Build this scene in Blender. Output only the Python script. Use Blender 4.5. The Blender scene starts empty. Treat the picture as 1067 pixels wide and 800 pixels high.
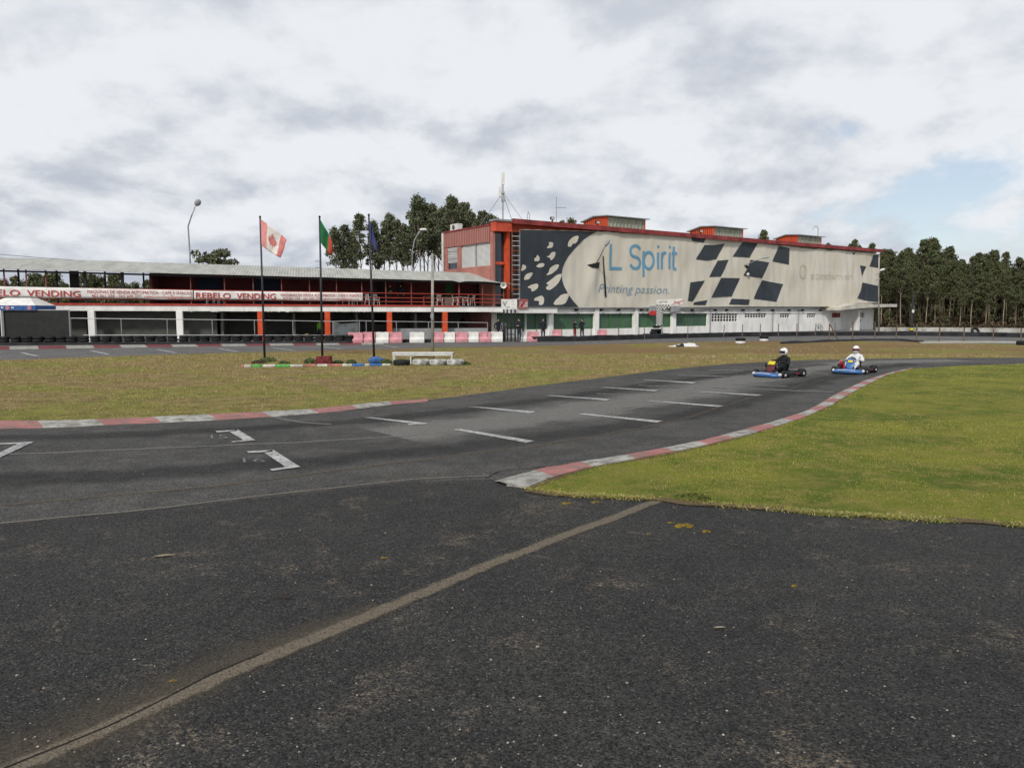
import bpy, bmesh, math, random
import numpy as np
from mathutils import Vector, Matrix, noise
random.seed(7); RS = np.random.RandomState(11)
R = math.radians; PI = math.pi
sc = bpy.context.scene
COL = sc.collection

# ------------------------------------------------------------ camera
EYE = Vector((0, 0, 2.3)); FPX = 800.0; PITCH = math.atan(75/800)
cam = bpy.data.cameras.new('camera'); camo = bpy.data.objects.new('camera', cam); COL.objects.link(camo)
camo.location = EYE; camo.rotation_euler = (PI/2-PITCH, 0, 0)
cam.sensor_width = 36; cam.lens = FPX/1067*36; cam.clip_start = .05; cam.clip_end = 6000
sc.camera = camo

# ------------------------------------------------------------ light and sky
SUN_EL, SUN_AZ = 40, 203      # azimuth measured clockwise from +Y
sun = bpy.data.lights.new('sun', 'SUN'); sun.energy = 2.2; sun.angle = R(7); sun.color = (1, .95, .87)
suno = bpy.data.objects.new('sun', sun); COL.objects.link(suno)
sd = Vector((math.sin(R(SUN_AZ))*math.cos(R(SUN_EL)), math.cos(R(SUN_AZ))*math.cos(R(SUN_EL)), math.sin(R(SUN_EL))))
suno.rotation_euler = sd.to_track_quat('Z', 'Y').to_euler()
w = bpy.data.worlds.new('World'); sc.world = w; w.use_nodes = True
nt = w.node_tree; N = nt.nodes; L = nt.links; N.clear()
def nn(tree, t, **k):
    n = tree.nodes.new(t)
    for a, b in k.items():
        if a.startswith('i_'): n.inputs[a[2:]].default_value = b
        else: setattr(n, a, b)
    return n
def math_(tree, op, a, b=None, c=None, clamp=False):
    n = tree.nodes.new('ShaderNodeMath'); n.operation = op; n.use_clamp = clamp
    for i, x in enumerate((a, b, c)):
        if x is None: continue
        if hasattr(x, 'links'): tree.links.new(x, n.inputs[i])
        else: n.inputs[i].default_value = x
    return n.outputs[0]
def mixc(tree, f, a, b):
    n = tree.nodes.new('ShaderNodeMix'); n.data_type = 'RGBA'
    for s, x in ((n.inputs[0], f), (n.inputs[6], a), (n.inputs[7], b)):
        if hasattr(x, 'links'): tree.links.new(x, s)
        elif isinstance(x, (int, float)): s.default_value = x
        else: s.default_value = tuple(x)[:3]+(1,)
    return n.outputs[2]
def ramp(tree, f, lo, hi):
    n = tree.nodes.new('ShaderNodeMapRange'); n.interpolation_type = 'SMOOTHSTEP'
    n.inputs['From Min'].default_value = lo; n.inputs['From Max'].default_value = hi
    tree.links.new(f, n.inputs['Value']); return n.outputs[0]
def noise_(tree, vec, scale, detail=4, rough=.55, dist=0, lac=2):
    n = tree.nodes.new('ShaderNodeTexNoise'); n.inputs['Scale'].default_value = scale
    n.inputs['Detail'].default_value = detail; n.inputs['Roughness'].default_value = rough
    n.inputs['Distortion'].default_value = dist; n.inputs['Lacunarity'].default_value = lac
    if vec is not None: tree.links.new(vec, n.inputs['Vector'])
    return n.outputs['Fac']
tc = nn(nt, 'ShaderNodeTexCoord')
sep = nn(nt, 'ShaderNodeSeparateXYZ'); L.new(tc.outputs['Generated'], sep.inputs[0])
zz = math_(nt, 'ADD', math_(nt, 'MAXIMUM', sep.outputs[2], 0), .42)
cx = math_(nt, 'DIVIDE', sep.outputs[0], zz); cy = math_(nt, 'DIVIDE', sep.outputs[1], zz)
def cvec(ox, oy, oz=0):
    c = nn(nt, 'ShaderNodeCombineXYZ'); L.new(math_(nt, 'ADD', cx, ox), c.inputs[0])
    L.new(math_(nt, 'ADD', cy, oy), c.inputs[1]); c.inputs[2].default_value = oz; return c.outputs[0]
OX, OY = 3.25, 7.4
d1 = noise_(nt, cvec(OX, OY), 2.5, 10, .57, .12)
d2 = noise_(nt, cvec(OX-.03, OY+.10), 2.5, 10, .57, .12)
big = noise_(nt, cvec(OX+9, OY-4), .5, 4, .5, .2)
sh = math_(nt, 'ADD', math_(nt, 'MULTIPLY', math_(nt, 'SUBTRACT', d1, d2), 3.1), .56)
sh = math_(nt, 'ADD', sh, math_(nt, 'MULTIPLY', math_(nt, 'SUBTRACT', big, .5), .9), clamp=True)
elev = ramp(nt, sep.outputs[2], .0, .55)
dark = mixc(nt, elev, (4.3, 4.65, 5.3), (5.3, 5.6, 6.15))
lite = mixc(nt, elev, (7.2, 7.4, 7.7), (7.1, 7.35, 7.7))
cloud = mixc(nt, ramp(nt, sh, .12, .88), dark, lite)
sky = nn(nt, 'ShaderNodeTexSky', sky_type='NISHITA', sun_disc=False)
sky.sun_elevation = R(SUN_EL); sky.sun_rotation = R(SUN_AZ); sky.air_density = 1.0; sky.dust_density = .6
# gaps of pale blue, kept to where the photograph's sky opens (upper right)
gapz = noise_(nt, cvec(OX+2.7, OY+1.3), .62, 3, .5)
cov = math_(nt, 'ADD', d1, math_(nt, 'MULTIPLY', math_(nt, 'SUBTRACT', gapz, .5), .7))
side = ramp(nt, sep.outputs[0], -.15, .42)
cov = math_(nt, 'SUBTRACT', cov, math_(nt, 'MULTIPLY', side, .035))
covm = ramp(nt, cov, .235, .36)
bluepale = mixc(nt, .5, sky.outputs[0], (5.6, 6.05, 6.7))
skyc = mixc(nt, covm, bluepale, cloud)
bg = nn(nt, 'ShaderNodeBackground'); bg.inputs['Strength'].default_value = .1
L.new(skyc, bg.inputs['Color']); wo = nn(nt, 'ShaderNodeOutputWorld'); L.new(bg.outputs[0], wo.inputs[0])
sc.view_settings.view_transform = 'Standard'; sc.view_settings.look = 'None'
sc.view_settings.exposure = 0.22; sc.view_settings.gamma = 1; sc.view_settings.use_curve_mapping = False
try:
    sc.cycles.max_bounces = 6; sc.cycles.diffuse_bounces = 3; sc.cycles.transparent_max_bounces = 12
except Exception: pass

# ------------------------------------------------------------ survey: pixel rays to places
def ray(px, py):
    a = (px-533.5)/FPX; b = -(py-400)/FPX
    c, s = math.cos(PITCH), math.sin(PITCH)
    return Vector((a, c+b*s, -s+b*c))
def G(px, py, z=0.0):
    d = ray(px, py); t = (z-EYE.z)/d.z; p = EYE+d*t; return Vector((p.x, p.y, z))
def at(px, py, Y):
    d = ray(px, py); return EYE+d*(Y/d.y)
class Frame:
    def __init__(s, x, y, a):
        s.O = Vector((x, y, 0)); s.a = a
        s.U = Vector((math.cos(a), math.sin(a), 0)); s.V = Vector((-math.sin(a), math.cos(a), 0))
    def uz(s, px, py, v=0):
        d = ray(px, py); t = (v-(EYE-s.O).dot(s.V))/d.dot(s.V); p = EYE+d*t
        return (p-s.O).dot(s.U), p.z
    def vz(s, px, py, u=0):
        d = ray(px, py); t = (u-(EYE-s.O).dot(s.U))/d.dot(s.U); p = EYE+d*t
        return (p-s.O).dot(s.V), p.z
    def W(s, u, v, z): return s.O+s.U*u+s.V*v+Vector((0, 0, z))

# ------------------------------------------------------------ materials
def mat(name, col, rough=.75, var=.12, scale=2.0, metal=0, bump=0, bscale=30, col2=None, spec=.3, stretch=None):
    m = bpy.data.materials.new(name); m.use_nodes = True; t = m.node_tree
    b = t.nodes['Principled BSDF']; b.inputs['Roughness'].default_value = rough
    b.inputs['Metallic'].default_value = metal; b.inputs['Specular IOR Level'].default_value = spec
    tc = nn(t, 'ShaderNodeTexCoord'); vec = tc.outputs['Object']
    if stretch:
        mp = nn(t, 'ShaderNodeMapping'); mp.inputs['Scale'].default_value = stretch; t.links.new(vec, mp.inputs[0]); vec = mp.outputs[0]
    f = noise_(t, vec, scale, 6, .65)
    c2 = col2 or tuple(x*(1-var*2) for x in col)
    c1 = tuple(min(1, x*(1+var*.6)) for x in col)
    t.links.new(mixc(t, ramp(t, f, .35, .68), c1, c2), b.inputs['Base Color'])
    if bump:
        bn = nn(t, 'ShaderNodeBump'); bn.inputs['Strength'].default_value = bump; bn.inputs['Distance'].default_value = .02
        t.links.new(noise_(t, tc.outputs['Object'], bscale, 4), bn.inputs['Height']); t.links.new(bn.outputs[0], b.inputs['Normal'])
    return m
def new_tree(name, rough=.9):
    m = bpy.data.materials.new(name); m.use_nodes = True; t = m.node_tree
    b = t.nodes['Principled BSDF']; b.inputs['Roughness'].default_value = rough; b.inputs['Specular IOR Level'].default_value = .25
    tc = nn(t, 'ShaderNodeTexCoord'); return m, t, b, tc.outputs['Object']
def mapped(t, vec, scale, rot=0):
    mp = nn(t, 'ShaderNodeMapping'); mp.inputs['Scale'].default_value = scale; mp.inputs['Rotation'].default_value = (0, 0, rot)
    t.links.new(vec, mp.inputs[0]); return mp.outputs[0]
M = {}
def asphalt(name, lo, hi, brown=.5, speck=1.0, bump=.9):
    m, t, b, v = new_tree(name, .9)
    b.inputs['Specular IOR Level'].default_value = .22; b.inputs['Roughness'].default_value = .85
    n1 = noise_(t, v, .35, 5, .6); n2 = noise_(t, v, 2.2, 5, .65); n3 = noise_(t, v, 55, 3, .7); n4 = noise_(t, v, 190, 2, .6)
    f = math_(t, 'ADD', math_(t, 'MULTIPLY', n1, .55), math_(t, 'MULTIPLY', n2, .45))
    c = mixc(t, ramp(t, f, .34, .66), lo, hi)
    # brownish dust patches
    dust = math_(t, 'MULTIPLY', ramp(t, noise_(t, v, .9, 8, .78, .5), .52, .64), ramp(t, noise_(t, v, 26, 4, .8), .44, .60))
    c = mixc(t, math_(t, 'MULTIPLY', dust, brown), c, (.125, .100, .072))
    # aggregate
    vo = nn(t, 'ShaderNodeTexVoronoi'); vo.inputs['Scale'].default_value = 85; t.links.new(v, vo.inputs['Vector'])
    sepc = nn(t, 'ShaderNodeSeparateColor'); t.links.new(vo.outputs['Color'], sepc.inputs[0])
    g = math_(t, 'ADD', math_(t, 'MULTIPLY', sepc.outputs[0], 1.7), .18)
    mul = nn(t, 'ShaderNodeVectorMath', operation='SCALE'); t.links.new(c, mul.inputs[0])
    gg = math_(t, 'MULTIPLY', g, math_(t, 'ADD', math_(t, 'MULTIPLY', n4, 1.0), .5))
    t.links.new(gg, mul.inputs['Scale'])
    mg = noise_(t, v, 14, 5, .8)
    gs = nn(t, 'ShaderNodeVectorMath', operation='SCALE'); t.links.new(mul.outputs[0], gs.inputs[0]); t.links.new(math_(t, 'ADD', math_(t, 'MULTIPLY', mg, 1.5), .28), gs.inputs['Scale']); mul = gs
    stone = math_(t, 'MULTIPLY', math_(t, 'GREATER_THAN', sepc.outputs[1], .975), speck)
    c = mixc(t, math_(t, 'MULTIPLY', stone, .5), mul.outputs[0], (.17, .16, .145))
    t.links.new(c, b.inputs['Base Color'])
    bn = nn(t, 'ShaderNodeBump'); bn.inputs['Strength'].default_value = bump; bn.inputs['Distance'].default_value = .012
    h = math_(t, 'ADD', math_(t, 'MULTIPLY', vo.outputs['Distance'], -60*.012), n3)
    t.links.new(h, bn.inputs['Height']); t.links.new(bn.outputs[0], b.inputs['Normal'])
    return m
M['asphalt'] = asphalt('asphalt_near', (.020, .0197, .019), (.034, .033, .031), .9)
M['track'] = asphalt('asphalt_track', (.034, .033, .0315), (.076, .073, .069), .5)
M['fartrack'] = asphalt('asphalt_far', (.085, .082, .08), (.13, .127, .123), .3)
M['paddock'] = mat('paddock_concrete', (.16, .155, .145), .9, .2, .6)
def grass_mat(name, cols, sc1=.5):
    m, t, b, v = new_tree(name, 1.0); b.inputs['Specular IOR Level'].default_value = .05
    a = noise_(t, v, sc1, 5, .6, .3); c2 = noise_(t, v, sc1*5, 5, .7); f = noise_(t, v, 40, 4, .75)
    c = mixc(t, ramp(t, a, .38, .62), cols[0], cols[1])
    c = mixc(t, math_(t, 'MULTIPLY', ramp(t, c2, .42, .7), .8), c, cols[2])
    c = mixc(t, math_(t, 'MULTIPLY', ramp(t, f, .45, .7), .75), c, cols[3])
    mid = noise_(t, v, 3.2, 7, .78)
    c = mixc(t, math_(t, 'MULTIPLY', ramp(t, mid, .55, .70), .6), c, (.070, .085, .018))
    c = mixc(t, math_(t, 'MULTIPLY', ramp(t, mid, .46, .34), .7), c, (.25, .18, .075))
    t.links.new(c, b.inputs['Base Color'])
    bn = nn(t, 'ShaderNodeBump'); bn.inputs['Strength'].default_value = .9; bn.inputs['Distance'].default_value = .04
    t.links.new(noise_(t, v, 22, 6, .75), bn.inputs['Height']); t.links.new(bn.outputs[0], b.inputs['Normal'])
    return m
def infield_mat():
    m, t, b, v = new_tree('dry_grass', 1.0); b.inputs['Specular IOR Level'].default_value = .05
    sp = nn(t, 'ShaderNodeSeparateXYZ'); t.links.new(v, sp.inputs[0])
    a = noise_(t, v, .28, 5, .62, .5); c2 = noise_(t, v, 1.6, 6, .7); f = noise_(t, mapped(t, v, (1, .35, 1)), 22, 5, .8)
    brown = mixc(t, ramp(t, c2, .38, .64), (.25, .185, .085), (.140, .096, .044))
    green = mixc(t, ramp(t, c2, .38, .64), (.21, .205, .045), (.11, .115, .028))
    edge = ramp(t, math_(t, 'ADD', sp.outputs[1], math_(t, 'MULTIPLY', math_(t, 'ABSOLUTE', math_(t, 'SUBTRACT', sp.outputs[0], 4)), -.0)), 24, 15)
    c = mixc(t, math_(t, 'ADD', ramp(t, a, .47, .60), math_(t, 'MULTIPLY', edge, ramp(t, a, .30, .52)), clamp=True), brown, green)
    # the bare reddish soil towards the far straight
    soil = math_(t, 'MULTIPLY', ramp(t, sp.outputs[1], 38, 46), ramp(t, noise_(t, v, .12, 3, .5), .40, .55))
    c = mixc(t, math_(t, 'MULTIPLY', soil, .75), c, (.165, .092, .048))
    c = mixc(t, math_(t, 'MULTIPLY', ramp(t, f, .48, .68), .8), c, (.40, .32, .16))
    c = mixc(t, math_(t, 'MULTIPLY', ramp(t, f, .52, .3), .6), c, (.06, .05, .02))
    mid = noise_(t, mapped(t, v, (1, .6, 1)), 5.5, 6, .78)
    c = mixc(t, math_(t, 'MULTIPLY', ramp(t, mid, .54, .68), .55), c, (.085, .060, .026))
    c = mixc(t, math_(t, 'MULTIPLY', ramp(t, mid, .44, .32), .5), c, (.36, .29, .12))
    # tiny pale flowers
    vo = nn(t, 'ShaderNodeTexVoronoi'); vo.inputs['Scale'].default_value = 7; t.links.new(v, vo.inputs['Vector'])
    fl = math_(t, 'MULTIPLY', math_(t, 'LESS_THAN', vo.outputs['Distance'], .17), ramp(t, noise_(t, v, .3, 3), .52, .66))
    c = mixc(t, math_(t, 'MULTIPLY', fl, .7), c, (.55, .5, .3))
    t.links.new(c, b.inputs['Base Color'])
    bn = nn(t, 'ShaderNodeBump'); bn.inputs['Strength'].default_value = .9; bn.inputs['Distance'].default_value = .05
    t.links.new(noise_(t, v, 18, 6, .75), bn.inputs['Height']); t.links.new(bn.outputs[0], b.inputs['Normal'])
    return m
M['infield'] = infield_mat()
M['lawn'] = grass_mat('green_lawn', [(.19, .20, .034), (.09, .125, .022), (.27, .215, .07), (.05, .060, .014)], .45)
def blade_mat(name, a, b_, c_):
    m, t, b, v = new_tree(name, .85); b.inputs['Specular IOR Level'].default_value = .15
    at_ = nn(t, 'ShaderNodeAttribute', attribute_name='rnd')
    n = noise_(t, v, .55, 5, .62, .3)
    c = mixc(t, ramp(t, n, .38, .62), a, b_)
    mid = noise_(t, v, 3.2, 7, .78)
    c = mixc(t, math_(t, 'MULTIPLY', ramp(t, mid, .55, .70), .65), c, tuple(x*.42 for x in b_))
    c = mixc(t, math_(t, 'MULTIPLY', ramp(t, mid, .42, .30), .5), c, tuple(x*.85 for x in c_))
    c = mixc(t, ramp(t, at_.outputs['Fac'], .62, 1.0), c, c_)
    t.links.new(c, b.inputs['Base Color']); return m
M['blade_green'] = blade_mat('grass_blade_green', (.28, .285, .042), (.14, .185, .030), (.50, .41, .17))
M['blade_dry'] = blade_mat('grass_blade_dry', (.32, .25, .11), (.23, .22, .06), (.50, .41, .22))
M['moss'] = mat('moss', (.19, .13, .015), .95, .3, 30, bump=.8)
M['paint'] = None
def worn_paint(name, col, under, thr=.5, sc=9):
    m, t, b, v = new_tree(name, .8)
    n = math_(t, 'ADD', math_(t, 'MULTIPLY', noise_(t, v, sc, 6, .75), .6), math_(t, 'MULTIPLY', noise_(t, v, 90, 3, .7), .4))
    dirty = mixc(t, ramp(t, noise_(t, v, 1.5, 5, .6), .35, .7), col, tuple(x*.68 for x in col))
    t.links.new(mixc(t, ramp(t, n, thr, thr+.12), dirty, under), b.inputs['Base Color'])
    bn = nn(t, 'ShaderNodeBump'); bn.inputs['Strength'].default_value = .4; bn.inputs['Distance'].default_value = .01
    t.links.new(n, bn.inputs['Height']); t.links.new(bn.outputs[0], b.inputs['Normal'])
    return m
M['mark'] = worn_paint('road_paint', (.44, .44, .43), (.075, .074, .072), .475)
M['markfaint'] = worn_paint('road_paint_faint', (.22, .22, .215), (.07, .07, .07), .44)
M['kerb_red'] = worn_paint('kerb_red', (.37, .15, .14), (.15, .12, .10), .47, 3.2)
M['kerb_white'] = worn_paint('kerb_white', (.40, .39, .36), (.14, .125, .105), .46, 3.2)
M['kerb_fred'] = worn_paint('kerb_far_red', (.17, .04, .045), (.15, .12, .11), .62, 4)
def stain(name, col, strength, nscale=3, thr=.35):
    m, t, b, v = new_tree(name, .95)
    uv = nn(t, 'ShaderNodeUVMap'); sp = nn(t, 'ShaderNodeSeparateXYZ'); t.links.new(uv.outputs[0], sp.inputs[0])
    e = math_(t, 'SUBTRACT', 1, math_(t, 'ABSOLUTE', math_(t, 'SUBTRACT', math_(t, 'MULTIPLY', sp.outputs[1], 2), 1)))
    n = noise_(t, v, nscale, 6, .75)
    fine = noise_(t, v, 60, 4, .75)
    e2 = math_(t, 'ADD', e, math_(t, 'MULTIPLY', math_(t, 'SUBTRACT', n, .5), 1.0))
    a = math_(t, 'MULTIPLY', ramp(t, e2, .12, thr+.3), math_(t, 'MULTIPLY', ramp(t, e, 0, .25), strength))
    a = math_(t, 'MULTIPLY', a, math_(t, 'ADD', ramp(t, fine, .25, .6), .25), clamp=True)
    c = mixc(t, ramp(t, fine, .35, .65), tuple(x*.7 for x in col), col)
    t.links.new(c, b.inputs['Base Color']); t.links.new(a, b.inputs['Alpha'])
    return m
# buildings
M['white'] = mat('white_render', (.80, .79, .76), .85, .10, .9, bump=.1, stretch=(1, 1, .4))
M['whitem'] = mat('white_painted_metal', (.62, .62, .60), .5, .1, 3)
M['cream'] = mat('cream_canopy', (.56, .53, .46), .8, .1, 1)
M['slabred'] = mat('red_edge_paint', (.42, .055, .035), .7, .15, 2)
M['colred'] = mat('orange_red_column', (.62, .085, .028), .7, .12, 2)
M['redwall'] = mat('red_fascia', (.55, .085, .045), .7, .15, 1.2)
M['eave'] = mat('dark_red_roof_edge', (.27, .045, .045), .6, .25, 1.0)
M['salmon'] = mat('salmon_wall', (.40, .17, .14), .85, .12, .8)
M['maroon'] = mat('maroon_wall', (.085, .018, .020), .85, .15, 1.5)
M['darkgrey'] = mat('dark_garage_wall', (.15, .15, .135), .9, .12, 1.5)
M['midgrey'] = mat('grey_panel', (.30, .31, .32), .8, .12, 1.5)
M['black'] = mat('black_paint', (.012, .012, .013), .6, .1, 3)
M['rubber'] = mat('tyre_rubber', (.016, .016, .018), .75, .25, 5, bump=.3, bscale=15)
M['belt'] = mat('rubber_belt', (.022, .023, .026), .7, .3, 1.3)
M['galv'] = mat('galvanised_steel', (.34, .35, .36), .45, .12, 4, metal=.5)
M['concrete'] = mat('concrete', (.33, .31, .27), .9, .18, 2, bump=.3)
M['pole'] = mat('dark_pole', (.03, .032, .036), .5, .1, 3)
M['wood'] = mat('weathered_wood', (.16, .11, .08), .9, .2, 4)
M['rust'] = mat('rusty_orange_steel', (.42, .11, .03), .8, .2, 5)
M['glassd'] = mat('dark_glass', (.02, .03, .045), .08, .1, 1, spec=.6)
M['bpink'] = mat('faded_pink_plastic', (.58, .26, .29), .6, .14, 2.5)
M['bwhite'] = mat('white_plastic', (.68, .67, .64), .55, .08, 2.5)
M['blue'] = mat('blue_plastic', (.03, .12, .33), .35, .12, 5, spec=.5)
M['blueb'] = mat('blue_paint', (.04, .11, .30), .7, .2, 5)
M['green'] = mat('green_paint', (.06, .17, .055), .7, .2, 3)
M['yellow'] = mat('yellow_plastic', (.62, .52, .03), .4, .1, 4)
M['redp'] = mat('red_plastic', (.45, .03, .03), .4, .1, 4)
M['suitblack'] = mat('black_fabric', (.014, .015, .017), .9, .2, 8)
M['suitwhite'] = mat('white_fabric', (.66, .66, .66), .9, .1, 8)
M['navy'] = mat('navy_fabric', (.015, .018, .03), .9, .2, 6)
M['jeans'] = mat('dark_jeans', (.03, .035, .05), .9, .2, 6)
M['greycloth'] = mat('grey_fabric', (.14, .14, .15), .9, .2, 6)
M['skin'] = mat('skin', (.42, .25, .18), .6, .06, 6)
M['hair'] = mat('dark_hair', (.02, .015, .012), .8, .1, 10)
M['helmet'] = mat('white_helmet', (.80, .80, .79), .2, .04, 4, spec=.6)
M['visor'] = mat('dark_visor', (.02, .015, .02), .1, .1, 4, spec=.8)
M['chrome'] = mat('alloy_metal', (.45, .46, .48), .3, .1, 6, metal=.8)
M['brick'] = mat('red_painted_block', (.17, .03, .03), .9, .3, 6, bump=.4)
M['redvisor'] = mat('red_tinted_visor', (.10, .02, .03), .12, .1, 4, spec=.8); M['bluesuit'] = mat('blue_suit_trim', (.03, .05, .22), .9, .1, 6)
M['orange'] = mat('orange_plastic', (.6, .16, .02), .6, .1, 4)
def corrugated(name, col, period, axis=0, dirt=.3, k=1.0):
    m, t, b, v = new_tree(name, .7)
    sp = nn(t, 'ShaderNodeSeparateXYZ'); t.links.new(v, sp.inputs[0])
    s = math_(t, 'SINE', math_(t, 'MULTIPLY', sp.outputs[axis], 2*PI/period))
    n = noise_(t, mapped(t, v, (1, .25, .25) if axis == 0 else (1, 1, .25)), 1.6, 6, .7)
    c = mixc(t, ramp(t, n, .3, .75), col, tuple(x*(1-dirt) for x in col))
    t.links.new(c, b.inputs['Base Color'])
    bn = nn(t, 'ShaderNodeBump'); bn.inputs['Strength'].default_value = k; bn.inputs['Distance'].default_value = period*.25
    t.links.new(s, bn.inputs['Height']); t.links.new(bn.outputs[0], b.inputs['Normal']); return m
M['roofsheet'] = corrugated('corrugated_roof', (.42, .42, .385), .22, 0, .35, .25)
M['claddingS'] = corrugated('salmon_cladding', (.47, .20, .17), .30, 1, .2)
M['claddingR'] = corrugated('red_cladding', (.60, .085, .035), .30, 1, .15)
M['shutter'] = corrugated('pale_shutter', (.68, .68, .67), .10, 2, .15)
def lattice():
    m, t, b, v = new_tree('green_lattice_glass', .4)
    sp = nn(t, 'ShaderNodeSeparateXYZ'); t.links.new(v, sp.inputs[0])
    a = math_(t, 'ADD', sp.outputs[0], sp.outputs[2]); c = math_(t, 'SUBTRACT', sp.outputs[0], sp.outputs[2])
    def ln(x):
        f = math_(t, 'FRACT', math_(t, 'MULTIPLY', x, 5.0)); return math_(t, 'LESS_THAN', f, .2)
    k = math_(t, 'MAXIMUM', ln(a), ln(c))
    base = mixc(t, ramp(t, noise_(t, v, .35, 4, .6), .4, .6), (.045, .12, .055), (.03, .065, .045))
    t.links.new(mixc(t, math_(t, 'MULTIPLY', k, .5), base, (.20, .27, .22)), b.inputs['Base Color']); return m
M['lattice'] = lattice()
M['monitor'] = corrugated('translucent_panel', (.34, .35, .28), .5, 0, .3, .4)
def tarp_mat(name, col, dirt):
    m, t, b, v = new_tree(name, .55); b.inputs['Specular IOR Level'].default_value = .3
    n = noise_(t, mapped(t, v, (1, 1, .45)), .8, 5, .6); n2 = noise_(t, v, .25, 4, .6)
    c = mixc(t, ramp(t, n, .35, .75), col, tuple(x*(1-dirt) for x in col))
    c = mixc(t, ramp(t, n2, .45, .7), c, tuple(x*(1-dirt*.8)*k for x, k in zip(col, (1, .97, .9))))
    t.links.new(c, b.inputs['Base Color'])
    bn = nn(t, 'ShaderNodeBump'); bn.inputs['Strength'].default_value = .5; bn.inputs['Distance'].default_value = .08
    t.links.new(noise_(t, mapped(t, v, (1, 1, .18)), 1.6, 4, .6), bn.inputs['Height']); t.links.new(bn.outputs[0], b.inputs['Normal'])
    return m
M['tarp'] = tarp_mat('cream_tarp', (.62, .585, .505), .06)
M['tarpdark'] = tarp_mat('dark_grey_print', (.040, .050, .062), .25)
M['tarpblue'] = tarp_mat('blue_print', (.13, .33, .52), .1)
M['tarpblue2'] = tarp_mat('faded_blue_print', (.22, .33, .42), .1)
M['tarpghost'] = tarp_mat('ghost_print', (.545, .505, .43), .06)
M['vinyl'] = mat('white_vinyl', (.74, .72, .69), .6, .10, 1.2)
M['redink'] = mat('red_print', (.42, .04, .04), .6, .1, 3)
M['bark'] = mat('eucalyptus_bark', (.32, .25, .19), .9, .35, 1.6, stretch=(1, 1, .3))
def leaf_mat(name, a, b_, c_):
    m, t, b, v = new_tree(name, .6); b.inputs['Specular IOR Level'].default_value = .25
    at_ = nn(t, 'ShaderNodeAttribute', attribute_name='rnd'); oi = nn(t, 'ShaderNodeObjectInfo')
    c = mixc(t, at_.outputs['Fac'], a, b_)
    c = mixc(t, math_(t, 'MULTIPLY', oi.outputs['Random'], .7), c, c_)
    t.links.new(c, b.inputs['Base Color']); return m
M['leafA'] = leaf_mat('eucalyptus_leaf', (.055, .072, .036), (.150, .165, .090), (.10, .105, .055))
M['leafB'] = leaf_mat('wood_edge_leaf', (.044, .060, .026), (.130, .145, .066), (.10, .095, .042))
M['shrub'] = leaf_mat('brush_leaf', (.065, .045, .026), (.125, .088, .05), (.06, .052, .028))
M['weed'] = leaf_mat('weed_leaf', (.05, .085, .03), (.11, .15, .05), (.08, .10, .04))

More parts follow.
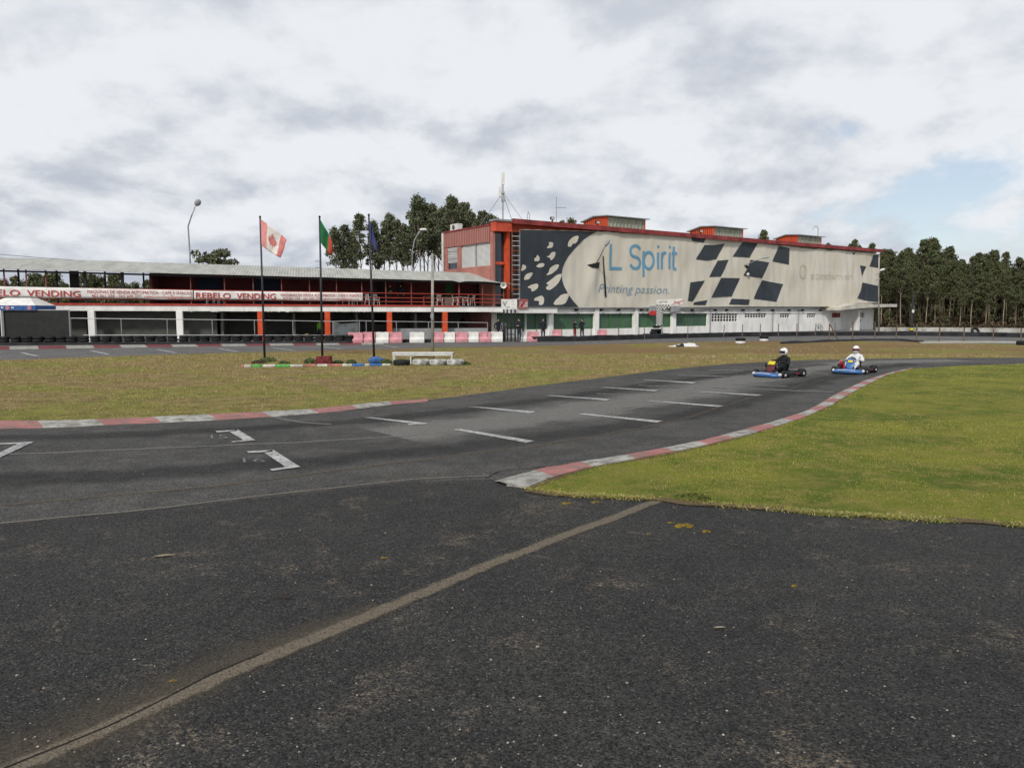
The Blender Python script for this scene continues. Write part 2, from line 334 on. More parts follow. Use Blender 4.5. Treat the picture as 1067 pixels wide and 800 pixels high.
# ------------------------------------------------------------ mesh builder and scene tree
class MB:
    def __init__(s, Mx=None): s.v = []; s.f = []; s.mi = []; s.cur = 0; s.Mx = Mx
    def mat(s, i): s.cur = i; return s
    def add(s, vs, fs):
        o = len(s.v)
        for p in vs:
            p = Vector(p); s.v.append(tuple(s.Mx @ p) if s.Mx else tuple(p))
        for f in fs: s.f.append([i+o for i in f]); s.mi.append(s.cur)
        return s
    def box(s, x0, x1, y0, y1, z0, z1):
        return s.add([(x, y, z) for z in (z0, z1) for x, y in ((x0, y0), (x1, y0), (x1, y1), (x0, y1))],
                     [(3, 2, 1, 0), (4, 5, 6, 7), (0, 1, 5, 4), (1, 2, 6, 5), (2, 3, 7, 6), (3, 0, 4, 7)])
    def hexa(s, b, t): return s.add(list(b)+list(t), [(3, 2, 1, 0), (4, 5, 6, 7), (0, 1, 5, 4), (1, 2, 6, 5), (2, 3, 7, 6), (3, 0, 4, 7)])
    def beam(s, u0, a0, b0, u1, a1, b1, v0, v1):   # front face in the u-z plane, heights a..b at each end
        return s.hexa([(u0, v0, a0), (u1, v0, a1), (u1, v1, a1), (u0, v1, a0)], [(u0, v0, b0), (u1, v0, b1), (u1, v1, b1), (u0, v1, b0)])
    def cbox(s, c, d, rz=0, rx=0, ry=0):
        m = Matrix.Translation(c) @ Matrix.Rotation(rz, 4, 'Z') @ Matrix.Rotation(ry, 4, 'Y') @ Matrix.Rotation(rx, 4, 'X')
        x, y, z = d[0]/2, d[1]/2, d[2]/2
        return s.add([m @ Vector((a, b, e)) for e in (-z, z) for a, b in ((-x, -y), (x, -y), (x, y), (-x, y))],
                     [(3, 2, 1, 0), (4, 5, 6, 7), (0, 1, 5, 4), (1, 2, 6, 5), (2, 3, 7, 6), (3, 0, 4, 7)])
    def poly(s, pts): return s.add(pts, [tuple(range(len(pts)))])
    def tube(s, pts, r, n=8, cap=True):
        pts = [Vector(p) for p in pts]; rr = r if isinstance(r, (list, tuple)) else [r]*len(pts)
        vs = []; fs = []; ref = None
        for i, p in enumerate(pts):
            d = (pts[min(i+1, len(pts)-1)]-pts[max(i-1, 0)]).normalized()
            if ref is None: ref = Vector((0, 0, 1)) if abs(d.z) < .9 else Vector((1, 0, 0))
            a = d.cross(ref).normalized(); b = d.cross(a).normalized(); ref = -b if ref.dot(-b) > 0 else b
            a = d.cross(ref).normalized(); b = d.cross(a).normalized()
            for k in range(n):
                t = 2*PI*k/n; vs.append(p+(a*math.cos(t)+b*math.sin(t))*rr[i])
        for i in range(len(pts)-1):
            for k in range(n): fs.append((i*n+k, i*n+(k+1) % n, (i+1)*n+(k+1) % n, (i+1)*n+k))
        if cap: fs.append(tuple(range(n))[::-1]); fs.append(tuple((len(pts)-1)*n+k for k in range(n)))
        return s.add(vs, fs)
    def lathe(s, prof, n=16, c=(0, 0, 0), rot=None, closed=False):
        vs = []; fs = []; m = Matrix.Translation(c) @ (rot or Matrix.Identity(4))
        for r, z in prof:
            for k in range(n): t = 2*PI*k/n; vs.append(m @ Vector((r*math.cos(t), r*math.sin(t), z)))
        q = len(prof)
        for i in range(q if closed else q-1):
            j = (i+1) % q
            for k in range(n): fs.append((i*n+k, i*n+(k+1) % n, j*n+(k+1) % n, j*n+k))
        return s.add(vs, fs)
    def ell(s, c, d, n=14, m=8, rot=None):
        prof = [(max(.001, math.sin(PI*i/m)), -math.cos(PI*i/m)) for i in range(m+1)]
        S = Matrix.Diagonal((d[0], d[1], d[2], 1))
        return s.lathe(prof, n, c, (rot or Matrix.Identity(4)) @ S)
    def build(s, name, mats, parent=None, smooth=False, loc=None, bevel=0, sub=0):
        me = bpy.data.meshes.new(name); vs = s.v
        if loc is not None: vs = [(a-loc[0], b-loc[1], c-loc[2]) for a, b, c in vs]
        me.from_pydata(vs, [], s.f)
        if not isinstance(mats, (list, tuple)): mats = [mats]
        for m_ in mats: me.materials.append(M[m_] if isinstance(m_, str) else m_)
        if len(mats) > 1: me.polygons.foreach_set('material_index', s.mi)
        if smooth: me.polygons.foreach_set('use_smooth', [True]*len(s.f))
        me.update()
        o = bpy.data.objects.new(name, me); COL.objects.link(o)
        if parent: o.parent = parent
        elif loc is not None: o.location = loc
        if bevel:
            b = o.modifiers.new('bevel', 'BEVEL'); b.width = bevel; b.segments = 2; b.limit_method = 'ANGLE'
        if sub:
            b = o.modifiers.new('subdivision', 'SUBSURF'); b.levels = sub; b.render_levels = sub
        return o
def tag(o, label=None, cat=None, group=None, kind=None):
    if label: o['label'] = label
    if cat: o['category'] = cat
    if group: o['group'] = group
    if kind: o['kind'] = kind
    return o
def thing(name, label, cat, loc=(0, 0, 0), rz=0, group=None):
    o = bpy.data.objects.new(name, None); COL.objects.link(o); o.location = loc; o.rotation_euler = (0, 0, rz)
    o.empty_display_size = .2
    return tag(o, label, cat, group)
def dup(root, loc, rz=None, label=None, scale=None, group=None):
    def cp(o, par):
        c = o.copy(); COL.objects.link(c)
        if par: c.parent = par
        for ch in list(KIDS.get(o.name, o.children)): cp(ch, c)
        return c
    kids = {}
    r = root.copy(); COL.objects.link(r); r.location = loc
    if rz is not None: r.rotation_euler = (0, 0, rz)
    if scale is not None: r.scale = (scale,)*3 if isinstance(scale, (int, float)) else scale
    if label: r['label'] = label
    if group: r['group'] = group
    for ch in KIDS[root.name]: 
        c = ch.copy(); COL.objects.link(c); c.parent = r
        for g in KIDS.get(ch.name, []):
            d = g.copy(); COL.objects.link(d); d.parent = c
    return r
KIDS = {}
def register(root):      # remember the family of a thing that will be copied
    ch = [o for o in bpy.data.objects if o.parent == root]; KIDS[root.name] = ch
    for c in ch:
        g = [o for o in bpy.data.objects if o.parent == c]
        if g: KIDS[c.name] = g
    return root
def struct(mb, name, mats, **k): return tag(mb.build(name, mats, **k), kind='structure')
def text_geo(s, shear=0, thin=0):
    cu = bpy.data.curves.new('t', 'FONT'); cu.body = s; cu.shear = shear; cu.offset = thin; cu.resolution_u = 3
    o = bpy.data.objects.new('t', cu); COL.objects.link(o)
    me = bpy.data.meshes.new_from_object(o); COL.objects.unlink(o); bpy.data.objects.remove(o)
    vs = [v.co.copy() for v in me.vertices]; fs = [tuple(p.vertices) for p in me.polygons]
    bpy.data.meshes.remove(me)
    x0 = min(v.x for v in vs); x1 = max(v.x for v in vs)
    # lowest of the flat-bottomed letters is the baseline 0; cap height about .73
    return [((v.x-x0)/(x1-x0), v.y/.73) for v in vs], fs

# ------------------------------------------------------------ ground, track, kerbs
def pline(pts, step):
    out = [Vector(pts[0])]
    for a, b in zip(pts, pts[1:]):
        a = Vector(a); b = Vector(b); n = max(1, int((b-a).length/step))
        for i in range(1, n+1): out.append(a.lerp(b, i/n))
    return out
def smooth_(pts, it=2):
    for _ in range(it):
        q = [pts[0]]
        for a, b in zip(pts, pts[1:]): q += [a.lerp(b, .25), a.lerp(b, .75)]
        pts = q+[pts[-1]]
    return pts
def GP(l, z=0): return [G(x, y, z) for x, y in l]
def fan(mb, pts):   # triangulated polygon
    from mathutils.geometry import tessellate_polygon
    t = tessellate_polygon([pts]); mb.add(pts, [tuple(x) for x in t])
    return mb
def poly_sheet(name, pts, z, m):
    mb = MB(); fan(mb, [Vector((p.x, p.y, z)) for p in pts])
    o = struct(mb, name, m); me = o.data
    bm = bmesh.new(); bm.from_mesh(me)
    for f in bm.faces:
        if f.normal.z < 0: f.normal_flip()
    bm.to_mesh(me); bm.free(); return o

mb = MB(); S = 3000
mb.poly([(-S, -S, 0), (S, -S, 0), (S, S, 0), (-S, S, 0)]); struct(mb, 'ground', 'infield')

# near track (everything up to the infield edge), then the lawn island laid on top of it
inf_low = smooth_(GP([(-160, 449), (0, 443), (110, 439), (250, 433), (350, 426), (440, 417.5), (500, 410), (560, 402), (620, 394.5), (700, 384.5), (760, 379), (850, 374.6), (950, 373.2), (1067, 372.6), (1250, 372.2)]))
base = inf_low+[Vector((75, 10, 0)), Vector((60, -30, 0)), Vector((-60, -30, 0)), Vector((-60, inf_low[0].y, 0))]
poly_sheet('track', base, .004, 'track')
# service road in front of the seam, darker surface
seam = GP([(-75, 842), (30, 795), (150, 741), (270, 690), (400, 635), (520, 586), (640, 540), (690, 521)])
lawn_low = GP([(520, 502), (550, 511), (584, 515.5), (640, 518.5), (690, 521), (719, 526), (800, 530), (860, 536), (950, 541), (1067, 548.5), (1300, 562)])
kerbT = GP([(512.6, 502), (542, 494), (573, 486), (612, 480), (657, 473), (700, 465), (734, 458), (769, 449), (803, 440), (837.6, 429), (851, 422.5), (872, 410), (899.5, 397), (923.6, 389), (947.7, 384)])
kerbG = GP([(528, 507), (551, 509), (571.7, 501), (595.6, 493.5), (621, 487), (660, 480), (700, 472.5), (734, 465.5), (769, 457), (803, 447.7), (837.6, 436), (865, 424), (885.8, 411), (906.4, 400.2), (927, 390.3), (951, 384.4)])
near = [G(-400, 560), G(0, 548), G(250, 522), G(430, 502), G(514, 500)]+lawn_low[1:]+[Vector((30, 2, 0)), Vector((30, -10, 0)), Vector((-30, -10, 0))]
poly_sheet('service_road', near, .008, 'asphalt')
lawn_top = GP([(947.7, 384.6), (1000, 381.5), (1067, 379.5), (1180, 378)])
lawn = kerbG[1:]+lawn_top+[Vector((40, 25, 0)), Vector((26, 5, 0))]+lawn_low[::-1][:-1]
lawn_pts = lawn
# irregular rim
def rough_edge(pts, amp, step=.15):
    out = []
    q = pline(pts+[pts[0]], step)
    for p in q[:-1]:
        n = noise.noise(Vector((p.x*2.3, p.y*2.3, 3)))+.5*noise.noise(Vector((p.x*7, p.y*7, 9)))
        m = noise.noise(Vector((p.x*2.3, p.y*2.3, 13)))
        out.append(Vector((p.x+amp*m, p.y+amp*n, 0)))
    return out
poly_sheet('lawn', rough_edge(lawn, .09), .016, 'lawn')

def kerb(name, A, B, length, mats, z0=.006, h=.035, start=0):
    A = pline(A, .12); n = len(A)
    Bq = pline(B, .12)
    def arc(P):
        d = [0]
        for a, b in zip(P, P[1:]): d.append(d[-1]+(b-a).length)
        return d
    dA = arc(A); dB = arc(Bq)
    def samp(P, D, s):
        s = max(0, min(D[-1], s)); i = 0
        lo, hi = 0, len(D)-1
        while hi-lo > 1:
            m = (lo+hi)//2
            if D[m] <= s: lo = m
            else: hi = m
        t = (s-D[lo])/max(1e-6, D[hi]-D[lo]); return P[lo].lerp(P[hi], t)
    mb = MB(); T = dA[-1]; k = max(1, int(T/length)); sub = 6
    for i in range(k):
        for j in range(sub):
            s0 = (i+j/sub)/k; s1 = (i+(j+1)/sub)/k
            a0, a1 = samp(A, dA, s0*T), samp(A, dA, s1*T)
            b0, b1 = samp(Bq, dB, s0*dB[-1]), samp(Bq, dB, s1*dB[-1])
            m0, m1 = (a0+b0)/2, (a1+b1)/2
            def Z(p, z): return (p.x, p.y, z+.006*noise.noise(Vector((p.x*3, p.y*3, 0))))
            mb.mat((i+start) % 2)
            mb.add([Z(a0, z0), Z(a1, z0), Z(m1, z0+h), Z(m0, z0+h)], [(0, 1, 2, 3)])
            mb.add([Z(m0, z0+h), Z(m1, z0+h), Z(b1, z0+h*.9), Z(b0, z0+h*.9)], [(0, 1, 2, 3)])
            mb.add([Z(b0, z0+h*.9), Z(b1, z0+h*.9), (b1.x, b1.y, 0), (b0.x, b0.y, 0)], [(0, 1, 2, 3)])
    return struct(mb, name, mats)
kerb('kerb', kerbT, kerbG, .95, ['kerb_white', 'kerb_red'])
# infield kerb: left, two-metre blocks
kA = GP([(-160, 454), (0, 446.8), (60, 445.8), (110, 443), (175, 440.5), (250, 436.5), (310, 432.5), (350, 429), (400, 422.5), (446, 418.2)])
kB = GP([(-160, 447), (0, 440), (60, 439.6), (110, 438.2), (175, 435), (250, 431.5), (310, 428.5), (350, 425.2), (400, 419.8), (446, 416.8)])
kerb('kerb_infield', kA, kB, 1.02, ['kerb_red', 'kerb_white'])
# far track
far_near = smooth_(GP([(-200, 379.5), (0, 375.4), (70, 373), (200, 368.6), (300, 366), (400, 364), (460, 362.2), (560, 360.3), (650, 357.8), (720, 356.6), (780, 355.4), (867, 354.9), (950, 355.8), (1000, 357.6), (1067, 359), (1200, 361)]))
far_far = smooth_(GP([(-200, 364), (0, 360.4), (200, 359), (360, 357.8), (500, 356.8), (560, 355.4), (640, 353.8), (700, 352), (770, 350.2), (840, 349.6), (900, 349.3), (960, 349.5), (1020, 350.4), (1075, 351.5), (1200, 353)]))
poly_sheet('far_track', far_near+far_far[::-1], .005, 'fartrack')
kerb('far_kerb', GP([(-120, 366.5), (0, 364.4), (120, 362.4), (200, 361.3), (300, 360), (400, 358.9)]), GP([(-120, 363.5), (0, 361.4), (120, 359.9), (200, 359.2), (300, 358.2), (400, 357.6)]), 1.5, ['kerb_white', 'kerb_fred'])
# light concrete edging, far right
kerb('edging', GP([(960, 357.8), (985, 357.7), (1030, 357.4), (1090, 357.9)]), GP([(955, 355.9), (985, 355.6), (1030, 355.7), (1090, 356.1)]), 3, ['concrete', 'concrete'])
# paddock beyond the barrier
pad = far_far+[Vector((140, 88, 0)), Vector((85, 99, 0)), Vector((54, 103, 0)), Vector((40, 112, 0)), Vector((-20, 112, 0)), Vector((-90, 60, 0))]
poly_sheet('paddock', pad, .003, 'paddock')

# stains, seams and paint laid on the road
def ribbon(name, pts, width, m, z, wob=.0, step=.25, ends=None):
    P = pline([Vector(p) for p in pts], step); vs = []; fs = []; uv = []
    for i, p in enumerate(P):
        d = (P[min(i+1, len(P)-1)]-P[max(i-1, 0)]); d.z = 0; d.normalize(); nrm = Vector((-d.y, d.x, 0))
        w_ = width[0]+(width[1]-width[0])*i/(len(P)-1) if isinstance(width, tuple) else width
        off = wob*noise.noise(Vector((p.x*1.1, p.y*1.1, 5)))
        for s in (-1, 1): q = p+nrm*(off+s*w_/2); vs.append((q.x, q.y, z)); uv.append((i*step, (s+1)/2))
    for i in range(len(P)-1): fs.append((2*i, 2*i+2, 2*i+3, 2*i+1))
    mb = MB(); mb.add(vs, fs); o = mb.build(name, m); tag(o, kind='structure')
    l = o.data.uv_layers.new(name='UVMap')
    for lp in o.data.loops: l.data[lp.index].uv = uv[lp.vertex_index]
    o.visible_shadow = True
    bm = bmesh.new(); bm.from_mesh(o.data)
    for f in bm.faces:
        if f.normal.z < 0: f.normal_flip()
    bm.to_mesh(o.data); bm.free(); return o
M['seam'] = stain('seam_dust', (.15, .124, .092), .9, 7, .3)
M['seamfaint'] = stain('faint_seam', (.17, .155, .125), .75, 3, .4)
M['brownline'] = stain('brown_line', (.12, .092, .062), .5, 2, .45)
M['wornsheen'] = stain('worn_grazing_sheen', (.19, .185, .172), .75, .7, .4)  # real wear plus grazing sheen, both put into this paler colour
M['rubberline'] = stain('rubbered_line', (.026, .026, .026), .38, .6, .5)
M['crackm'] = stain('crack_fill', (.01, .009, .008), .95, 9, .2)
M['chalk'] = stain('chalky_line', (.20, .195, .185), .6, 1.5, .4)
M['dustband'] = stain('dust_band', (.12, .098, .07), .42, 5, .7)
ribbon('road_stain', [p+Vector((-.10, .1, 0)) for p in seam[:5]], (1.3, .5), M['dustband'], .011, .3, .1)
ribbon('road_seam', seam, (.23, .22), M['seam'], .013, .04, .08)
ribbon('road_crack', GP([(-60, 832), (40, 787), (110, 757), (160, 733), (215, 706), (275, 682)]), .022, M['crackm'], .016, .09, .04)
ribbon('road_crack', GP([(506, 499), (520, 492), (560, 487), (600, 483), (640, 478)]), .03, M['crackm'], .014, .10, .08)
ribbon('faint_seam', GP([(-120, 560), (0, 546), (120, 535), (250, 520), (350, 509), (430, 500), (514, 496)]), .11, M['seamfaint'], .013, .05)
ribbon('road_stain', GP([(0, 527), (120, 517), (240, 505), (330, 493), (420, 482), (520, 470), (620, 455), (700, 440), (800, 410), (860, 396)]), .16, M['brownline'], .010, .1)
ribbon('road_stain', GP([(-60, 476), (60, 472), (200, 466), (320, 461), (430, 454), (520, 446), (640, 430), (720, 414), (790, 396), (850, 384)]), .18, M['chalk'], .010, .06)
ribbon('road_stain', GP([(400, 452), (560, 434), (680, 416), (760, 400), (830, 385), (900, 377.5), (1000, 375.5)]), 3.6, M['wornsheen'], .0075, .3)  # paler band towards the karts: worn asphalt with grazing sheen painted in
ribbon('rubber_stain', GP([(-80, 505), (150, 494), (350, 480), (520, 461), (660, 443), (760, 423), (840, 401), (895, 386), (950, 379)]), 1.5, M['rubberline'], .0085, .2)
ribbon('rubber_stain', GP([(-60, 458), (100, 454), (250, 447), (400, 437), (520, 423), (620, 409), (700, 398), (780, 388), (860, 379.5)]), 1.3, M['rubberline'], .0086, .2)
ribbon('chalk_stain', GP([(286, 434.5), (300, 438), (318, 441), (345, 442.5)]), .25, M['chalk'], .0125, .05)
ribbon('road_stain', GP([(560, 512), (620, 516), (690, 521)]), .30, M['seam'], .0145, .05, .08)

def mline(mb, p, q, w_, z=.0165, serif=0):
    a, b = G(*p, z), G(*q, z); d = (b-a).normalized(); n = Vector((-d.y, d.x, 0))*w_/2
    mb.add([a-n, b-n, b+n, a+n], [(0, 1, 2, 3)])
    return a, b, d
mk = MB(); mf = MB()
def quadpx(mb, l, z=.0165): mb.add([G(x, y, z) for x, y in l], [tuple(range(len(l)))])
# the two nearest grid boxes and the one cut by the frame
quadpx(mk, [(257.5, 469.8), (284, 468.6), (284, 470.4), (258.5, 471.6)]); quadpx(mk, [(274, 470.6), (285, 468.4), (313, 486.2), (299, 487.2)]); quadpx(mk, [(281, 488.6), (299, 486.0), (313, 486.2), (284, 490.2)], .0185)
quadpx(mk, [(224.5, 448.9), (247, 447.6), (247, 448.9), (226, 450.2)]); quadpx(mk, [(238, 449.0), (248, 447.4), (266, 458.4), (255, 459.2)]); quadpx(mk, [(240, 459.8), (255, 458.4), (266, 458.4), (243, 460.6)], .0185)
quadpx(mk, [(-14, 462.2), (35, 460), (33, 461.6), (-14, 463.6)]); quadpx(mk, [(20, 461.4), (34, 460.6), (0, 476.5), (-14, 477.8)], .0185)
quadpx(mk, [(379.5, 434.8), (386, 434.6), (446, 440.6), (440, 442.2)]); quadpx(mk, [(424, 441.6), (444, 440.4), (445, 441.6), (426, 442.6)], .0185)
for l in ([(487, 423.4), (500, 423.8), (558, 428.6), (552, 430.4)], [(472, 447.2), (480, 446.6), (557, 459.2), (548, 461)],
          [(569, 412), (574, 411.8), (636, 415.6), (632, 417)], [(602, 431.2), (608, 430.6), (691, 438.4), (684, 440)],
          [(626, 403.6), (630, 403.2), (686, 406.4), (683, 407.4)], [(674, 417.6), (678, 417.2), (754, 422.6), (748, 423.8)],
          [(670, 395.8), (673, 395.6), (726, 398.2), (722, 399.2)], [(722, 407.8), (727, 407.5), (794, 411.2), (788, 412.2)]): quadpx(mk, l)
for l in ([(707, 390.5), (757, 391.7), (757, 392.5), (707, 391.2)], [(739, 385.4), (775, 385.8), (775, 386.5), (739, 386.1)],
          [(759, 399.3), (820, 402.2), (820, 402.9), (759, 400.1)], [(743, 403.1), (870, 408.2), (868, 408.9), (743, 403.9)],
          [(788, 392.9), (815, 394.2), (813, 394.9), (788, 393.7)], [(837, 388.1), (863, 389.2), (863, 389.7), (837, 388.7)],
          [(665, 401.0), (712, 403.2), (712, 403.9), (665, 401.6)], [(622, 409.6), (660, 411.2), (660, 411.8), (622, 410.3)]): quadpx(mf, l)
for a, b in (((22, 367.2), (39, 371.0)), ((95, 365.2), (113, 369.2)), ((163, 363.9), (184, 367.6)), ((228, 363.2), (248, 366.4)), ((284, 362.4), (307, 365.2)), ((336, 361.2), (356, 363.6)), ((400, 360.2), (416, 362)), ((640, 354.8), (655, 355.3))):
    mline(mk, a, b, .22)
for x in (10, 84, 152, 216, 274): mline(mf, (x, 366.2-x*.016), (x+18, 366.4-x*.016), .35)
for x in (600, 617, 734, 742, 750, 758, 766): mline(mk, (x, 357.2-.0105*(x-600)), (x+5, 357.1-.0105*(x-600)), .28)
struct(mk, 'track_markings', 'mark'); struct(mf, 'track_markings_faint', 'markfaint')
# slot numbers half worn away beside the two nearest boxes
for txt, c in (('16', (268, 479, 29)), ('15', (231, 454.5, 22))):
    vs, fs = text_geo(txt); mb = MB()
    vv = []
    for x, y in vs: vv.append(G(c[0]-c[2]/2+c[2]*x*.8-3*y+y*2, c[1]+2.4-y*4.6, .0165))
    mb.add(vv, fs); struct(mb, 'slot_number', 'markfaint')

# ------------------------------------------------------------ grass, moss, stones
def inside(P, x, y):
    P = np.array([(p.x, p.y) for p in P]); n = len(P); r = np.zeros(len(x), bool)
    j = n-1
    for i in range(n):
        xi, yi = P[i]; xj, yj = P[j]
        c = ((yi > y) != (yj > y)) & (x < (xj-xi)*(y-yi)/(yj-yi+1e-12)+xi); r ^= c; j = i
    return r
def blades(name, P, n, box, h, wd, m, z0, label=None, dens=None, patch=None):
    x = RS.uniform(box[0], box[1], n); y = box[2]+(box[3]-box[2])*RS.uniform(0, 1, n)**(dens or 1)
    k = inside(P, x, y)
    px = x/np.maximum(y, 1)*FPX+533; k &= (px > -60) & (px < 1130)
    x, y = x[k], y[k]; n = len(x)
    if patch:
        pn = np.array([noise.noise(Vector((a*patch, b*patch, 2))) for a, b in zip(x, y)])
        k = pn > RS.uniform(-.5, .35, n); x, y, = x[k], y[k]; n = len(x)
    hh = h*RS.uniform(.35, 1.25, n)*(0.6+.04*y); ww = wd*RS.uniform(.5, 1.3, n)*(.5+.07*y); a = RS.uniform(0, 2*PI, n); b = RS.uniform(0, 2*PI, n); le = hh*RS.uniform(.2, 1.1, n)
    v = np.empty((n, 3, 3))
    v[:, 0] = np.stack([x-np.cos(a)*ww/2, y-np.sin(a)*ww/2, np.full(n, z0-.004)], 1)
    v[:, 1] = np.stack([x+np.cos(a)*ww/2, y+np.sin(a)*ww/2, np.full(n, z0-.004)], 1)
    v[:, 2] = np.stack([x+np.cos(b)*le, y+np.sin(b)*le, z0+hh], 1)
    return tri_mesh(name, v.reshape(-1, 3), 3, m, RS.uniform(0, 1, n))
def tri_mesh(name, verts, k, m, rnd):
    n = len(verts)//k
    me = bpy.data.meshes.new(name); me.vertices.add(len(verts)); me.vertices.foreach_set('co', np.asarray(verts, dtype=np.float32).ravel())
    me.loops.add(n*k); me.loops.foreach_set('vertex_index', np.arange(n*k, dtype=np.int32))
    me.polygons.add(n); me.polygons.foreach_set('loop_start', np.arange(0, n*k, k, dtype=np.int32))
    try: me.polygons.foreach_set('loop_total', np.full(n, k, dtype=np.int32))
    except Exception: pass
    at_ = me.attributes.new('rnd', 'FLOAT', 'FACE'); at_.data.foreach_set('value', np.asarray(rnd, dtype=np.float32))
    me.materials.append(M[m]); me.update(calc_edges=True); me.validate()
    o = bpy.data.objects.new(name, me); COL.objects.link(o); return o
tag(blades('grass', lawn_pts, 420000, (0, 22, 6, 16), .019, .0055, 'blade_green', .018, dens=1.3, patch=1.1), 'short green lawn grass on the inside of the bend', kind='stuff')
tag(blades('grass', lawn_pts, 90000, (4, 45, 15, 36), .018, .008, 'blade_green', .016), 'green lawn grass further into the bend', kind='stuff')
infield_poly = inf_low+far_near[::-1]
tag(blades('dry_grass', infield_poly, 300000, (-34, 26, 12, 42), .030, .009, 'blade_dry', .0, dens=1.2, patch=.6), 'dry yellow grass on the infield', kind='stuff')

# dead rim where lawn meets road, with thatch leaning over the asphalt
M['rim'] = stain('dead_rim', (.12, .085, .042), .95, 5, .15)
ribbon('lawn_rim', lawn_low[1:-1], .26, M['rim'], .0205, .10, .1)
ribbon('lawn_rim', kerbG[1:9], .16, M['rim'], .0205, .06, .1)
def rim_blades(name, path, n, wd_, m, h):
    P = pline(path, .05); v = []
    for i in range(n):
        p = random.choice(P); x, y = p.x+random.gauss(0, wd_), p.y+random.gauss(0, wd_); k = noise.noise(Vector((x*1.3, y*1.3, 6)))
        if k < random.uniform(-.4, .1): continue
        a = random.random()*6.28; b = random.random()*6.28; hh = h*random.uniform(.4, 1.3); w_ = .006*random.uniform(.6, 1.6)
        v += [(x-math.cos(a)*w_, y-math.sin(a)*w_, .012), (x+math.cos(a)*w_, y+math.sin(a)*w_, .012), (x+math.cos(b)*hh*1.3, y+math.sin(b)*hh*1.3, .014+hh*.7)]
    v = np.array(v); return tri_mesh(name, v, 3, m, RS.uniform(0, 1, len(v)//3))
tag(rim_blades('rim_grass', lawn_low[1:-1], 9000, .05, 'blade_dry', .03), 'dry thatch along the lawn edge by the road', kind='stuff')
tag(rim_blades('rim_grass', lawn_low[1:-1], 9000, .06, 'blade_green', .03), 'short grass tips over the lawn edge by the road', kind='stuff')
tag(rim_blades('rim_grass', kerbG[1:], 9000, .06, 'blade_green', .03), 'grass tips creeping over the kerb of the bend', kind='stuff')
def clump(name, c, r, h, n, m, seed, size=.08):
    rs = np.random.RandomState(seed); v = []
    for i in range(n):
        a = rs.uniform(0, 2*PI); d = r*math.sqrt(rs.uniform(0, 1)); z = rs.uniform(.05, 1)*h*(1-.6*(d/r)**2)
        p = np.array([d*math.cos(a), d*math.sin(a), z]); q = rs.normal(0, 1, 3); q /= np.linalg.norm(q); e = np.cross(q, rs.normal(0, 1, 3)); e /= np.linalg.norm(e)
        s = size*rs.uniform(.5, 1.2); v += [p-q*s-e*s*.3, p+q*s-e*s*.3, p+q*s*.8+e*s*.3, p-q*s*.8+e*s*.3]
    o = tri_mesh(name, np.maximum(np.array(v), [-99, -99, 0]), 4, m, rs.uniform(0, 1, n)); o.location = c; return o
# moss cushions on the road below the lawn
for i, (x, y, s) in enumerate([(713, 548, .085), (736, 553.5, .045), (699, 544.5, .03), (676, 556, .02), (591, 524.5, .05), (620, 523, .04), (828, 610, .03), (560, 548, .015), (180, 709, .02), (400, 581, .03)]):
    mb = MB(); c = G(x, y, .009)
    for k in range(9): mb.ell((random.uniform(-s, s), random.uniform(-s*.6, s*.6), 0), (s*.45, s*.4, s*.22), 8, 5)
    o = mb.build('moss', 'moss', smooth=True); o.location = c; tag(o, 'low cushion of moss growing on the asphalt', kind='stuff')
# pebbles and leaves
mb = MB()
for i in range(330):
    px, py = random.uniform(-20, 1090), 470+330*random.random()**.8
    if 500 < px and 380 < py < 552 and py < 520+(px-690)*.075: continue
    c = G(px, py, .01); s = random.uniform(.0025, .008)*(1.5 if i % 17 == 0 else 1)
    mb.ell((c.x, c.y, c.z), (s*random.uniform(.7, 1.4), s, s*.6), 6, 4)
tag(mb.build('pebbles', mat('pebble', (.34, .30, .25), .8, .3, 30)), 'pale grit scattered over the asphalt', kind='stuff')
M['dryleaf'] = mat('dry_leaf', (.24, .20, .14), .9, .2, 30); M['brownleaf'] = mat('brown_leaf', (.035, .02, .012), .9, .2, 30)
def leaf(px, py, ln, rz, m, label):
    c = G(px, py, .012); mb = MB(); k = 6
    for i in range(k):
        t0, t1 = i/k, (i+1)/k; w0, w1 = .16*ln*math.sin(PI*t0)**.8 if t0 else 0, .16*ln*math.sin(PI*min(t1, .999))**.8
        z0, z1 = .006*math.sin(PI*t0), .006*math.sin(PI*t1)
        mb.add([(ln*(t0-.5), -w0, z0+.003), (ln*(t1-.5), -w1, z1+.003), (ln*(t1-.5), 0, z1), (ln*(t0-.5), 0, z0)], [(0, 1, 2, 3)])
        mb.add([(ln*(t0-.5), w0, z0+.003), (ln*(t1-.5), w1, z1+.003), (ln*(t1-.5), 0, z1), (ln*(t0-.5), 0, z0)], [(3, 2, 1, 0)])
    o = mb.build('fallen_leaf', m); o.location = c; o.rotation_euler = (0, 0, rz); tag(o, label, 'leaf')
leaf(171, 579, .20, .3, 'dryleaf', 'pale curled dry leaf lying alone on the asphalt left of the seam')
leaf(297, 623, .12, -.1, 'brownleaf', 'thin dark leaf on the asphalt nearest the middle of the road')
leaf(191, 634, .05, .8, 'brownleaf', 'tiny black leaf left of the thin dark leaf')
leaf(750, 654, .10, .1, 'dryleaf', 'small pale twig of dry leaf right of the seam')
leaf(948, 603, .03, 1.0, 'dryleaf', 'tiny white fleck of leaf below the lawn edge at right')
leaf(930, 538, .13, .6, 'dryleaf', 'dry leaf caught at the lawn edge, the right of the pair')
leaf(905, 537, .12, -.6, 'dryleaf', 'dry leaf caught at the lawn edge, the left of the pair')
leaf(612, 508.5, .10, .5, 'dryleaf', 'pale leaf on the grass next to the tip of the red and white kerb')
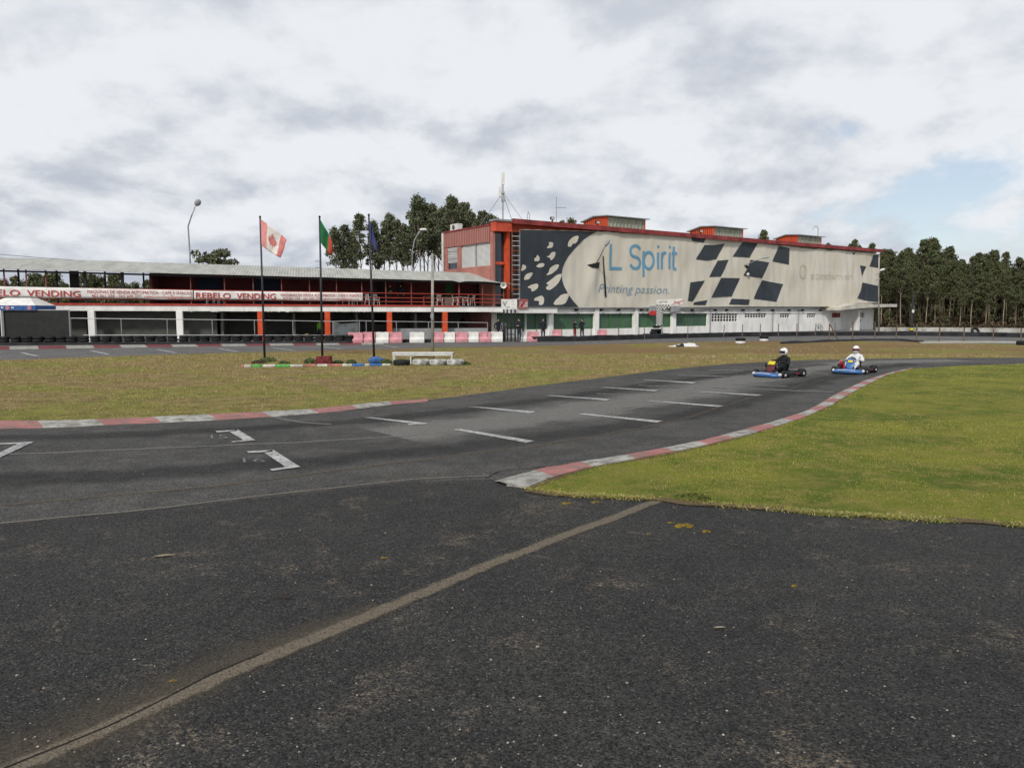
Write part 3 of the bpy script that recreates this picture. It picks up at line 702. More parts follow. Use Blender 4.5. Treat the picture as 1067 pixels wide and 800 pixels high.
# bare soil where the seam meets the lawn
o = clump('soil_clods', G(722, 519, .014), .22, .035, 260, 'brownleaf', 4, .012); tag(o, 'dark crumbs of soil and dead grass at the lawn edge', kind='stuff')

# ------------------------------------------------------------ the banner-covered building
P0 = at(540, 300, 69.0); P1 = at(910, 300, 101.0)
ang = math.atan2(P1.y-P0.y, P1.x-P0.x)
_f = Frame(P0.x, P0.y, ang); u514, _ = _f.uz(513.5, 300)
q = _f.W(u514, 0, 0)
FM = Frame(q.x, q.y, ang)
u = lambda px, py=300, v=0: FM.uz(px, py, v)[0]
z = lambda px, py, v=0: FM.uz(px, py, v)[1]
UE = u(912.5, 290)
hall = thing('exhibition_hall', 'long hall with red roof edge, its upper front wrapped in a cream and charcoal tarpaulin', 'building', FM.O, ang)
def hp(mb, name, mats, **k): return mb.build(name, mats, hall, **k)
ZE = z(700, 246.5)            # underside of the roof edge
ZB = z(700, 320.3)            # foot of the tarpaulin
DEP = 11.6
zr1_ = z(913, 259.3, -.7)
# upper wall behind the tarp + back and side walls
mb = MB(); mb.box(u(530), UE-.1, .25, .5, ZB-.1, ZE+.4); mb.box(UE-.4, UE-.1, .5, DEP, 0, zr1_-1.2); mb.box(u(530), UE-.1, DEP-.3, DEP, 0, zr1_-1.2)
hp(mb, 'upper_wall', 'white')
def wall_holes(mb, u0, u1, z0, z1, v0, v1, holes):
    us = sorted({u0, u1} | {h[0] for h in holes} | {h[1] for h in holes}); zs = sorted({z0, z1} | {h[2] for h in holes} | {h[3] for h in holes})
    for a, b in zip(us, us[1:]):
        run = None
        for c, d in zip(zs, zs[1:]):
            m = ((a+b)/2, (c+d)/2); solid = not any(h[0] < m[0] < h[1] and h[2] < m[1] < h[3] for h in holes)
            if solid:
                if run is None: run = [c, d]
                else: run[1] = d
            if not solid or d == z1:
                if run: mb.box(a, b, v0, v1, run[0], run[1]); run = None
greens = [(548.6, 570.6, 343.2), (576.4, 619, 343), (623.8, 660, 342.2), (665.8, 700, 341), (704.3, 737.5, 339.8)]
grills = [(742.2, 769.4, 335, 9), (777, 799.3, 331, 8), (813.8, 823.7, 331, 4), (842, 851, 331, 4), (893.5, 901.5, 330.6, 4)]
redw = (868, 877, 330.8)
zt = z(720, 325.6)
holes = [(u(a), u(b), z((a+b)/2, c), zt) for a, b, c in greens]+[(u(a), u(b), z((a+b)/2, c), zt-.02) for a, b, c, _ in grills]+[(u(redw[0]), u(redw[1]), z(872, redw[2]), zt-.05)]
mb = MB(); wall_holes(mb, u(548), UE-.1, 0, ZB-.1, 0, .3, holes)
hp(mb, 'lower_wall', 'white')
for (a, b, c), h in zip(greens, holes):
    mb = MB(); mb.box(h[0], h[1], .2, .24, h[2], h[3]); w_ = hp(mb, 'window', 'lattice')
    f = MB(); n = 3 if b-a > 25 else 2
    for k in range(n+1): x = h[0]+.05+(h[1]-h[0]-.1)*k/n; f.box(x-.05, x+.05, .12, .19, h[2], h[3])
    f.box(h[0], h[1], .13, .185, h[2], h[2]+.07); f.box(h[0], h[1], .13, .185, h[3]-.07, h[3]); f.build('frame', 'green', w_)
for (a, b, c, n), h in zip(grills, holes[5:]):
    mb = MB(); mb.box(h[0], h[1], .2, .24, h[2], h[3]); w_ = hp(mb, 'window', 'glassd')
    f = MB()
    for k in range(n+1): x = h[0]+(h[1]-h[0])*k/n; f.box(x-.032, x+.032, .04, .10, h[2], h[3])
    rows = 3 if c > 333 else 2
    for k in range(rows+1): y = h[2]+(h[3]-h[2])*k/rows; f.box(h[0], h[1], .045, .095, y-.028, y+.028)
    f.build('grille', 'white', w_)
h = holes[-1]; mb = MB(); mb.box(h[0], h[1], .1, .2, h[2], h[3]); w_ = hp(mb, 'window', M['eave'])
f = MB(); f.box((h[0]+h[1])/2-.05, (h[0]+h[1])/2+.05, .05, .1, h[2], h[3]); f.build('frame', 'black', w_)
# pilasters and downpipes
for px in (573.4, 621.4, 663, 702.2):
    mb = MB(); x = u(px); mb.box(x-.28, x+.28, -.16, -.002, 0, ZB-.12); hp(mb, 'pilaster', 'white', bevel=.02)
for px in (561.5+0, 740, 805.4, 832.5, 664.8):
    if px < 570: continue
    mb = MB(); x = u(px); mb.tube([(x, -.12, 0), (x, -.12, ZB-.15)], .055, 8); hp(mb, 'downpipe', 'midgrey')
# lintel strip with brackets under the tarp
mb = MB(); mb.box(u(548), u(862), -.08, -.003, ZB-.62, ZB-.42); hp(mb, 'ledge', 'white')
mb = MB(); mb.box(u(536), u(864), -.32, -.12, ZB-.14, ZB-.04)
hp(mb, 'tarp_rail', 'galv')
for px in (556, 575, 600, 626, 644, 668, 680, 705, 721, 745, 757, 774, 790, 805, 822, 836, 855):
    mb = MB(); x = u(px); mb.box(x-.12, x+.12, -.28, -.02, ZB-.36, ZB-.16); hp(mb, 'floodlight', 'black')
mb = MB(); pts = []
for i in range(13):
    t = i/12; pts.append((u(704)+(u(739)-u(704))*t, -.2, ZB-.15-.28*math.sin(PI*t)))
mb.tube(pts, .025, 5); hp(mb, 'cable', 'black')
# roof: low slope and projecting red edge
zr0 = z(531, 227.3, -.7); zr1 = z(913, 259.3, -.7); zb0 = z(531, 232.5, -.7); zb1 = z(913, 262.5, -.7)
mb = MB(); mb.beam(u(530), zb0, zr0, u(913.5), zb1, zr1, -.7, -.5)
hp(mb, 'roof_edge', 'eave')
mb = MB(); mb.hexa([(u(531), -.5, zr0-.28), (UE+.3, -.5, zr1-.28), (UE+.3, DEP/2, zr1-.6), (u(531), DEP/2, zr0-.6)],
                   [(u(531), -.5, zr0-.02), (UE+.3, -.5, zr1-.02), (UE+.3, DEP/2, zr1-.25), (u(531), DEP/2, zr0-.25)])
mb.hexa([(u(531), DEP/2, zr0-.6), (UE+.3, DEP/2, zr1-.6), (UE+.3, DEP+.4, zr1-1.3), (u(531), DEP+.4, zr0-1.3)],
        [(u(531), DEP/2, zr0-.25), (UE+.3, DEP/2, zr1-.25), (UE+.3, DEP+.4, zr1-1.), (u(531), DEP+.4, zr0-1.)])
hp(mb, 'roof', 'roofsheet')
# red fascia above the tarp, its corner block, the glazed corner bay
mb = MB(); mb.beam(u(529.6), z(529.6, 241.5), z(529.6, 229.5), u(700), z(700, 250), z(700, 243.5), -.04, .24)
hp(mb, 'fascia', 'redwall')
mb = MB(); mb.box(0, u(530), -.5, .3, z(520, 241.5), z(520, 230.2, -.5)); hp(mb, 'corner_fascia', 'redwall')
mb = MB(); mb.box(0-.1, u(530)+.1, -.62, .42, z(520, 230.2, -.5)+.004, z(520, 228.2, -.5)); hp(mb, 'corner_coping', 'galv')
mb = MB(); mb.box(0, u(516), 0, .4, ZB, z(515, 241.5)-.003); hp(mb, 'corner_pillar', 'salmon')
mb = MB(); mb.box(u(516)+.003, u(527), .30, .34, ZB+.2, z(520, 241.5)-.003); w_ = hp(mb, 'corner_window', 'glassd')
f = MB(); f.box(u(516)+.003, u(526.8), .12, .28, z(520, 275.6), z(520, 274)+.12)
f.box(u(516)+.003, u(516.8), .13, .28, ZB+.2, z(520, 241.6)); f.build('frame', 'redwall', w_)
mb = MB(); mb.box(u(527)+.003, u(530.3), -.15, .3, ZB-.1, z(520, 241.7)); hp(mb, 'corner_post', 'colred')
# the wall behind the scaffold bay
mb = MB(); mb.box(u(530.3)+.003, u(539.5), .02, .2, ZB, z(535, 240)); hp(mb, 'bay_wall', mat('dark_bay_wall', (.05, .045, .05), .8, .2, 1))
# floor slab across the corner, recess below
mb = MB(); mb.box(-.3, u(574.5), -.9, 0-.003, z(540, 326.2, -.9), z(540, 321.2, -.9)); hp(mb, 'slab', 'white')
mb = MB(); mb.box(-.3, u(575), -.95, -.03, z(540, 321.2, -.9)+.003, z(540, 320.2, -.9)); hp(mb, 'slab_edge', 'midgrey')
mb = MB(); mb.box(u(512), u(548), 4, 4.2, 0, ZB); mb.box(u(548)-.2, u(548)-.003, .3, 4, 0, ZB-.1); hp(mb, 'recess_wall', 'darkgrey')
mb = MB(); mb.box(.0, u(519), .2, .7, 0, ZB-.2); hp(mb, 'recess_pillar', 'cream')
mb = MB(); mb.box(u(519)+.01, u(548)-.21, .32, .36, z(530, 343), ZB-.2); w_ = hp(mb, 'window', 'lattice')
f = MB(); f.box(u(549)-.25, u(549)-.15, .2, .3, z(530, 343), ZB-.2); f.build('frame', 'green', w_)
mb = MB(); mb.box(u(519)+.01, u(548)-.21, .3, .45, 0, z(530, 343)-.003); hp(mb, 'parapet', 'white')

# west end: salmon wall with louvre and shutter
vW = lambda px, py: FM.vz(px, py)
VE = vW(462.5, 290)[0]; zWt = vW(490, 238.5)[1]
mb = MB(); wt = z(512, 241.5)
lv = [vW(466, 254.7), vW(476.5, 280)]; sh_ = [vW(480, 253), vW(512, 277)]
a0, a1 = vW(476.4, 270)[0], vW(466.2, 270)[0]; b0, b1 = vW(511.8, 270)[0], vW(480, 270)[0]
z1a, z0a = vW(471, 254.5)[1], vW(471, 280.5)[1]; z1b, z0b = vW(496, 251)[1], vW(496, 278)[1]
mwall = MB(Matrix(((0, 1, 0, 0), (1, 0, 0, 0), (0, 0, 1, 0), (0, 0, 0, 1))))   # u<->v swap
wall_holes(mwall, .41, VE, 0, zWt-1.4, 0, .25, [(a0, a1, z0a, z1a), (b0, b1, z0b, z1b)])
for f_ in mwall.f: f_.reverse()
hp(mwall, 'end_wall', 'salmon')
mb = MB(); mb.box(-.05, .25, .41, VE+.05, zWt-1.397, zWt); hp(mb, 'end_cladding', 'claddingS')
mb = MB(); mb.box(-.12, .3, .38, VE+.1, zWt+.002, zWt+.12); hp(mb, 'end_coping', 'eave')
mb = MB(); mb.box(.3, 5, .4, VE, zWt-.6, zWt-.3); mb.box(.26, u(530), VE-.3, VE, 0, zWt-.6); hp(mb, 'end_roof', 'roofsheet')
mb = MB(); mb.box(.12, .16, b0, b1, z0b, z1b); s_ = hp(mb, 'shutter', 'shutter')
f = MB(); f.box(.02, .11, (b0+b1)/2-.05, (b0+b1)/2+.05, z0b, z1b); f.build('frame', 'galv', s_)
mb = MB(); mb.box(.16, .2, a0, a1, z0a, z1a); s_ = hp(mb, 'louvre_window', 'glassd')
f = MB()
for k in range(5):
    zz_ = z1a-(z1a-z0a)*.75*(k+.5)/5; f.cbox((.08, (a0+a1)/2, zz_), (.03, a1-a0-.02, (z1a-z0a)*.145), 0, 0, -.35)
f.build('slats', 'shutter', s_)
mb = MB(); mb.tube([(-.12, VE-.05, 3), (-.12, VE-.05, zWt)], .12, 8); hp(mb, 'downpipe', 'whitem')

# rooftop monitors
def monitor(pxl, pxf, pxr, ytl, ytr, v=2.6):
    x0, x1 = FM.uz(pxf, 235, v)[0], FM.uz(pxr, 240, v)[0]
    zt0 = FM.uz(pxf, ytl, v)[1]; zt1 = FM.uz(pxr, ytr, v)[1]
    zt_ = (zt0+zt1)/2; zb = zr1-.1
    # depth of the gable from the picture: intersect with the end plane
    d = FM.vz(pxl, 236, x0)[0]; D = max(2.5, min(7, d-v)); m = D/2
    mb = MB(); pr = [(v, zb), (v+D, zb), (v+D, zt_-.25), (v+m, zt_+.1), (v, zt_)]
    mb.add([(x0, a, b) for a, b in pr]+[(x0+.2, a, b) for a, b in pr], [(0, 1, 2, 3, 4)[::-1], (5, 6, 7, 8, 9)]+[(i, (i+1) % 5, 5+(i+1) % 5, 5+i) for i in range(5)])
    mb.add([(x1-.2, a, b) for a, b in pr]+[(x1, a, b) for a, b in pr], [(0, 1, 2, 3, 4)[::-1], (5, 6, 7, 8, 9)]+[(i, (i+1) % 5, 5+(i+1) % 5, 5+i) for i in range(5)])
    mb.box(x0+.2, x1-.2, v+D-.2, v+D-.003, zb, zt_-.3)
    r = hp(mb, 'rooflight', 'claddingR')
    g = MB(); g.box(x0+.2, x1-.2, v+.06, v+.1, zb, zt_-.02); g.build('glazing', 'monitor', r)
    g = MB(); n = 5
    for k in range(n+1): x = x0+.26+(x1-x0-.52)*k/n; g.box(x-.05, x+.05, v, v+.055, zb, zt_-.02)
    g.build('mullions', 'concrete', r)
    g = MB(); g.hexa([(x0-.25, v-.35, zt_+.02), (x1+.35, v-.35, zt_+.02), (x1+.35, v+m, zt_+.14), (x0-.25, v+m, zt_+.14)], [(x0-.25, v-.35, zt_+.1), (x1+.35, v-.35, zt_+.1), (x1+.35, v+m, zt_+.24), (x0-.25, v+m, zt_+.24)])
    g.hexa([(x0-.25, v+m, zt_+.14), (x1+.35, v+m, zt_+.14), (x1+.35, v+D+.3, zt_-.28), (x0-.25, v+D+.3, zt_-.28)], [(x0-.25, v+m, zt_+.24), (x1+.35, v+m, zt_+.24), (x1+.35, v+D+.3, zt_-.18), (x0-.25, v+D+.3, zt_-.18)])
    g.build('cap', 'midgrey', r)
monitor(608, 632, 672.5, 225.8, 229); monitor(719, 743.5, 774.5, 236.2, 239.4); monitor(809, 831, 856.5, 244.8, 248)

# tarpaulin
def sag(uu, zz_):
    k = 0
    a = .05*math.sin(uu*2*PI/2.75)*.5+.05*math.sin(uu*5.3+zz_*.7)*.5
    b = .22*noise.noise(Vector((uu*.35, zz_*.28, 1)))+.07*noise.noise(Vector((uu*1.3, zz_*.5, 4)))
    uh, zh = TEAR; d2 = ((uu-uh)**2+(zz_-zh)**2*.6)
    c = -.42*math.exp(-((uu-uh-.12*(zz_-zh))**2/.5+(zz_-zh+.6)**2/5))
    dd = -.55*math.exp(-((uu-UR)/4.5)**2)*(.5+.5*math.cos((zz_-ZB-.5)/(ZE-ZB)*PI))
    return -.36+a*.35+b*.75+c*.7+dd*.7
TEAR = FM.uz(615, 277); UR = u(868)
tops = [(538.4, 239.7), (560, 240.2), (620, 241.8), (660, 244), (700, 246.4), (718.7, 247.8), (770, 252), (808.7, 256), (820, 256.8), (831, 258.6), (845, 260.2), (851, 259.6), (862, 262), (868, 261), (885.6, 262.8), (913, 265)]
tu = [u(a, b) for a, b in tops]; tz = [z(a, b) for a, b in tops]
bots = [(538.4, 319.3), (600, 320.4), (700, 320.3), (760, 319.4), (860, 319.6), (868, 317.5), (890, 315.8), (913, 315.5)]
bu = [u(a, b) for a, b in bots]; bz = [z(a, b) for a, b in bots]
U0, U1 = u(538.4), u(913)
nx, nz = 420, 40
mb = MB(); vs = []
for i in range(nx+1):
    uu = U0+(U1-U0)*i/nx; a = float(np.interp(uu, bu, bz)); b = float(np.interp(uu, tu, tz))
    b += .035*abs(math.sin(uu*PI/1.35))
    for j in range(nz+1):
        zz_ = a+(b-a)*j/nz; vs.append((uu, sag(uu, zz_), zz_))
fs = [(i*(nz+1)+j, (i+1)*(nz+1)+j, (i+1)*(nz+1)+j+1, i*(nz+1)+j+1) for i in range(nx) for j in range(nz)]
mb.add(vs, fs)
tarp = hp(mb, 'tarpaulin', 'tarp', smooth=True)
def decal(polys, m, name, off=.012, cell=.45, faces=None):
    bm = bmesh.new()
    if faces is None:
        from mathutils.geometry import tessellate_polygon
        for P in polys:
            vs = [bm.verts.new((a, 0, b)) for a, b in P]
            for t in tessellate_polygon([[Vector((a, b, 0)) for a, b in P]]):
                try: bm.faces.new([vs[i] for i in t])
                except Exception: pass
    else:
        vs = [bm.verts.new((a, 0, b)) for a, b in polys]
        for t in faces:
            try: bm.faces.new([vs[i] for i in t])
            except Exception: pass
    us = [v.co.x for v in bm.verts]; zs = [v.co.z for v in bm.verts]
    for lo, hi, ax in ((min(us), max(us), 0), (min(zs), max(zs), 2)):
        x = math.floor(lo/cell)*cell+cell
        while x < hi:
            co = [0, 0, 0]; co[ax] = x; no = [0, 0, 0]; no[ax] = 1
            bmesh.ops.bisect_plane(bm, geom=bm.verts[:]+bm.edges[:]+bm.faces[:], plane_co=co, plane_no=no); x += cell
    for v in bm.verts: v.co.y = sag(v.co.x, v.co.z)-off
    for f in bm.faces:
        f.smooth = True; f.normal_update()
        if f.normal.y > 0: f.normal_flip()
    me = bpy.data.meshes.new(name); bm.to_mesh(me); bm.free(); me.materials.append(M[m])
    o = bpy.data.objects.new(name, me); COL.objects.link(o); o.parent = tarp; return o
def c6(l): return [(500+x/5.335, 160+y/5.335) for x, y in l]
def c7(l): return [(520+x/5.335, 260+y/5.335) for x, y in l]
def c8(l): return [(700+x/5.335, 210+y/5.335) for x, y in l]
def UZ(l): return [FM.uz(a, b) for a, b in l]
def soft(P, it=2):
    P = [Vector(p) for p in P]
    for _ in range(it):
        q = []
        for a, b in zip(P, P[1:]+P[:1]): q += [a.lerp(b, .22), a.lerp(b, .78)]
        P = q
    return [tuple(p) for p in P]
decal([UZ([(538.5, 239.9), (560, 240.4), (619, 242), (611, 246), (605, 250), (599, 256), (593.7, 262), (589, 268), (585.3, 275), (583.4, 280), (582.6, 286), (583.2, 292), (585, 298), (589.4, 307), (595, 314), (600.6, 320), (540, 319.1), (538.5, 319.1)])], 'tarpdark', 'print_ground', .035, .22)
flakes = [c6([(470, 520), (475, 490), (500, 465), (533, 457), (520, 500), (495, 505), (492, 520)]), c6([(352, 528), (368, 508), (362, 495), (392, 495), (388, 525), (365, 528)]), c6([(353, 575), (370, 570), (380, 550), (407, 548), (400, 580), (378, 598), (376, 582)]),
    c6([(288, 598), (290, 580), (298, 582), (302, 563), (318, 578), (316, 600), (295, 600)]), c6([(298, 630), (315, 612), (345, 610), (345, 628), (320, 636)]), c6([(213, 650), (222, 636), (220, 618), (242, 622), (245, 640), (225, 655)]),
    c6([(233, 700), (245, 670), (280, 660), (283, 672), (262, 700), (240, 703)]), c6([(355, 678), (372, 660), (375, 638), (400, 620), (428, 617), (418, 645), (385, 672)]),
    c6([(352, 745), (372, 730), (352, 725), (385, 700), (415, 675), (443, 668), (430, 710), (405, 740), (375, 760), (358, 757)]), c6([(250, 745), (272, 730), (310, 722), (312, 745), (290, 765), (272, 768), (275, 752)]),
    c7([(180, 285), (185, 270), (205, 262), (225, 255), (237, 275), (230, 308), (205, 308), (212, 290), (196, 284)]), c7([(283, 309), (298, 280), (312, 268), (330, 250), (375, 243), (368, 270), (345, 306)])]
decal([UZ(soft(f, 1)) for f in flakes], 'tarp', 'print_flakes', .055, .22)
chk = [c8([(92, 203), (172, 208), (160, 230), (98, 222)]), c8([(165, 243), (225, 244), (283, 235), (258, 278), (232, 322), (180, 330), (118, 322), (140, 285)]), c8([(378, 228), (460, 235), (420, 312), (326, 307)]),
    c8([(580, 248), (640, 262), (632, 352), (545, 332)]), c8([(240, 330), (300, 325), (255, 418), (192, 420)]), c8([(425, 325), (525, 340), (483, 427), (383, 412), (405, 375)]),
    c8([(88, 450), (165, 440), (102, 555), (73, 552)]), c8([(258, 425), (363, 427), (318, 528), (202, 534)]), c8([(485, 438), (605, 460), (565, 557), (440, 540)]),
    c8([(110, 560), (180, 548), (170, 576), (103, 574)]), c8([(318, 540), (417, 545), (408, 575), (303, 572)]),
    [(893.1, 276.7), (899.4, 277.9), (895.3, 288)], [(908.1, 265.8), (912.6, 265.8), (912.6, 279.2), (903.2, 277.5)], [(895, 294.5), (912.5, 298), (912.5, 315), (900, 313.6), (889.3, 311), (893, 303)],
    [(885, 263.4), (888.4, 263.7), (886.7, 265.8)]]
decal([UZ(c) for c in chk], 'tarpdark', 'print_check', .045, .22)
decal([UZ(c6([(578, 620), (610, 612), (645, 605), (640, 640), (600, 636)])), UZ(c6([(665, 572), (670, 570), (679, 680), (689, 796), (679, 800), (671, 680)])), UZ(c8([(388, 352), (405, 355), (418, 368), (400, 372)]))], 'black', 'tear', .065, .2)
# lettering, painted strokes for the large line
def stroke_text(chars, x0, x1, base, cap, wd):    # chars drawn as polylines in a 0..1 cell
    out = []
    for pts, cx0, cx1 in chars:
        P = [(cx0+(cx1-cx0)*a, b) for a, b in pts]; Q = []
        for a, b in P:
            px = x0+(x1-x0)*a; ba = base[0]+(base[1]-base[0])*a; ca = cap[0]+(cap[1]-cap[0])*a
            Q.append(Vector(FM.uz(px, ba+(ca-ba)*b)))
        # thicken, a little wider where strokes run across
        L_, R_ = [], []
        for i, p in enumerate(Q):
            d0 = (Q[i]-Q[i-1]).normalized() if i else None; d1 = (Q[i+1]-Q[i]).normalized() if i+1 < len(Q) else None
            d = ((d0 or d1)+(d1 or d0)).normalized(); n = Vector((-d.y, d.x)); k = 1/max(.5, abs(n.dot(Vector((-(d1 or d0).y, (d1 or d0).x)))))
            L_.append(p+n*wd*k); R_.append(p-n*wd*k)
        for i in range(len(Q)-1): out.append([tuple(L_[i]), tuple(L_[i+1]), tuple(R_[i+1]), tuple(R_[i])])
    return out
def arc(cx_, cy_, rx, ry, a0, a1, n=10): return [(cx_+rx*math.cos(R(a0+(a1-a0)*i/n)), cy_+ry*math.sin(R(a0+(a1-a0)*i/n))) for i in range(n+1)]
Sx = arc(.5, .75, .46, .23, 20, 180, 8)+arc(.5, .72, .46, .22, 190, 250, 3)+arc(.5, .26, .46, .23, 70, -10, 5)+arc(.5, .24, .46, .23, -20, -165, 8)
bowl = arc(.5, .36, .46, .36, 180, -180, 18)
chars = [([(.04, 1), (.04, 0), (1, 0)], 0, .185), (Sx, .295, .465),
         (bowl, .505, .665), ([(.0, .76), (.0, -.34)], .508, .6), ([(0, 0), (0, .72)], .722, .8), ([(0, .93), (0, 1.03)], .722, .8),
         ([(0, 0), (0, .72)], .782, .9), (arc(.5, .44, .5, .28, 170, 60, 6), .785, .86), ([(0, 0), (0, .72)], .893, .92), ([(0, .93), (0, 1.03)], .893, .92),
         ([(.3, 1.0), (.3, .2), (.42, .05), (.65, 0), (1, .02)], .935, 1.0), ([(0, .70), (1, .70)], .925, 1.0)]
q_ = stroke_text(chars, 632.4, 702, (279.8, 280.6), (254.6, 257.5), .135)
decal(q_, 'tarpblue', 'lettering', .045, .3)
def tarp_text(s, x0, x1, b0, b1, c0, c1, m, shear=0, thin=0, name='lettering', off=.045):
    vs, fs = text_geo(s, shear, thin)
    uvs = []
    for x, y in vs:
        px = x0+(x1-x0)*x; ba = b0+(b1-b0)*x; ca = c0+(c1-c0)*x; uvs.append(FM.uz(px, ba+(ca-ba)*y))
    decal(uvs, m, name, off, .35, fs)
tarp_text('Printing passion.', 620.5, 694.2, 304.6, 306.2, 295.2, 297.6, 'tarpblue2', .3, -.006)
ring = [FM.uz(834.3+4.2*math.cos(t), 283.4+7.3*math.sin(t)) for t in [2*PI*i/24 for i in range(24)]]; ring2 = [FM.uz(834.3+3.5*math.cos(t), 283.4+6.3*math.sin(t)) for t in [2*PI*i/24 for i in range(24)]]
decal([[ring[i], ring[(i+1) % 24], ring2[(i+1) % 24], ring2[i]] for i in range(24)], 'tarpghost', 'ghost_lettering', .045, .35)
tarp_text('steelsmen', 842, 884, 291, 291.5, 282.5, 284, 'tarpghost', 0, -.01, 'ghost_lettering')

# entrance canopy
mb = MB(); n = 10; prof = []
for i in range(n+1):
    t = i/n; uu = u(858)+(u(917.5, 290)-u(858))*t; zz_ = z(858, 322.5)+(z(915, 319.2)-z(858, 322.5))*(1-(1-t)**2); prof.append((uu, zz_, .35+.25*math.sin(PI*min(1, t*1.6)) if t < .6 else .38))
for (a, za, ta), (b, zb_, tb) in zip(prof, prof[1:]):
    mb.hexa([(a, -2.4, za-.1), (b, -2.4, zb_-.1), (b, -.003, zb_-.1), (a, -.003, za-.1)], [(a, -2.4, za+ta-.1), (b, -2.4, zb_+tb-.1), (b, -.003, zb_+tb-.1), (a, -.003, za+ta-.1)])
hp(mb, 'canopy', 'cream')
mb = MB(); mb.box(u(882.5), u(884.5), -1.7, -.003, 0, z(880, 324)); hp(mb, 'porch_wall', 'white')
mb = MB(); mb.box(u(885.5), u(890.5), -.06, -.003, 0, 2.1); hp(mb, 'door', 'midgrey')

# ------------------------------------------------------------ the pit building with terrace
A0 = at(0, 300, 56.3); B0 = at(527, 300, 66.3)
FP = Frame(A0.x, A0.y, math.atan2(B0.y-A0.y, B0.x-A0.x))
pu = lambda px, py=330, v=0: FP.uz(px, py, v)[0]
pz = lambda px, py, v=0: FP.uz(px, py, v)[1]
pit = thing('pit_building', 'long two-storey pit building, grey corrugated roof over an open terrace, dark garages below', 'building', FP.O, FP.a)
def pp(mb, name, mats, parent=None, **k): return mb.build(name, mats, parent or pit, **k)
UL, UR_ = -9.0, pu(513); UR2 = pu(526)
def lin(px0, y0, px1, y1, v=0):      # height along the front as a straight line through two surveyed points
    a, b = FP.uz(px0, y0, v), FP.uz(px1, y1, v); return lambda uu: a[1]+(b[1]-a[1])*(uu-a[0])/(b[0]-a[0])
slabB, slabT, redT = lin(0, 323.6, 500, 325.0), lin(0, 317.7, 500, 319.9), lin(0, 315.4, 500, 318.3)
mb = MB(); mb.beam(UL, slabB(UL), slabT(UL), UR2, slabB(UR2), slabT(UR2), 0, 6.4); pp(mb, 'slab', 'white')
mb = MB(); mb.beam(UL, slabT(UL)+.002, redT(UL), pu(478), slabT(pu(478))+.002, redT(pu(478)), -.06, .14); pp(mb, 'terrace_kerb', 'slabred')
mb = MB(); mb.beam(pu(478)+.003, slabT(pu(478))+.002, redT(pu(478))-.08, UR2, slabT(UR2)+.002, redT(UR2)-.08, -.05, .14); pp(mb, 'terrace_kerb', 'midgrey')
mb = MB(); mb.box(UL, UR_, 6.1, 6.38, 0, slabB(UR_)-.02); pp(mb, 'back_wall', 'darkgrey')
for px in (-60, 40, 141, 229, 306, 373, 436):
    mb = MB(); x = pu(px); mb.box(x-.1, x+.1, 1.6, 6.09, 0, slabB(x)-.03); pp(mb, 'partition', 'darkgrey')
mb = MB(); mb.box(UL, UR2, .0, 6, .005, .02); pp(mb, 'garage_floor', 'paddock')
for px, w_, m in ((-88, 7, 'white'), (4, 7, 'white'), (95, 7, 'white'), (187, 6.8, 'white'), (271.5, 6.3, 'colred'), (341.3, 5.8, 'colred'), (406, 5.2, 'colred'), (464, 5, 'colred')):
    mb = MB(); a, b = pu(px-w_/2, 335, -.02), pu(px+w_/2, 335, -.02); mb.box(a, b, -.02, .5, .0, min(slabB(a), slabB(b))-.004); pp(mb, 'column', m, bevel=.02)
# roller doors and gear seen in the garages
for a, b in ((100, 183), (8, 90), (192, 226)):
    mb = MB(); x0, x1 = pu(a, 335, 1.4), pu(b, 335, 1.4); mb.box(x0, x1, 1.4, 1.46, 0, slabB(x0)-.06); pp(mb, 'garage_shutter', mat('dark_shutter', (.085, .085, .075), .8, .1, 1.5))
mb = MB(); mb.box(pu(409, 345, 1.0), pu(508, 345, 1.0), 1.0, 1.15, 0, pz(460, 342, 1.0)); pp(mb, 'parapet', 'midgrey')
for a, b, t in ((391, 407, 326), (480, 507, 330)):
    mb = MB(); mb.box(pu(a, 335, 6), pu(b, 335, 6), 6.02, 6.08, pz(a, 338, 6), pz(a, t+1.5, 6)); pp(mb, 'wall_sign', mat('dark_maroon_board', (.05, .015, .018), .8, .1, 2))
# terrace: back wall, end wall, posts, rails
eave = lin(0, 280.2, 500, 293.3); 
bk = lin(0, 268.9, 480, 284.4, 5.2)
V1 = 5.2
mb = MB(); xs = pu(163, 290, 3.6)
mb.beam(xs, redT(xs), bk(xs)-.55, UR_+1, redT(UR_), bk(UR_)-.55, 3.6, 3.8); pp(mb, 'terrace_wall', 'maroon')
mb = MB(); mb.hexa([(xs, .5, redT(xs)), (xs+.2, .5, redT(xs)), (xs+.2, 3.59, redT(xs)), (xs, 3.59, redT(xs))], [(xs, .5, eave(xs)-.05), (xs+.2, .5, eave(xs)-.05), (xs+.2, 3.59, eave(xs)+.5), (xs, 3.59, eave(xs)+.5)]); pp(mb, 'terrace_end_wall', 'maroon')
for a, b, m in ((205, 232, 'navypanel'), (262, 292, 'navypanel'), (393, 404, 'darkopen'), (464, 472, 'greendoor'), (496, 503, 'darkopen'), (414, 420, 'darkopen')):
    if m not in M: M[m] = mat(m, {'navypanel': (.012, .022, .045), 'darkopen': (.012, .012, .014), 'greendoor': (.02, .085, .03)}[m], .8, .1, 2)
    x0, x1 = pu(a, 300, 3.6), pu(b, 300, 3.6); mb = MB(); mb.box(x0, x1, 3.53, 3.595, redT(x0)+.02, redT(x0)+2.15); pp(mb, 'terrace_door', m)
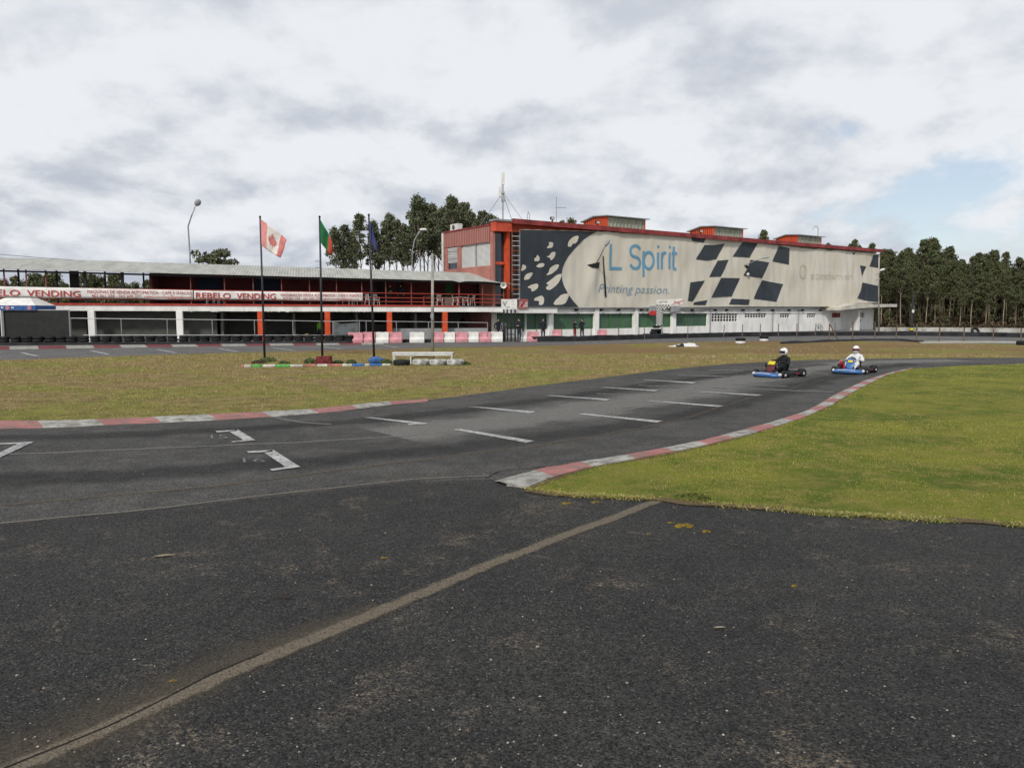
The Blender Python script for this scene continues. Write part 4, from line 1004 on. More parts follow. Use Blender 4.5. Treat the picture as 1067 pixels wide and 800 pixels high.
posts = [(-45, .05), (5, .045), (28, .04), (48.4, .05), (78, .32), (89, .07), (128, .10), (198.8, .035), (234, .035), (263.8, .035), (293.4, .035), (322.5, .035), (350.6, .035), (376.9, .035), (401.9, .04), (428.5, .04), (478.3, .05), (502.7, .05)]
M['postred'] = mat('dull_red_steel', (.22, .07, .06), .7, .2, 3); M['darksteel'] = mat('dark_steel', (.03, .025, .028), .7, .2, 3)
for px, r in posts:
    x = pu(px, 300); mb = MB(); v = .15 if r < .3 else 2.4; x = pu(px, 300, v)
    mb.box(x-r, x+r, v-min(r, .1), v+min(r, .1), redT(x)-.02, eave(x)+(.02 if v < 1 else .45)); pp(mb, 'roof_post', 'darksteel' if px in (78, 89, 128) else 'postred')
for px in (20, 60, 110, 150):
    x = pu(px, 300, 5); mb = MB(); mb.box(x-.06, x+.06, 4.95, 5.07, redT(x), bk(x)-.12); pp(mb, 'rear_post', 'darksteel')
railT = lin(0, 298.6, 520, 306.9)
for k, nm in ((0, 'handrail'), (.38, 'rail'), (.7, 'rail')):
    mb = MB(); f = lambda uu: railT(uu)*(1-k)+redT(uu)*k
    mb.beam(UL, f(UL)-.05, f(UL), UR2, f(UR2)-.05, f(UR2), .02, .07); pp(mb, nm, 'slabred')
mb = MB(); mb.beam(UL, railT(UL)*.4+redT(UL)*.6, railT(UL)*.4+redT(UL)*.6+.04, pu(165), railT(pu(165))*.4+redT(pu(165))*.6, railT(pu(165))*.4+redT(pu(165))*.6+.04, 4.9, 4.95); pp(mb, 'rear_rail', 'galv')
# roof with a few real corrugations at the eave
UT = pu(509); n = int((UR2+.6-UL)/.11); mb = MB(); vs = []
nrow = 9
for i in range(n+1):
    uu = UL+(UR2+.6-UL)*i/n; c = .010*math.cos(i*PI) + (.03*noise.noise(Vector((uu*.5, 0, 0))))
    slope_cut = max(0, min(1, (uu-UT)/(UR2+.6-UT)))
    for j in range(nrow+1):
        t = j/nrow; v = -.45+(V1+.45)*t; e = eave(uu); b = bk(uu)+.05
        z_ = e+(b-e)*t - slope_cut*t*(b-e)*1.0 - (.14*slope_cut)
        kink = -.10*math.exp(-((uu-pu(478))/.35)**2)*(1-t)
        vs.append((uu, v, z_+c+kink))
mb.add(vs, [(i*(nrow+1)+j, (i+1)*(nrow+1)+j, (i+1)*(nrow+1)+j+1, i*(nrow+1)+j+1) for i in range(n) for j in range(nrow)])
o = pp(mb, 'roof', 'roofsheet'); s_ = o.modifiers.new('thickness', 'SOLIDIFY'); s_.thickness = .03; s_.offset = -1
mb = MB(); mb.beam(UL, eave(UL)-.22, eave(UL)-.08, UR2-.3, eave(UR2)-.2, eave(UR2)-.08, -.2, -.1); pp(mb, 'eave_beam', 'darksteel')
mb = MB(); mb.beam(UL, bk(UL)-.3, bk(UL)-.1, UT, bk(UT)-.3, bk(UT)-.1, 4.9, 5.0); pp(mb, 'rear_beam', 'darksteel')

# vending banners on the terrace rail
def ptext(mb, s, x0, x1, b0, b1, c0, c1, v, shear=0, thin=0):
    vs, fs = text_geo(s, shear, thin); out = []
    for x, y in vs:
        px = x0+(x1-x0)*x; ba = b0+(b1-b0)*x; ca = c0+(c1-c0)*x; uu, zz_ = FP.uz(px, ba+(ca-ba)*y, v); out.append((uu, v, zz_))
    mb.add(out, fs)
def banner(px0, px1, yt0, yt1, yb0, yb1, label, texts):
    nseg = 60; mb = MB(); vs = []
    a, b = FP.uz(px0, yt0, -.05), FP.uz(px1, yt1, -.05); c, d = FP.uz(px0, yb0, -.05), FP.uz(px1, yb1, -.05)
    def P(t, s): uu = a[0]+(b[0]-a[0])*t; top = a[1]+(b[1]-a[1])*t; bot = c[1]+(d[1]-c[1])*t+.06*noise.noise(Vector((uu*.5, 3, 0))); return (uu, -.05-.03*noise.noise(Vector((uu*.9, s*1.5, 0))), bot+(top-bot)*s)
    for i in range(nseg+1):
        for j in range(5): vs.append(P(i/nseg, j/4))
    mb.add(vs, [(i*5+j, (i+1)*5+j, (i+1)*5+j+1, i*5+j+1) for i in range(nseg) for j in range(4)])
    root = thing('advertising_banner', label, 'banner', FP.W(a[0], -.05, c[1]), FP.a, 'vending banners along the terrace rail')
    off = Vector((a[0], -.05, c[1]))
    o = mb.build('vinyl_sheet', 'vinyl', root, loc=off, smooth=True); sm = o.modifiers.new('t', 'SOLIDIFY'); sm.thickness = .004
    for t in texts:
        tb = MB(); ptext(tb, *t[:1], *t[1:7], -.10, 0, t[7] if len(t) > 7 else 0); tb.build('lettering', 'redink', root, loc=off)
banner(-34, 201, 297.6, 302.6, 309.0, 312.2, 'long white vending banner with red lettering, cut by the left edge of the photo', [
    ('REBELO', -27.5, 20.8, 307.6, 308.4, 300.9, 301.8, .012), ('VENDING', 28, 84, 308.6, 309.4, 301.9, 302.9, .012),
    ('MAQUINAS DE VENDA AUTOMATICA - CAFE E SNACKS', 91, 199.5, 305.5, 307.0, 301.8, 303.4, .0), ('963 061 334 - 263 609 277  rebelovending@gmail.com', 95.5, 200, 309.4, 310.9, 306.4, 307.9, .0)])
banner(202, 378, 302.9, 305.2, 311.6, 313.9, 'white vending banner ending left of the white plastic chairs, crossed by two flagpoles', [
    ('REBELO', 204, 240.5, 310.6, 311.2, 304.5, 305.1, .012), ('VENDING', 246.5, 287.5, 311.3, 311.9, 305.1, 305.7, .012),
    ('MAQUINAS DE VENDA AUTOMATICA - CAFE E SNACKS', 292.5, 376, 308.8, 309.3, 305.7, 306.3, .0), ('963 061 334 - 263 609 277  rebelovending@gmail.com', 294.5, 374, 312.0, 312.6, 309.3, 309.9, .0)])

# ------------------------------------------------------------ masts, lamps, poles
def on_hall(px, py, v): return FM.W(*(lambda a: (a[0], v, a[1]))(FM.uz(px, py, v)))
c = on_hall(524, 228, 1.5); top = on_hall(524, 181, 1.5); H = top.z-c.z
t = thing('antenna_mast', 'slim mast with two white antenna panels on the corner of the hall roof', 'antenna', c)
mb = MB(); mb.tube([(0, 0, -.1), (0, 0, H)], .06, 8); mb.build('mast', 'galv', t)
mb = MB(); mb.box(-.14, .14, -.09, .09, H-1.0, H+.1); mb.build('antenna_panel', 'bwhite', t, bevel=.03)
mb = MB(); mb.box(-.36, -.12, -.09, .09, H-2.0, H-1.1); mb.build('antenna_panel', 'bwhite', t, bevel=.03)
mb = MB(); mb.box(-.16, .2, -.12, .12, H*.38, H*.5); mb.box(-.14, .16, -.1, .1, H*.55, H*.6); mb.build('equipment_box', 'galv', t, bevel=.02)
for px, py, v in ((496, 241, 5), (545, 230, .5), (533, 228.5, 5)):
    g = on_hall(px, py, v)-c; mb = MB(); mb.tube([(0, 0, H*.58), tuple(g)], .022, 5); mb.build('guy_wire', 'galv', t)
c = on_hall(579.7, 232, 3); H = on_hall(579.7, 205, 3).z-c.z
t = thing('aerial', 'thin television aerial with one side arm on the hall roof', 'aerial', c)
mb = MB(); mb.tube([(0, 0, -.3), (0, 0, H)], .035, 6); mb.build('mast', 'galv', t)
mb = MB(); mb.tube([(-.1, 0, H*.58), (.95, .1, H*.58)], .03, 6)
for k in range(5): mb.tube([(.15+k*.18, -.25, H*.58), (.15+k*.18, .25, H*.58)], .012, 4)
mb.build('arm', 'galv', t)
for (px, py, hh, label) in ((550.6, 229.5, .75, 'small whip bracket on the roof edge between mast and aerial'),):
    c = on_hall(px, py, .6); t = thing('roof_bracket', label, 'bracket', c)
    mb = MB(); mb.tube([(-.1, 0, -.1), (-.1, 0, hh*.6), (0, 0, hh)], .03, 5); mb.tube([(.1, 0, -.1), (.1, 0, hh*.6), (0, 0, hh)], .03, 5); mb.build('stand', 'galv', t)
for px, py, lab in ((575.5, 229.5, 'small floodlight lying on the roof edge right of the mast'), (622.5, 233.6, 'small floodlight in front of the leftmost red rooflight'), (730, 232.5+10, 'small floodlight in front of the middle red rooflight')):
    c = on_hall(px, py, .2); t = thing('roof_floodlight', lab, 'floodlight', c, FM.a)
    mb = MB(); mb.cbox((0, 0, .16), (.42, .2, .26), 0, .3); mb.build('housing', 'black', t, bevel=.02)
    mb = MB(); mb.cbox((0, -.115, .14), (.34, .02, .19), 0, .3); mb.build('lens', 'bwhite', t); mb = MB(); mb.box(-.05, .05, -.05, .05, -.15, .1); mb.build('bracket', 'black', t)
for px, y0, y1, v in ((823+22, 247, 236.2, 5),):
    c = on_hall(px, y0, v); H = on_hall(px, y1, v).z-c.z
    t = thing('vent_hook', 'hooked pipe rising behind the rightmost rooflight', 'pipe', c)
    mb = MB(); mb.tube([(.9, 0, -.6), (.9, 0, H*.8), (.75, 0, H), (.35, 0, H), (.2, 0, H*.7)], .045, 6); mb.build('pipe', 'galv', t)
# air conditioner on the salmon wing
v_, zz_ = FM.vz(474, 242.6, .3); c = FM.W(.45, v_, zWt+.121)
t = thing('air_conditioner', 'white air conditioner unit on the roof of the salmon wing', 'air conditioner', c, FM.a)
mb = MB(); mb.box(-.3, .3, -.65, .65, 0, .62); mb.build('casing', 'whitem', t, bevel=.03)
mb = MB(); mb.lathe([(.22, 0), (.22, .03), (.001, .03)], 16, (-.33, 0, .31), Matrix.Rotation(PI/2, 4, 'Y')); mb.build('fan', 'black', t)

def post_lamp(name, label, base, pts, r, head, hs, m='galv', rot=None, headmat='midgrey'):
    t = thing(name, label, 'lamp post', base)
    P = [Vector(p)-Vector(base) for p in pts]
    mb = MB(); mb.tube([(0, 0, 0)]+[tuple(p) for p in P], [r]+[r*.75]*(len(P)-1)+[r*.5] if len(P) > 1 else r, 8); mb.build('pole', m, t, smooth=True)
    mb = MB(); h = Vector(head)-Vector(base); mb.ell(h, hs, 14, 8, rot); mb.build('lamp_head', headmat, t, smooth=True); return t
def vpt(px, py, Y): return at(px, py, Y)
Y = 78; b = at(198.5, 275, Y); b.z = 0
post_lamp('street_lamp', 'tall lamp post with drooping round head behind the pit building roof', b, [at(197.7, 262, Y), at(196, 236, Y), at(199.5, 225, Y), at(203.5, 215, Y)], .10, at(206, 211.3, Y), (.38, .3, .3), rot=Matrix.Rotation(-.9, 4, 'Y'))
Y = 82; b = at(428.5, 290, Y); b.z = 0
post_lamp('street_lamp', 'lamp post with white swan-neck head among the eucalyptus behind the terrace', b, [at(429.5, 262, Y), at(432, 250, Y), at(436, 243, Y), at(439, 239.8, Y)], .08, at(441, 239.3, Y), (.42, .2, .15), headmat='bwhite')
g = G(450.8, 374.5); Yg = g.y
t = thing('concrete_post', 'tall bare concrete post standing behind the white bench', 'post', g)
tp = at(450.6, 264, Yg)-g
mb = MB(); mb.tube([(0, 0, 0), (tp.x, 0, tp.z)], [.085, .058], 10); mb.build('shaft', 'concrete', t, smooth=True)
mb = MB(); mb.tube([(0, 0, 0), (0, 0, .42)], .10, 10); mb.build('base_sleeve', 'wood', t)
mb = MB(); zb = 1.9; mb.tube([(tp.x*.4, -.09, zb), (tp.x*.4, -.09, zb+.55)], .05, 8); mb.box(-.07, .07, -.15, -.06, zb+.1, zb+.3); mb.build('cable_box', 'midgrey', t)
# wall lamps poking through the tarpaulin
def tarp_lamp(label, pts, head, hs, rot, lens):
    a = on_hall(*pts[0]); t = thing('wall_lamp', label, 'lamp', a)
    P = [on_hall(x, y, v) for x, y, v in pts[1:]]
    mb = MB(); mb.tube([(0, .3, 0), (0, 0, 0)]+[tuple(p-a) for p in P], .05, 8); mb.build('arm', 'midgrey', t, smooth=True)
    h = on_hall(*head)-a; mb = MB(); mb.ell(h, hs, 12, 7, rot); mb.build('lamp_head', 'midgrey', t, smooth=True)
tarp_lamp('grey lamp on a long arm poking through the torn tarpaulin left of the blue L', [(620.5, 275.5, -.3), (624.5, 269, -1.4), (629, 259.5, -2.6), (631.8, 255, -3.0)], (633, 253, -3.1), (.42, .22, .16), Matrix.Rotation(-1.0, 4, 'Y'), 0)
tarp_lamp('thin lamp arm poking through the tarpaulin beside the charcoal checks', [(775.5, 277, -.3), (786, 272, -1.5), (796, 268.8, -2.4)], (798.5, 268.4, -2.6), (.38, .15, .1), Matrix.Rotation(-.2, 4, 'Y'), 0)
c = on_hall(779.3, 286, -.5); t = thing('spotlight', 'small white round spotlight on the lower part of a charcoal check', 'lamp', c, FM.a)
mb = MB(); mb.lathe([(.001, -.12), (.16, -.12), (.19, .0), (.08, .16), (.001, .16)], 12, (0, 0, 0), Matrix.Rotation(-PI/2, 4, 'X')); mb.build('shade', 'bwhite', t, smooth=True)
mb = MB(); mb.tube([(0, .05, 0), (0, .5, .02)], .03, 6); mb.build('bracket', 'galv', t)
# lamp at the right end of the hall
g = G(915.8, 345.6); Yg = g.y
t = post_lamp('street_lamp', 'lamp post with white head beside the right end of the hall', g, [at(915.6, 300, Yg), at(915.5, 284, Yg), at(917, 282.8, Yg)], .10, at(919.3, 281.2, Yg), (.36, .2, .14), 'concrete', Matrix.Rotation(-.35, 4, 'Y'), 'bwhite')
for yy in (285, 291):
    a, b = at(912.3, yy+1, Yg)-g, at(917, yy-.4, Yg)-g; mb = MB(); mb.tube([tuple(a), tuple(b)], .05, 6); mb.build('bracket', 'galv', t)
g = G(949.8, 345.4); Yg = g.y; H = at(950, 304, Yg).z
t = thing('telegraph_pole', 'dark wooden pole with white tag and yellow foot before the wood', 'pole', g)
mb = MB(); mb.tube([(0, 0, 0), (0, 0, H)], [.13, .10], 8); mb.build('pole', 'pole', t)
mb = MB(); h = at(950, 324.2, Yg).z; mb.box(-.13, .13, -.16, -.11, h-.18, h+.18); mb.build('tag', 'bwhite', t)
mb = MB(); mb.tube([(0, 0, .15), (0, 0, .42)], .2, 8); mb.build('foot_band', 'yellow', t)
mb = MB(); mb.tube([(-.03, 0, 0), (-.03, 0, .15)], .21, 8); mb.build('foot', 'black', t)
# thin wires behind the pit building, left
for k, (a, b) in enumerate((((-140, 249), (205, 276)), ((-140, 258), (197, 279.5)))):
    A, B = at(*a, 74), at(*b, 77); mb = MB(); mb.tube([tuple(A.lerp(B, i/14)-Vector((0, 0, .5*math.sin(PI*i/14)))-A) for i in range(15)], .022, 5)
    o = mb.build('power_line', 'black'); o.location = A
    tag(o, ('upper', 'lower')[k]+' of the two thin wires sagging above the grey corrugated roof', 'wire')

# ------------------------------------------------------------ flagpoles and flags
def flagpole(px, py, topx, topy, label, base, hw, arms=False):
    g = G(px, py); Yg = g.y; tp = at(topx, topy, Yg)-g
    t = thing('flagpole', label, 'flagpole', g)
    mb = MB(); mb.tube([(0, 0, 0), (tp.x, 0, tp.z)], [.055, .038], 10); mb.build('shaft', 'pole', t, smooth=True)
    mb = MB(); mb.ell((tp.x, 0, tp.z+.02), (.055, .055, .06), 10, 6); mb.build('finial', 'pole', t, smooth=True)
    if arms:
        mb = MB(); h = tp.z*.655
        for dz in (0, .22): mb.tube([(tp.x*.65, 0, h+dz*1.3), (tp.x*.65-.2, .02, h+dz*1.3+.03), (tp.x*.65-.22, 0, h+dz*1.3-.03)], .012, 5)
        mb.build('bracket', 'pole', t)
    return g, Yg
g1, Y1 = flagpole(275.8, 374.5, 271, 226.5, 'dark flagpole carrying the faded red and white flag, leftmost of three', None, 0)
g2, Y2 = flagpole(336, 378, 333, 226.5, 'dark flagpole standing in the dark red block, flying green and red', None, 0, True)
g3, Y3 = flagpole(390, 377, 384.3, 224.5, 'dark flagpole standing in the blue block with a limp blue flag', None, 0)
def flag(label, Yd, corners, cols, nu=26, nv=14, amp=.06, emblem=None, curve=0, seed=0):
    # corners in the hoist-top, fly-top, fly-bottom, hoist-bottom order, surveyed at the pole's distance
    A, B, C, D = [at(x, y, Yd) for x, y in corners]; O = A.copy()
    def P(s, t):
        p = (A.lerp(B, s)).lerp(D.lerp(C, s), t)
        k = amp*math.sin(s*9+t*2.5+seed)*s**.5; return p+Vector((.02*math.sin(t*7+s*4)*s, k+.25*curve*s*s-.02, -.10*math.sin(s*PI)*(t-.3)))-O
    root = thing('flag', label, 'flag', O)
    mb = MB(); vs = [tuple(P(i/nu, j/nv)) for i in range(nu+1) for j in range(nv+1)]; mb.v = vs
    for i in range(nu):
        for j in range(nv):
            mb.f.append([i*(nv+1)+j, (i+1)*(nv+1)+j, (i+1)*(nv+1)+j+1, i*(nv+1)+j+1]); mb.mi.append(cols[1](i/nu, j/nv))
    o = mb.build('cloth', cols[0], root, smooth=True); s_ = o.modifiers.new('thickness', 'SOLIDIFY'); s_.thickness = .004
    if emblem:
        bm = bmesh.new(); vs = [bm.verts.new(P(s, t)-Vector((0, .012, 0))) for s, t in emblem]
        c_ = bm.verts.new(P(.5, .5)-Vector((0, .012, 0)))
        for i in range(len(vs)): bm.faces.new([vs[i], vs[(i+1) % len(vs)], c_])
        me = bpy.data.meshes.new('leaf_emblem'); bm.to_mesh(me); bm.free(); me.materials.append(M['flagred']); e = bpy.data.objects.new('leaf_emblem', me); COL.objects.link(e); e.parent = root
    return root
M['flagred'] = mat('faded_red_cloth', (.56, .19, .18), .8, .1, 4); M['flagpink'] = mat('pink_cloth', (.66, .28, .27), .8, .1, 4); M['flagwhite'] = mat('white_cloth', (.70, .66, .63), .8, .1, 4)
M['flaggreen'] = mat('green_cloth', (.015, .13, .05), .8, .1, 4); M['flagorange'] = mat('red_orange_cloth', (.42, .07, .04), .8, .1, 4); M['flagblue'] = mat('blue_cloth', (.06, .07, .19), .8, .1, 4)
leafp = [(0, -.5), (.09, -.28), (.2, -.34), (.16, -.05), (.32, -.2), (.36, -.1), (.48, -.12), (.42, .04), (.5, .08), (.25, .28), (.28, .36), (.03, .3), (.03, .5)]
lf = leafp+[(-x, y) for x, y in leafp[::-1][0:]]
emb = [(.5+x*.36, .5+y*.62) for x, y in lf]
for _i in range(len(emb)-1, 0, -1):
    if abs(emb[_i][0]-emb[_i-1][0])+abs(emb[_i][1]-emb[_i-1][1]) < 1e-4: emb.pop(_i)
flag('faded red and white flag with a leaf emblem blown open from its pole', Y1, [(271.3, 228.2), (299.5, 250), (293, 268.5), (272.6, 255.5)],
     ([M['flagpink'], M['flagwhite'], M['flagred']], lambda s, t: 0 if s < .24 else (2 if s > .76 else 1)), emblem=emb, seed=1)
flag('green and red flag hanging folded from the middle flagpole', Y2, [(333.3, 228), (347, 253.5), (346.3, 266.5), (334.3, 252.5)],
     ([M['flaggreen'], M['flagorange']], lambda s, t: 0 if s+t*.12 < .66 else 1), amp=.08, seed=2)
flag('limp blue flag hanging from the rightmost of the flagpoles', Y3, [(384.8, 230), (388.8, 239), (394.2, 264), (386, 251)], ([M['flagblue']], lambda s, t: 0), amp=.09, seed=3)
# pole bases, the painted kerb line and weeds
g = G(337.5, 379.6); mb = MB(); mb.hexa([(-.36, -.22, 0), (.36, -.22, 0), (.36, .22, 0), (-.36, .22, 0)], [(-.30, -.18, .36), (.32, -.18, .38), (.32, .18, .38), (-.30, .18, .36)])
o = mb.build('pole_base', 'brick', bevel=.03); o.location = g; tag(o, 'dark red painted block at the foot of the middle flagpole', 'block')
g = G(391.5, 378.6); mb = MB()
for k in range(7):
    a = random.uniform(0, 6.28); mb.ell((.22*math.cos(a), .14*math.sin(a), .10+.05*random.random()), (.18, .14, .13), 8, 5)
mb.ell((0, 0, .16), (.24, .18, .16), 9, 6)
o = mb.build('pole_base', 'blueb'); o.location = g; tag(o, 'lumpy blue painted rocks heaped at the foot of the right flagpole', 'block')
segs = [(250.8, 254, 'r'), (254, 262, 'w'), (262, 273, 'g'), (273, 287, 'w'), (287, 302, 'g'), (302, 316, 'w'), (316, 330, 'r'), (330, 341.5, 'w'), (341.5, 356, 'r'), (356, 367, 'w'), (367, 380, 'b'), (380, 385, 'w'), (385, 398, 'b'), (398, 407, 'w')]
names = {'r': ('faded red', 'pal_red'), 'w': ('white', 'pal_white'), 'g': ('bright green', 'pal_green'), 'b': ('blue', 'pal_blue')}
M['pal_red'] = mat('faded_red_stone', (.50, .20, .16), .9, .2, 4); M['pal_white'] = mat('white_stone', (.60, .58, .52), .9, .2, 4); M['pal_green'] = mat('green_stone', (.10, .42, .10), .9, .2, 4); M['pal_blue'] = mat('blue_stone', (.05, .17, .45), .9, .2, 4)
yb = lambda x: 382.9-(x-250)*.0105
root = thing('painted_border', 'low stone border of green, white, red and blue stones in front of the flagpoles', 'border', G(250, yb(250)))
O = root.location.copy()
for a, b, k in segs:
    p, q = G(a+.25, yb(a))-O, G(b-.25, yb(b))-O; mb = MB(); d = (q-p).normalized(); n = Vector((-d.y, d.x, 0))*.16; h = Vector((0, 0, .10+random.uniform(-.01, .01)))
    mb.hexa([p, q, q+n, p+n], [p+h, q+h, q+n+h, p+n+h]); o = mb.build('border_stone', names[k][1], root, bevel=.02)
for i, (px, py, r, h) in enumerate([(279, 376.8, .42, .24), (270, 378.6, .35, .14), (323, 378.6, .26, .26), (352, 379, .22, .18), (366, 379.2, .25, .2), (402, 378.8, .3, .22), (296, 378.8, .25, .12), (460, 378, .3, .15), (483, 380, .3, .16)]):
    o = clump('weeds', G(px, py), r, h, 420, 'weed' if i != 1 else 'shrub', 30+i, .045); tag(o, 'tuft of weeds around the flagpoles and bench', kind='stuff')

# bench and painted tyres
g = G(440, 379.2); t = thing('bench', 'long low white bench beside the white painted tyres', 'bench', g)
x0, x1 = at(408.5, 368, g.y).x-g.x, at(472, 368, g.y).x-g.x; H = at(440, 367.2, g.y).z
mb = MB(); mb.box(x0, x1, -.03, .45, H-.05, H); mb.build('seat', 'whitem', t, bevel=.012)
mb = MB(); mb.box(x0+.02, x1-.02, -.01, .0, H-.14, H-.052); mb.build('apron', 'whitem', t)
for x in (x0+.03, x0+.80, x1-.08):
    for y in (.0, .38): mb = MB(); mb.box(x, x+.05, y+.005, y+.05, 0, H-.052); mb.build('leg', 'whitem', t)
mb = MB(); mb.tube([(x0+.86, .1, .18), (x0+1.0, .1, .32), (x0+1.7, .1, .30), (x0+1.6, .1, .15)], .02, 6); mb.build('brace', 'black', t)

def tyre_mb(mb, R_=.30, w_=.17, r0=.16, c=(0, 0, 0), rot=None, n=20):
    h = w_/2; prof = [(r0, -h*.8), (R_*.75, -h), (R_*.93, -h*.92), (R_, -h*.6), (R_, h*.6), (R_*.93, h*.92), (R_*.75, h), (r0, h*.8), (r0+.02, h*.5), (r0+.02, -h*.5)]
    return mb.lathe(prof, n, c, rot, closed=True)
def tyre_obj(loc, label, m='rubber', R_=.33, w_=.2, rz=0, tilt=(0, 0), group=None, mesh=None):
    if mesh is None:
        mb = MB(); tyre_mb(mb, R_, w_, R_*.55, (0, 0, w_/2)); o = mb.build('tyre', m, smooth=True)
    else: o = bpy.data.objects.new('tyre', mesh); COL.objects.link(o)
    o.location = loc; o.rotation_euler = (tilt[0], tilt[1], rz); tag(o, label, 'tyre', group); return o
tyre_obj(G(418.5, 380.5), 'black tyre lying under the left end of the white bench', R_=.37, w_=.24)
for px, lab in ((439, 'white painted tyre lying next to the black one under the bench'), (456.5, 'white painted tyre in the middle of the white row'), (474.5, 'white painted tyre at the right end beyond the bench')):
    g = G(px, 380.2); g.y -= .05; tyre_obj(g, lab, mat('white_painted_rubber', (.48, .48, .46), .8, .35, 4), R_=.38, w_=.24)
g = G(771.5, 357.4)
def half(px, py, lab, s=1):
    g = G(px, py); t = thing('loose_tyre', lab, 'tyre', g)
    mb = MB(); tyre_mb(mb, .36*s, .22, .2*s, (0, 0, .32)); mb.build('tyre', 'rubber', t, smooth=True)
    mb = MB(); tyre_mb(mb, .35*s, .20, .2*s, (0, 0, .10)); mb.build('painted_tyre', 'bwhite', t, smooth=True)
half(771.5, 358.2, 'pair of stacked tyres, black over white, the nearer one on the grass'); half(796, 355.6, 'pair of stacked tyres, black over white, right of the nearer pair', .95)
tyre_obj(G(1066, 359.5), 'black tyre at the right edge of the photo on the far grass', R_=.42, w_=.3)
# low rubber strip along the far grass
def strip(name, label, pts, h, w_, m, cat, jag=0, group=None):
    P = pline([G(*p) for p in pts], .7); O = P[0].copy(); mb = MB()
    prof = [(-w_/2, 0), (-w_*.4, h*.85), (0, h), (w_*.4, h*.85), (w_/2, 0)]; vs = []
    for i, p in enumerate(P):
        d = (P[min(i+1, len(P)-1)]-P[max(i-1, 0)]).normalized(); n = Vector((-d.y, d.x, 0)); k = 1+jag*noise.noise(Vector((i*.35, 1, 0)))*2
        for a, b in prof: q = p+n*a-O; vs.append((q.x, q.y, max(0, b*k)))
    mb.add(vs, [(i*5+j, (i+1)*5+j, (i+1)*5+j+1, i*5+j+1) for i in range(len(P)-1) for j in range(4)]+[(4, 3, 2, 1, 0), tuple((len(P)-1)*5+j for j in range(5))])
    o = mb.build(name, m, smooth=False); o.location = O; tag(o, label, cat, group); return o
strip('rubber_edging', 'low black rubber edging snaking over the grass behind the karts', [(815, 358.2), (835, 357.3), (867, 355.8), (905, 354.8), (938, 355.0), (960, 356.6)], .16, .4, 'belt', 'edging', .3)

# ------------------------------------------------------------ barriers
tyre_mesh = None
mb = MB(); tyre_mb(mb, .33, .2, .18, (0, 0, .1), n=16); _o = mb.build('tyre', 'rubber', smooth=True); tyre_mesh = _o.data; bpy.data.objects.remove(_o)
belt_near = [(-90, 361.5), (0, 360.0), (200, 358.7), (310, 358.1), (363, 357.9)]
strip('belt_barrier', 'black rubber belt standing along the track at the foot of the left tyre wall', belt_near, .20, .10, 'belt', 'barrier', .1)
P = pline([G(*p) for p in belt_near], .72); cnt = 0
for i, p in enumerate(P):
    for k in range(3):
        q = p+Vector((random.uniform(-.04, .04), .46+random.uniform(-.05, .05), .0+k*.205+.0))
        tyre_obj(q, 'black tyre in the tyre wall along the dark garages', mesh=tyre_mesh, rz=random.random()*6, group='tyres of the left tyre wall')
belt_far = [(560, 356.2), (600, 355.6), (640, 354.4), (700, 352.6), (770, 350.8), (840, 350.1), (900, 349.8), (960, 350), (1020, 350.8), (1085, 352)]
strip('belt_barrier', 'long black rubber belt standing along the track before the white hall wall', belt_far, .42, .12, 'belt', 'barrier', .12)
P = pline([G(*p) for p in belt_far], 1.0); 
for i, p in enumerate(P):
    for k in range(2):
        q = p+Vector((random.uniform(-.05, .05)-.15, .46+random.uniform(-.05, .05), k*.205)); tyre_obj(q, 'black tyre in the tyre wall behind the long rubber belt', mesh=tyre_mesh, rz=random.random()*6, group='tyres behind the long belt')
# heap of tyres at the start post
for k, (px, py, zz_, tl) in enumerate([(676, 353.0, 0, 0), (676.3, 352.9, .2, 0), (683.4, 352.8, .0, 0), (683, 352.8, .2, 0), (690.5, 352.6, .0, 0), (690.8, 352.5, .2, 0), (697.4, 352.4, .0, 0), (697, 352.4, .2, 0), (684, 352.8, .4, 0), (690, 352.6, .4, 0), (685, 352.7, .6, 0), (689.5, 352.7, .6, 0), (687, 352.7, .8, 0.12)]):
    q = G(px, py); q.y += 1.4; q.z = zz_+.1*(tl > 0); tyre_obj(q, 'tyre thrown on the heap under the chequered start post', mesh=tyre_mesh, tilt=(tl, 0), rz=k, group='tyre heap at the start post')

# water-filled barrier blocks
def block_proto(m, lab, L_=.98):
    t = thing('barrier_block', lab, 'barrier', (0, 0, 0))
    mb = MB(); prof = [(-.26, 0), (-.26, .26), (-.13, .42), (-.10, .80), (.10, .80), (.13, .42), (.26, .26), (.26, 0)]
    mb.add([(-L_/2, a, b) for a, b in prof]+[(L_/2, a, b) for a, b in prof], [tuple(range(8)), tuple(range(15, 7, -1))]+[(i, i+8, (i+1) % 8+8, (i+1) % 8) for i in range(8)])
    mb.build('body', m, t, bevel=.03)
    mb = MB(); 
    for x in (-.26, .26): mb.lathe([(.001, 0), (.045, 0), (.045, .04), (.001, .04)], 8, (x, 0, .80))
    mb.build('cap', m, t)
    mb = MB(); 
    for x in (-.22, .24): mb.lathe([(.001, 0), (.03, 0), (.03, .01), (.001, .01)], 8, (x, -.145, .38), Matrix.Rotation(PI/2, 4, 'X'))
    mb.build('plug', 'eave' if m == 'bpink' else 'midgrey', t)
    return register(t)
bp = block_proto('bpink', 'x'); bw = block_proto('bwhite', 'x')
used = set()
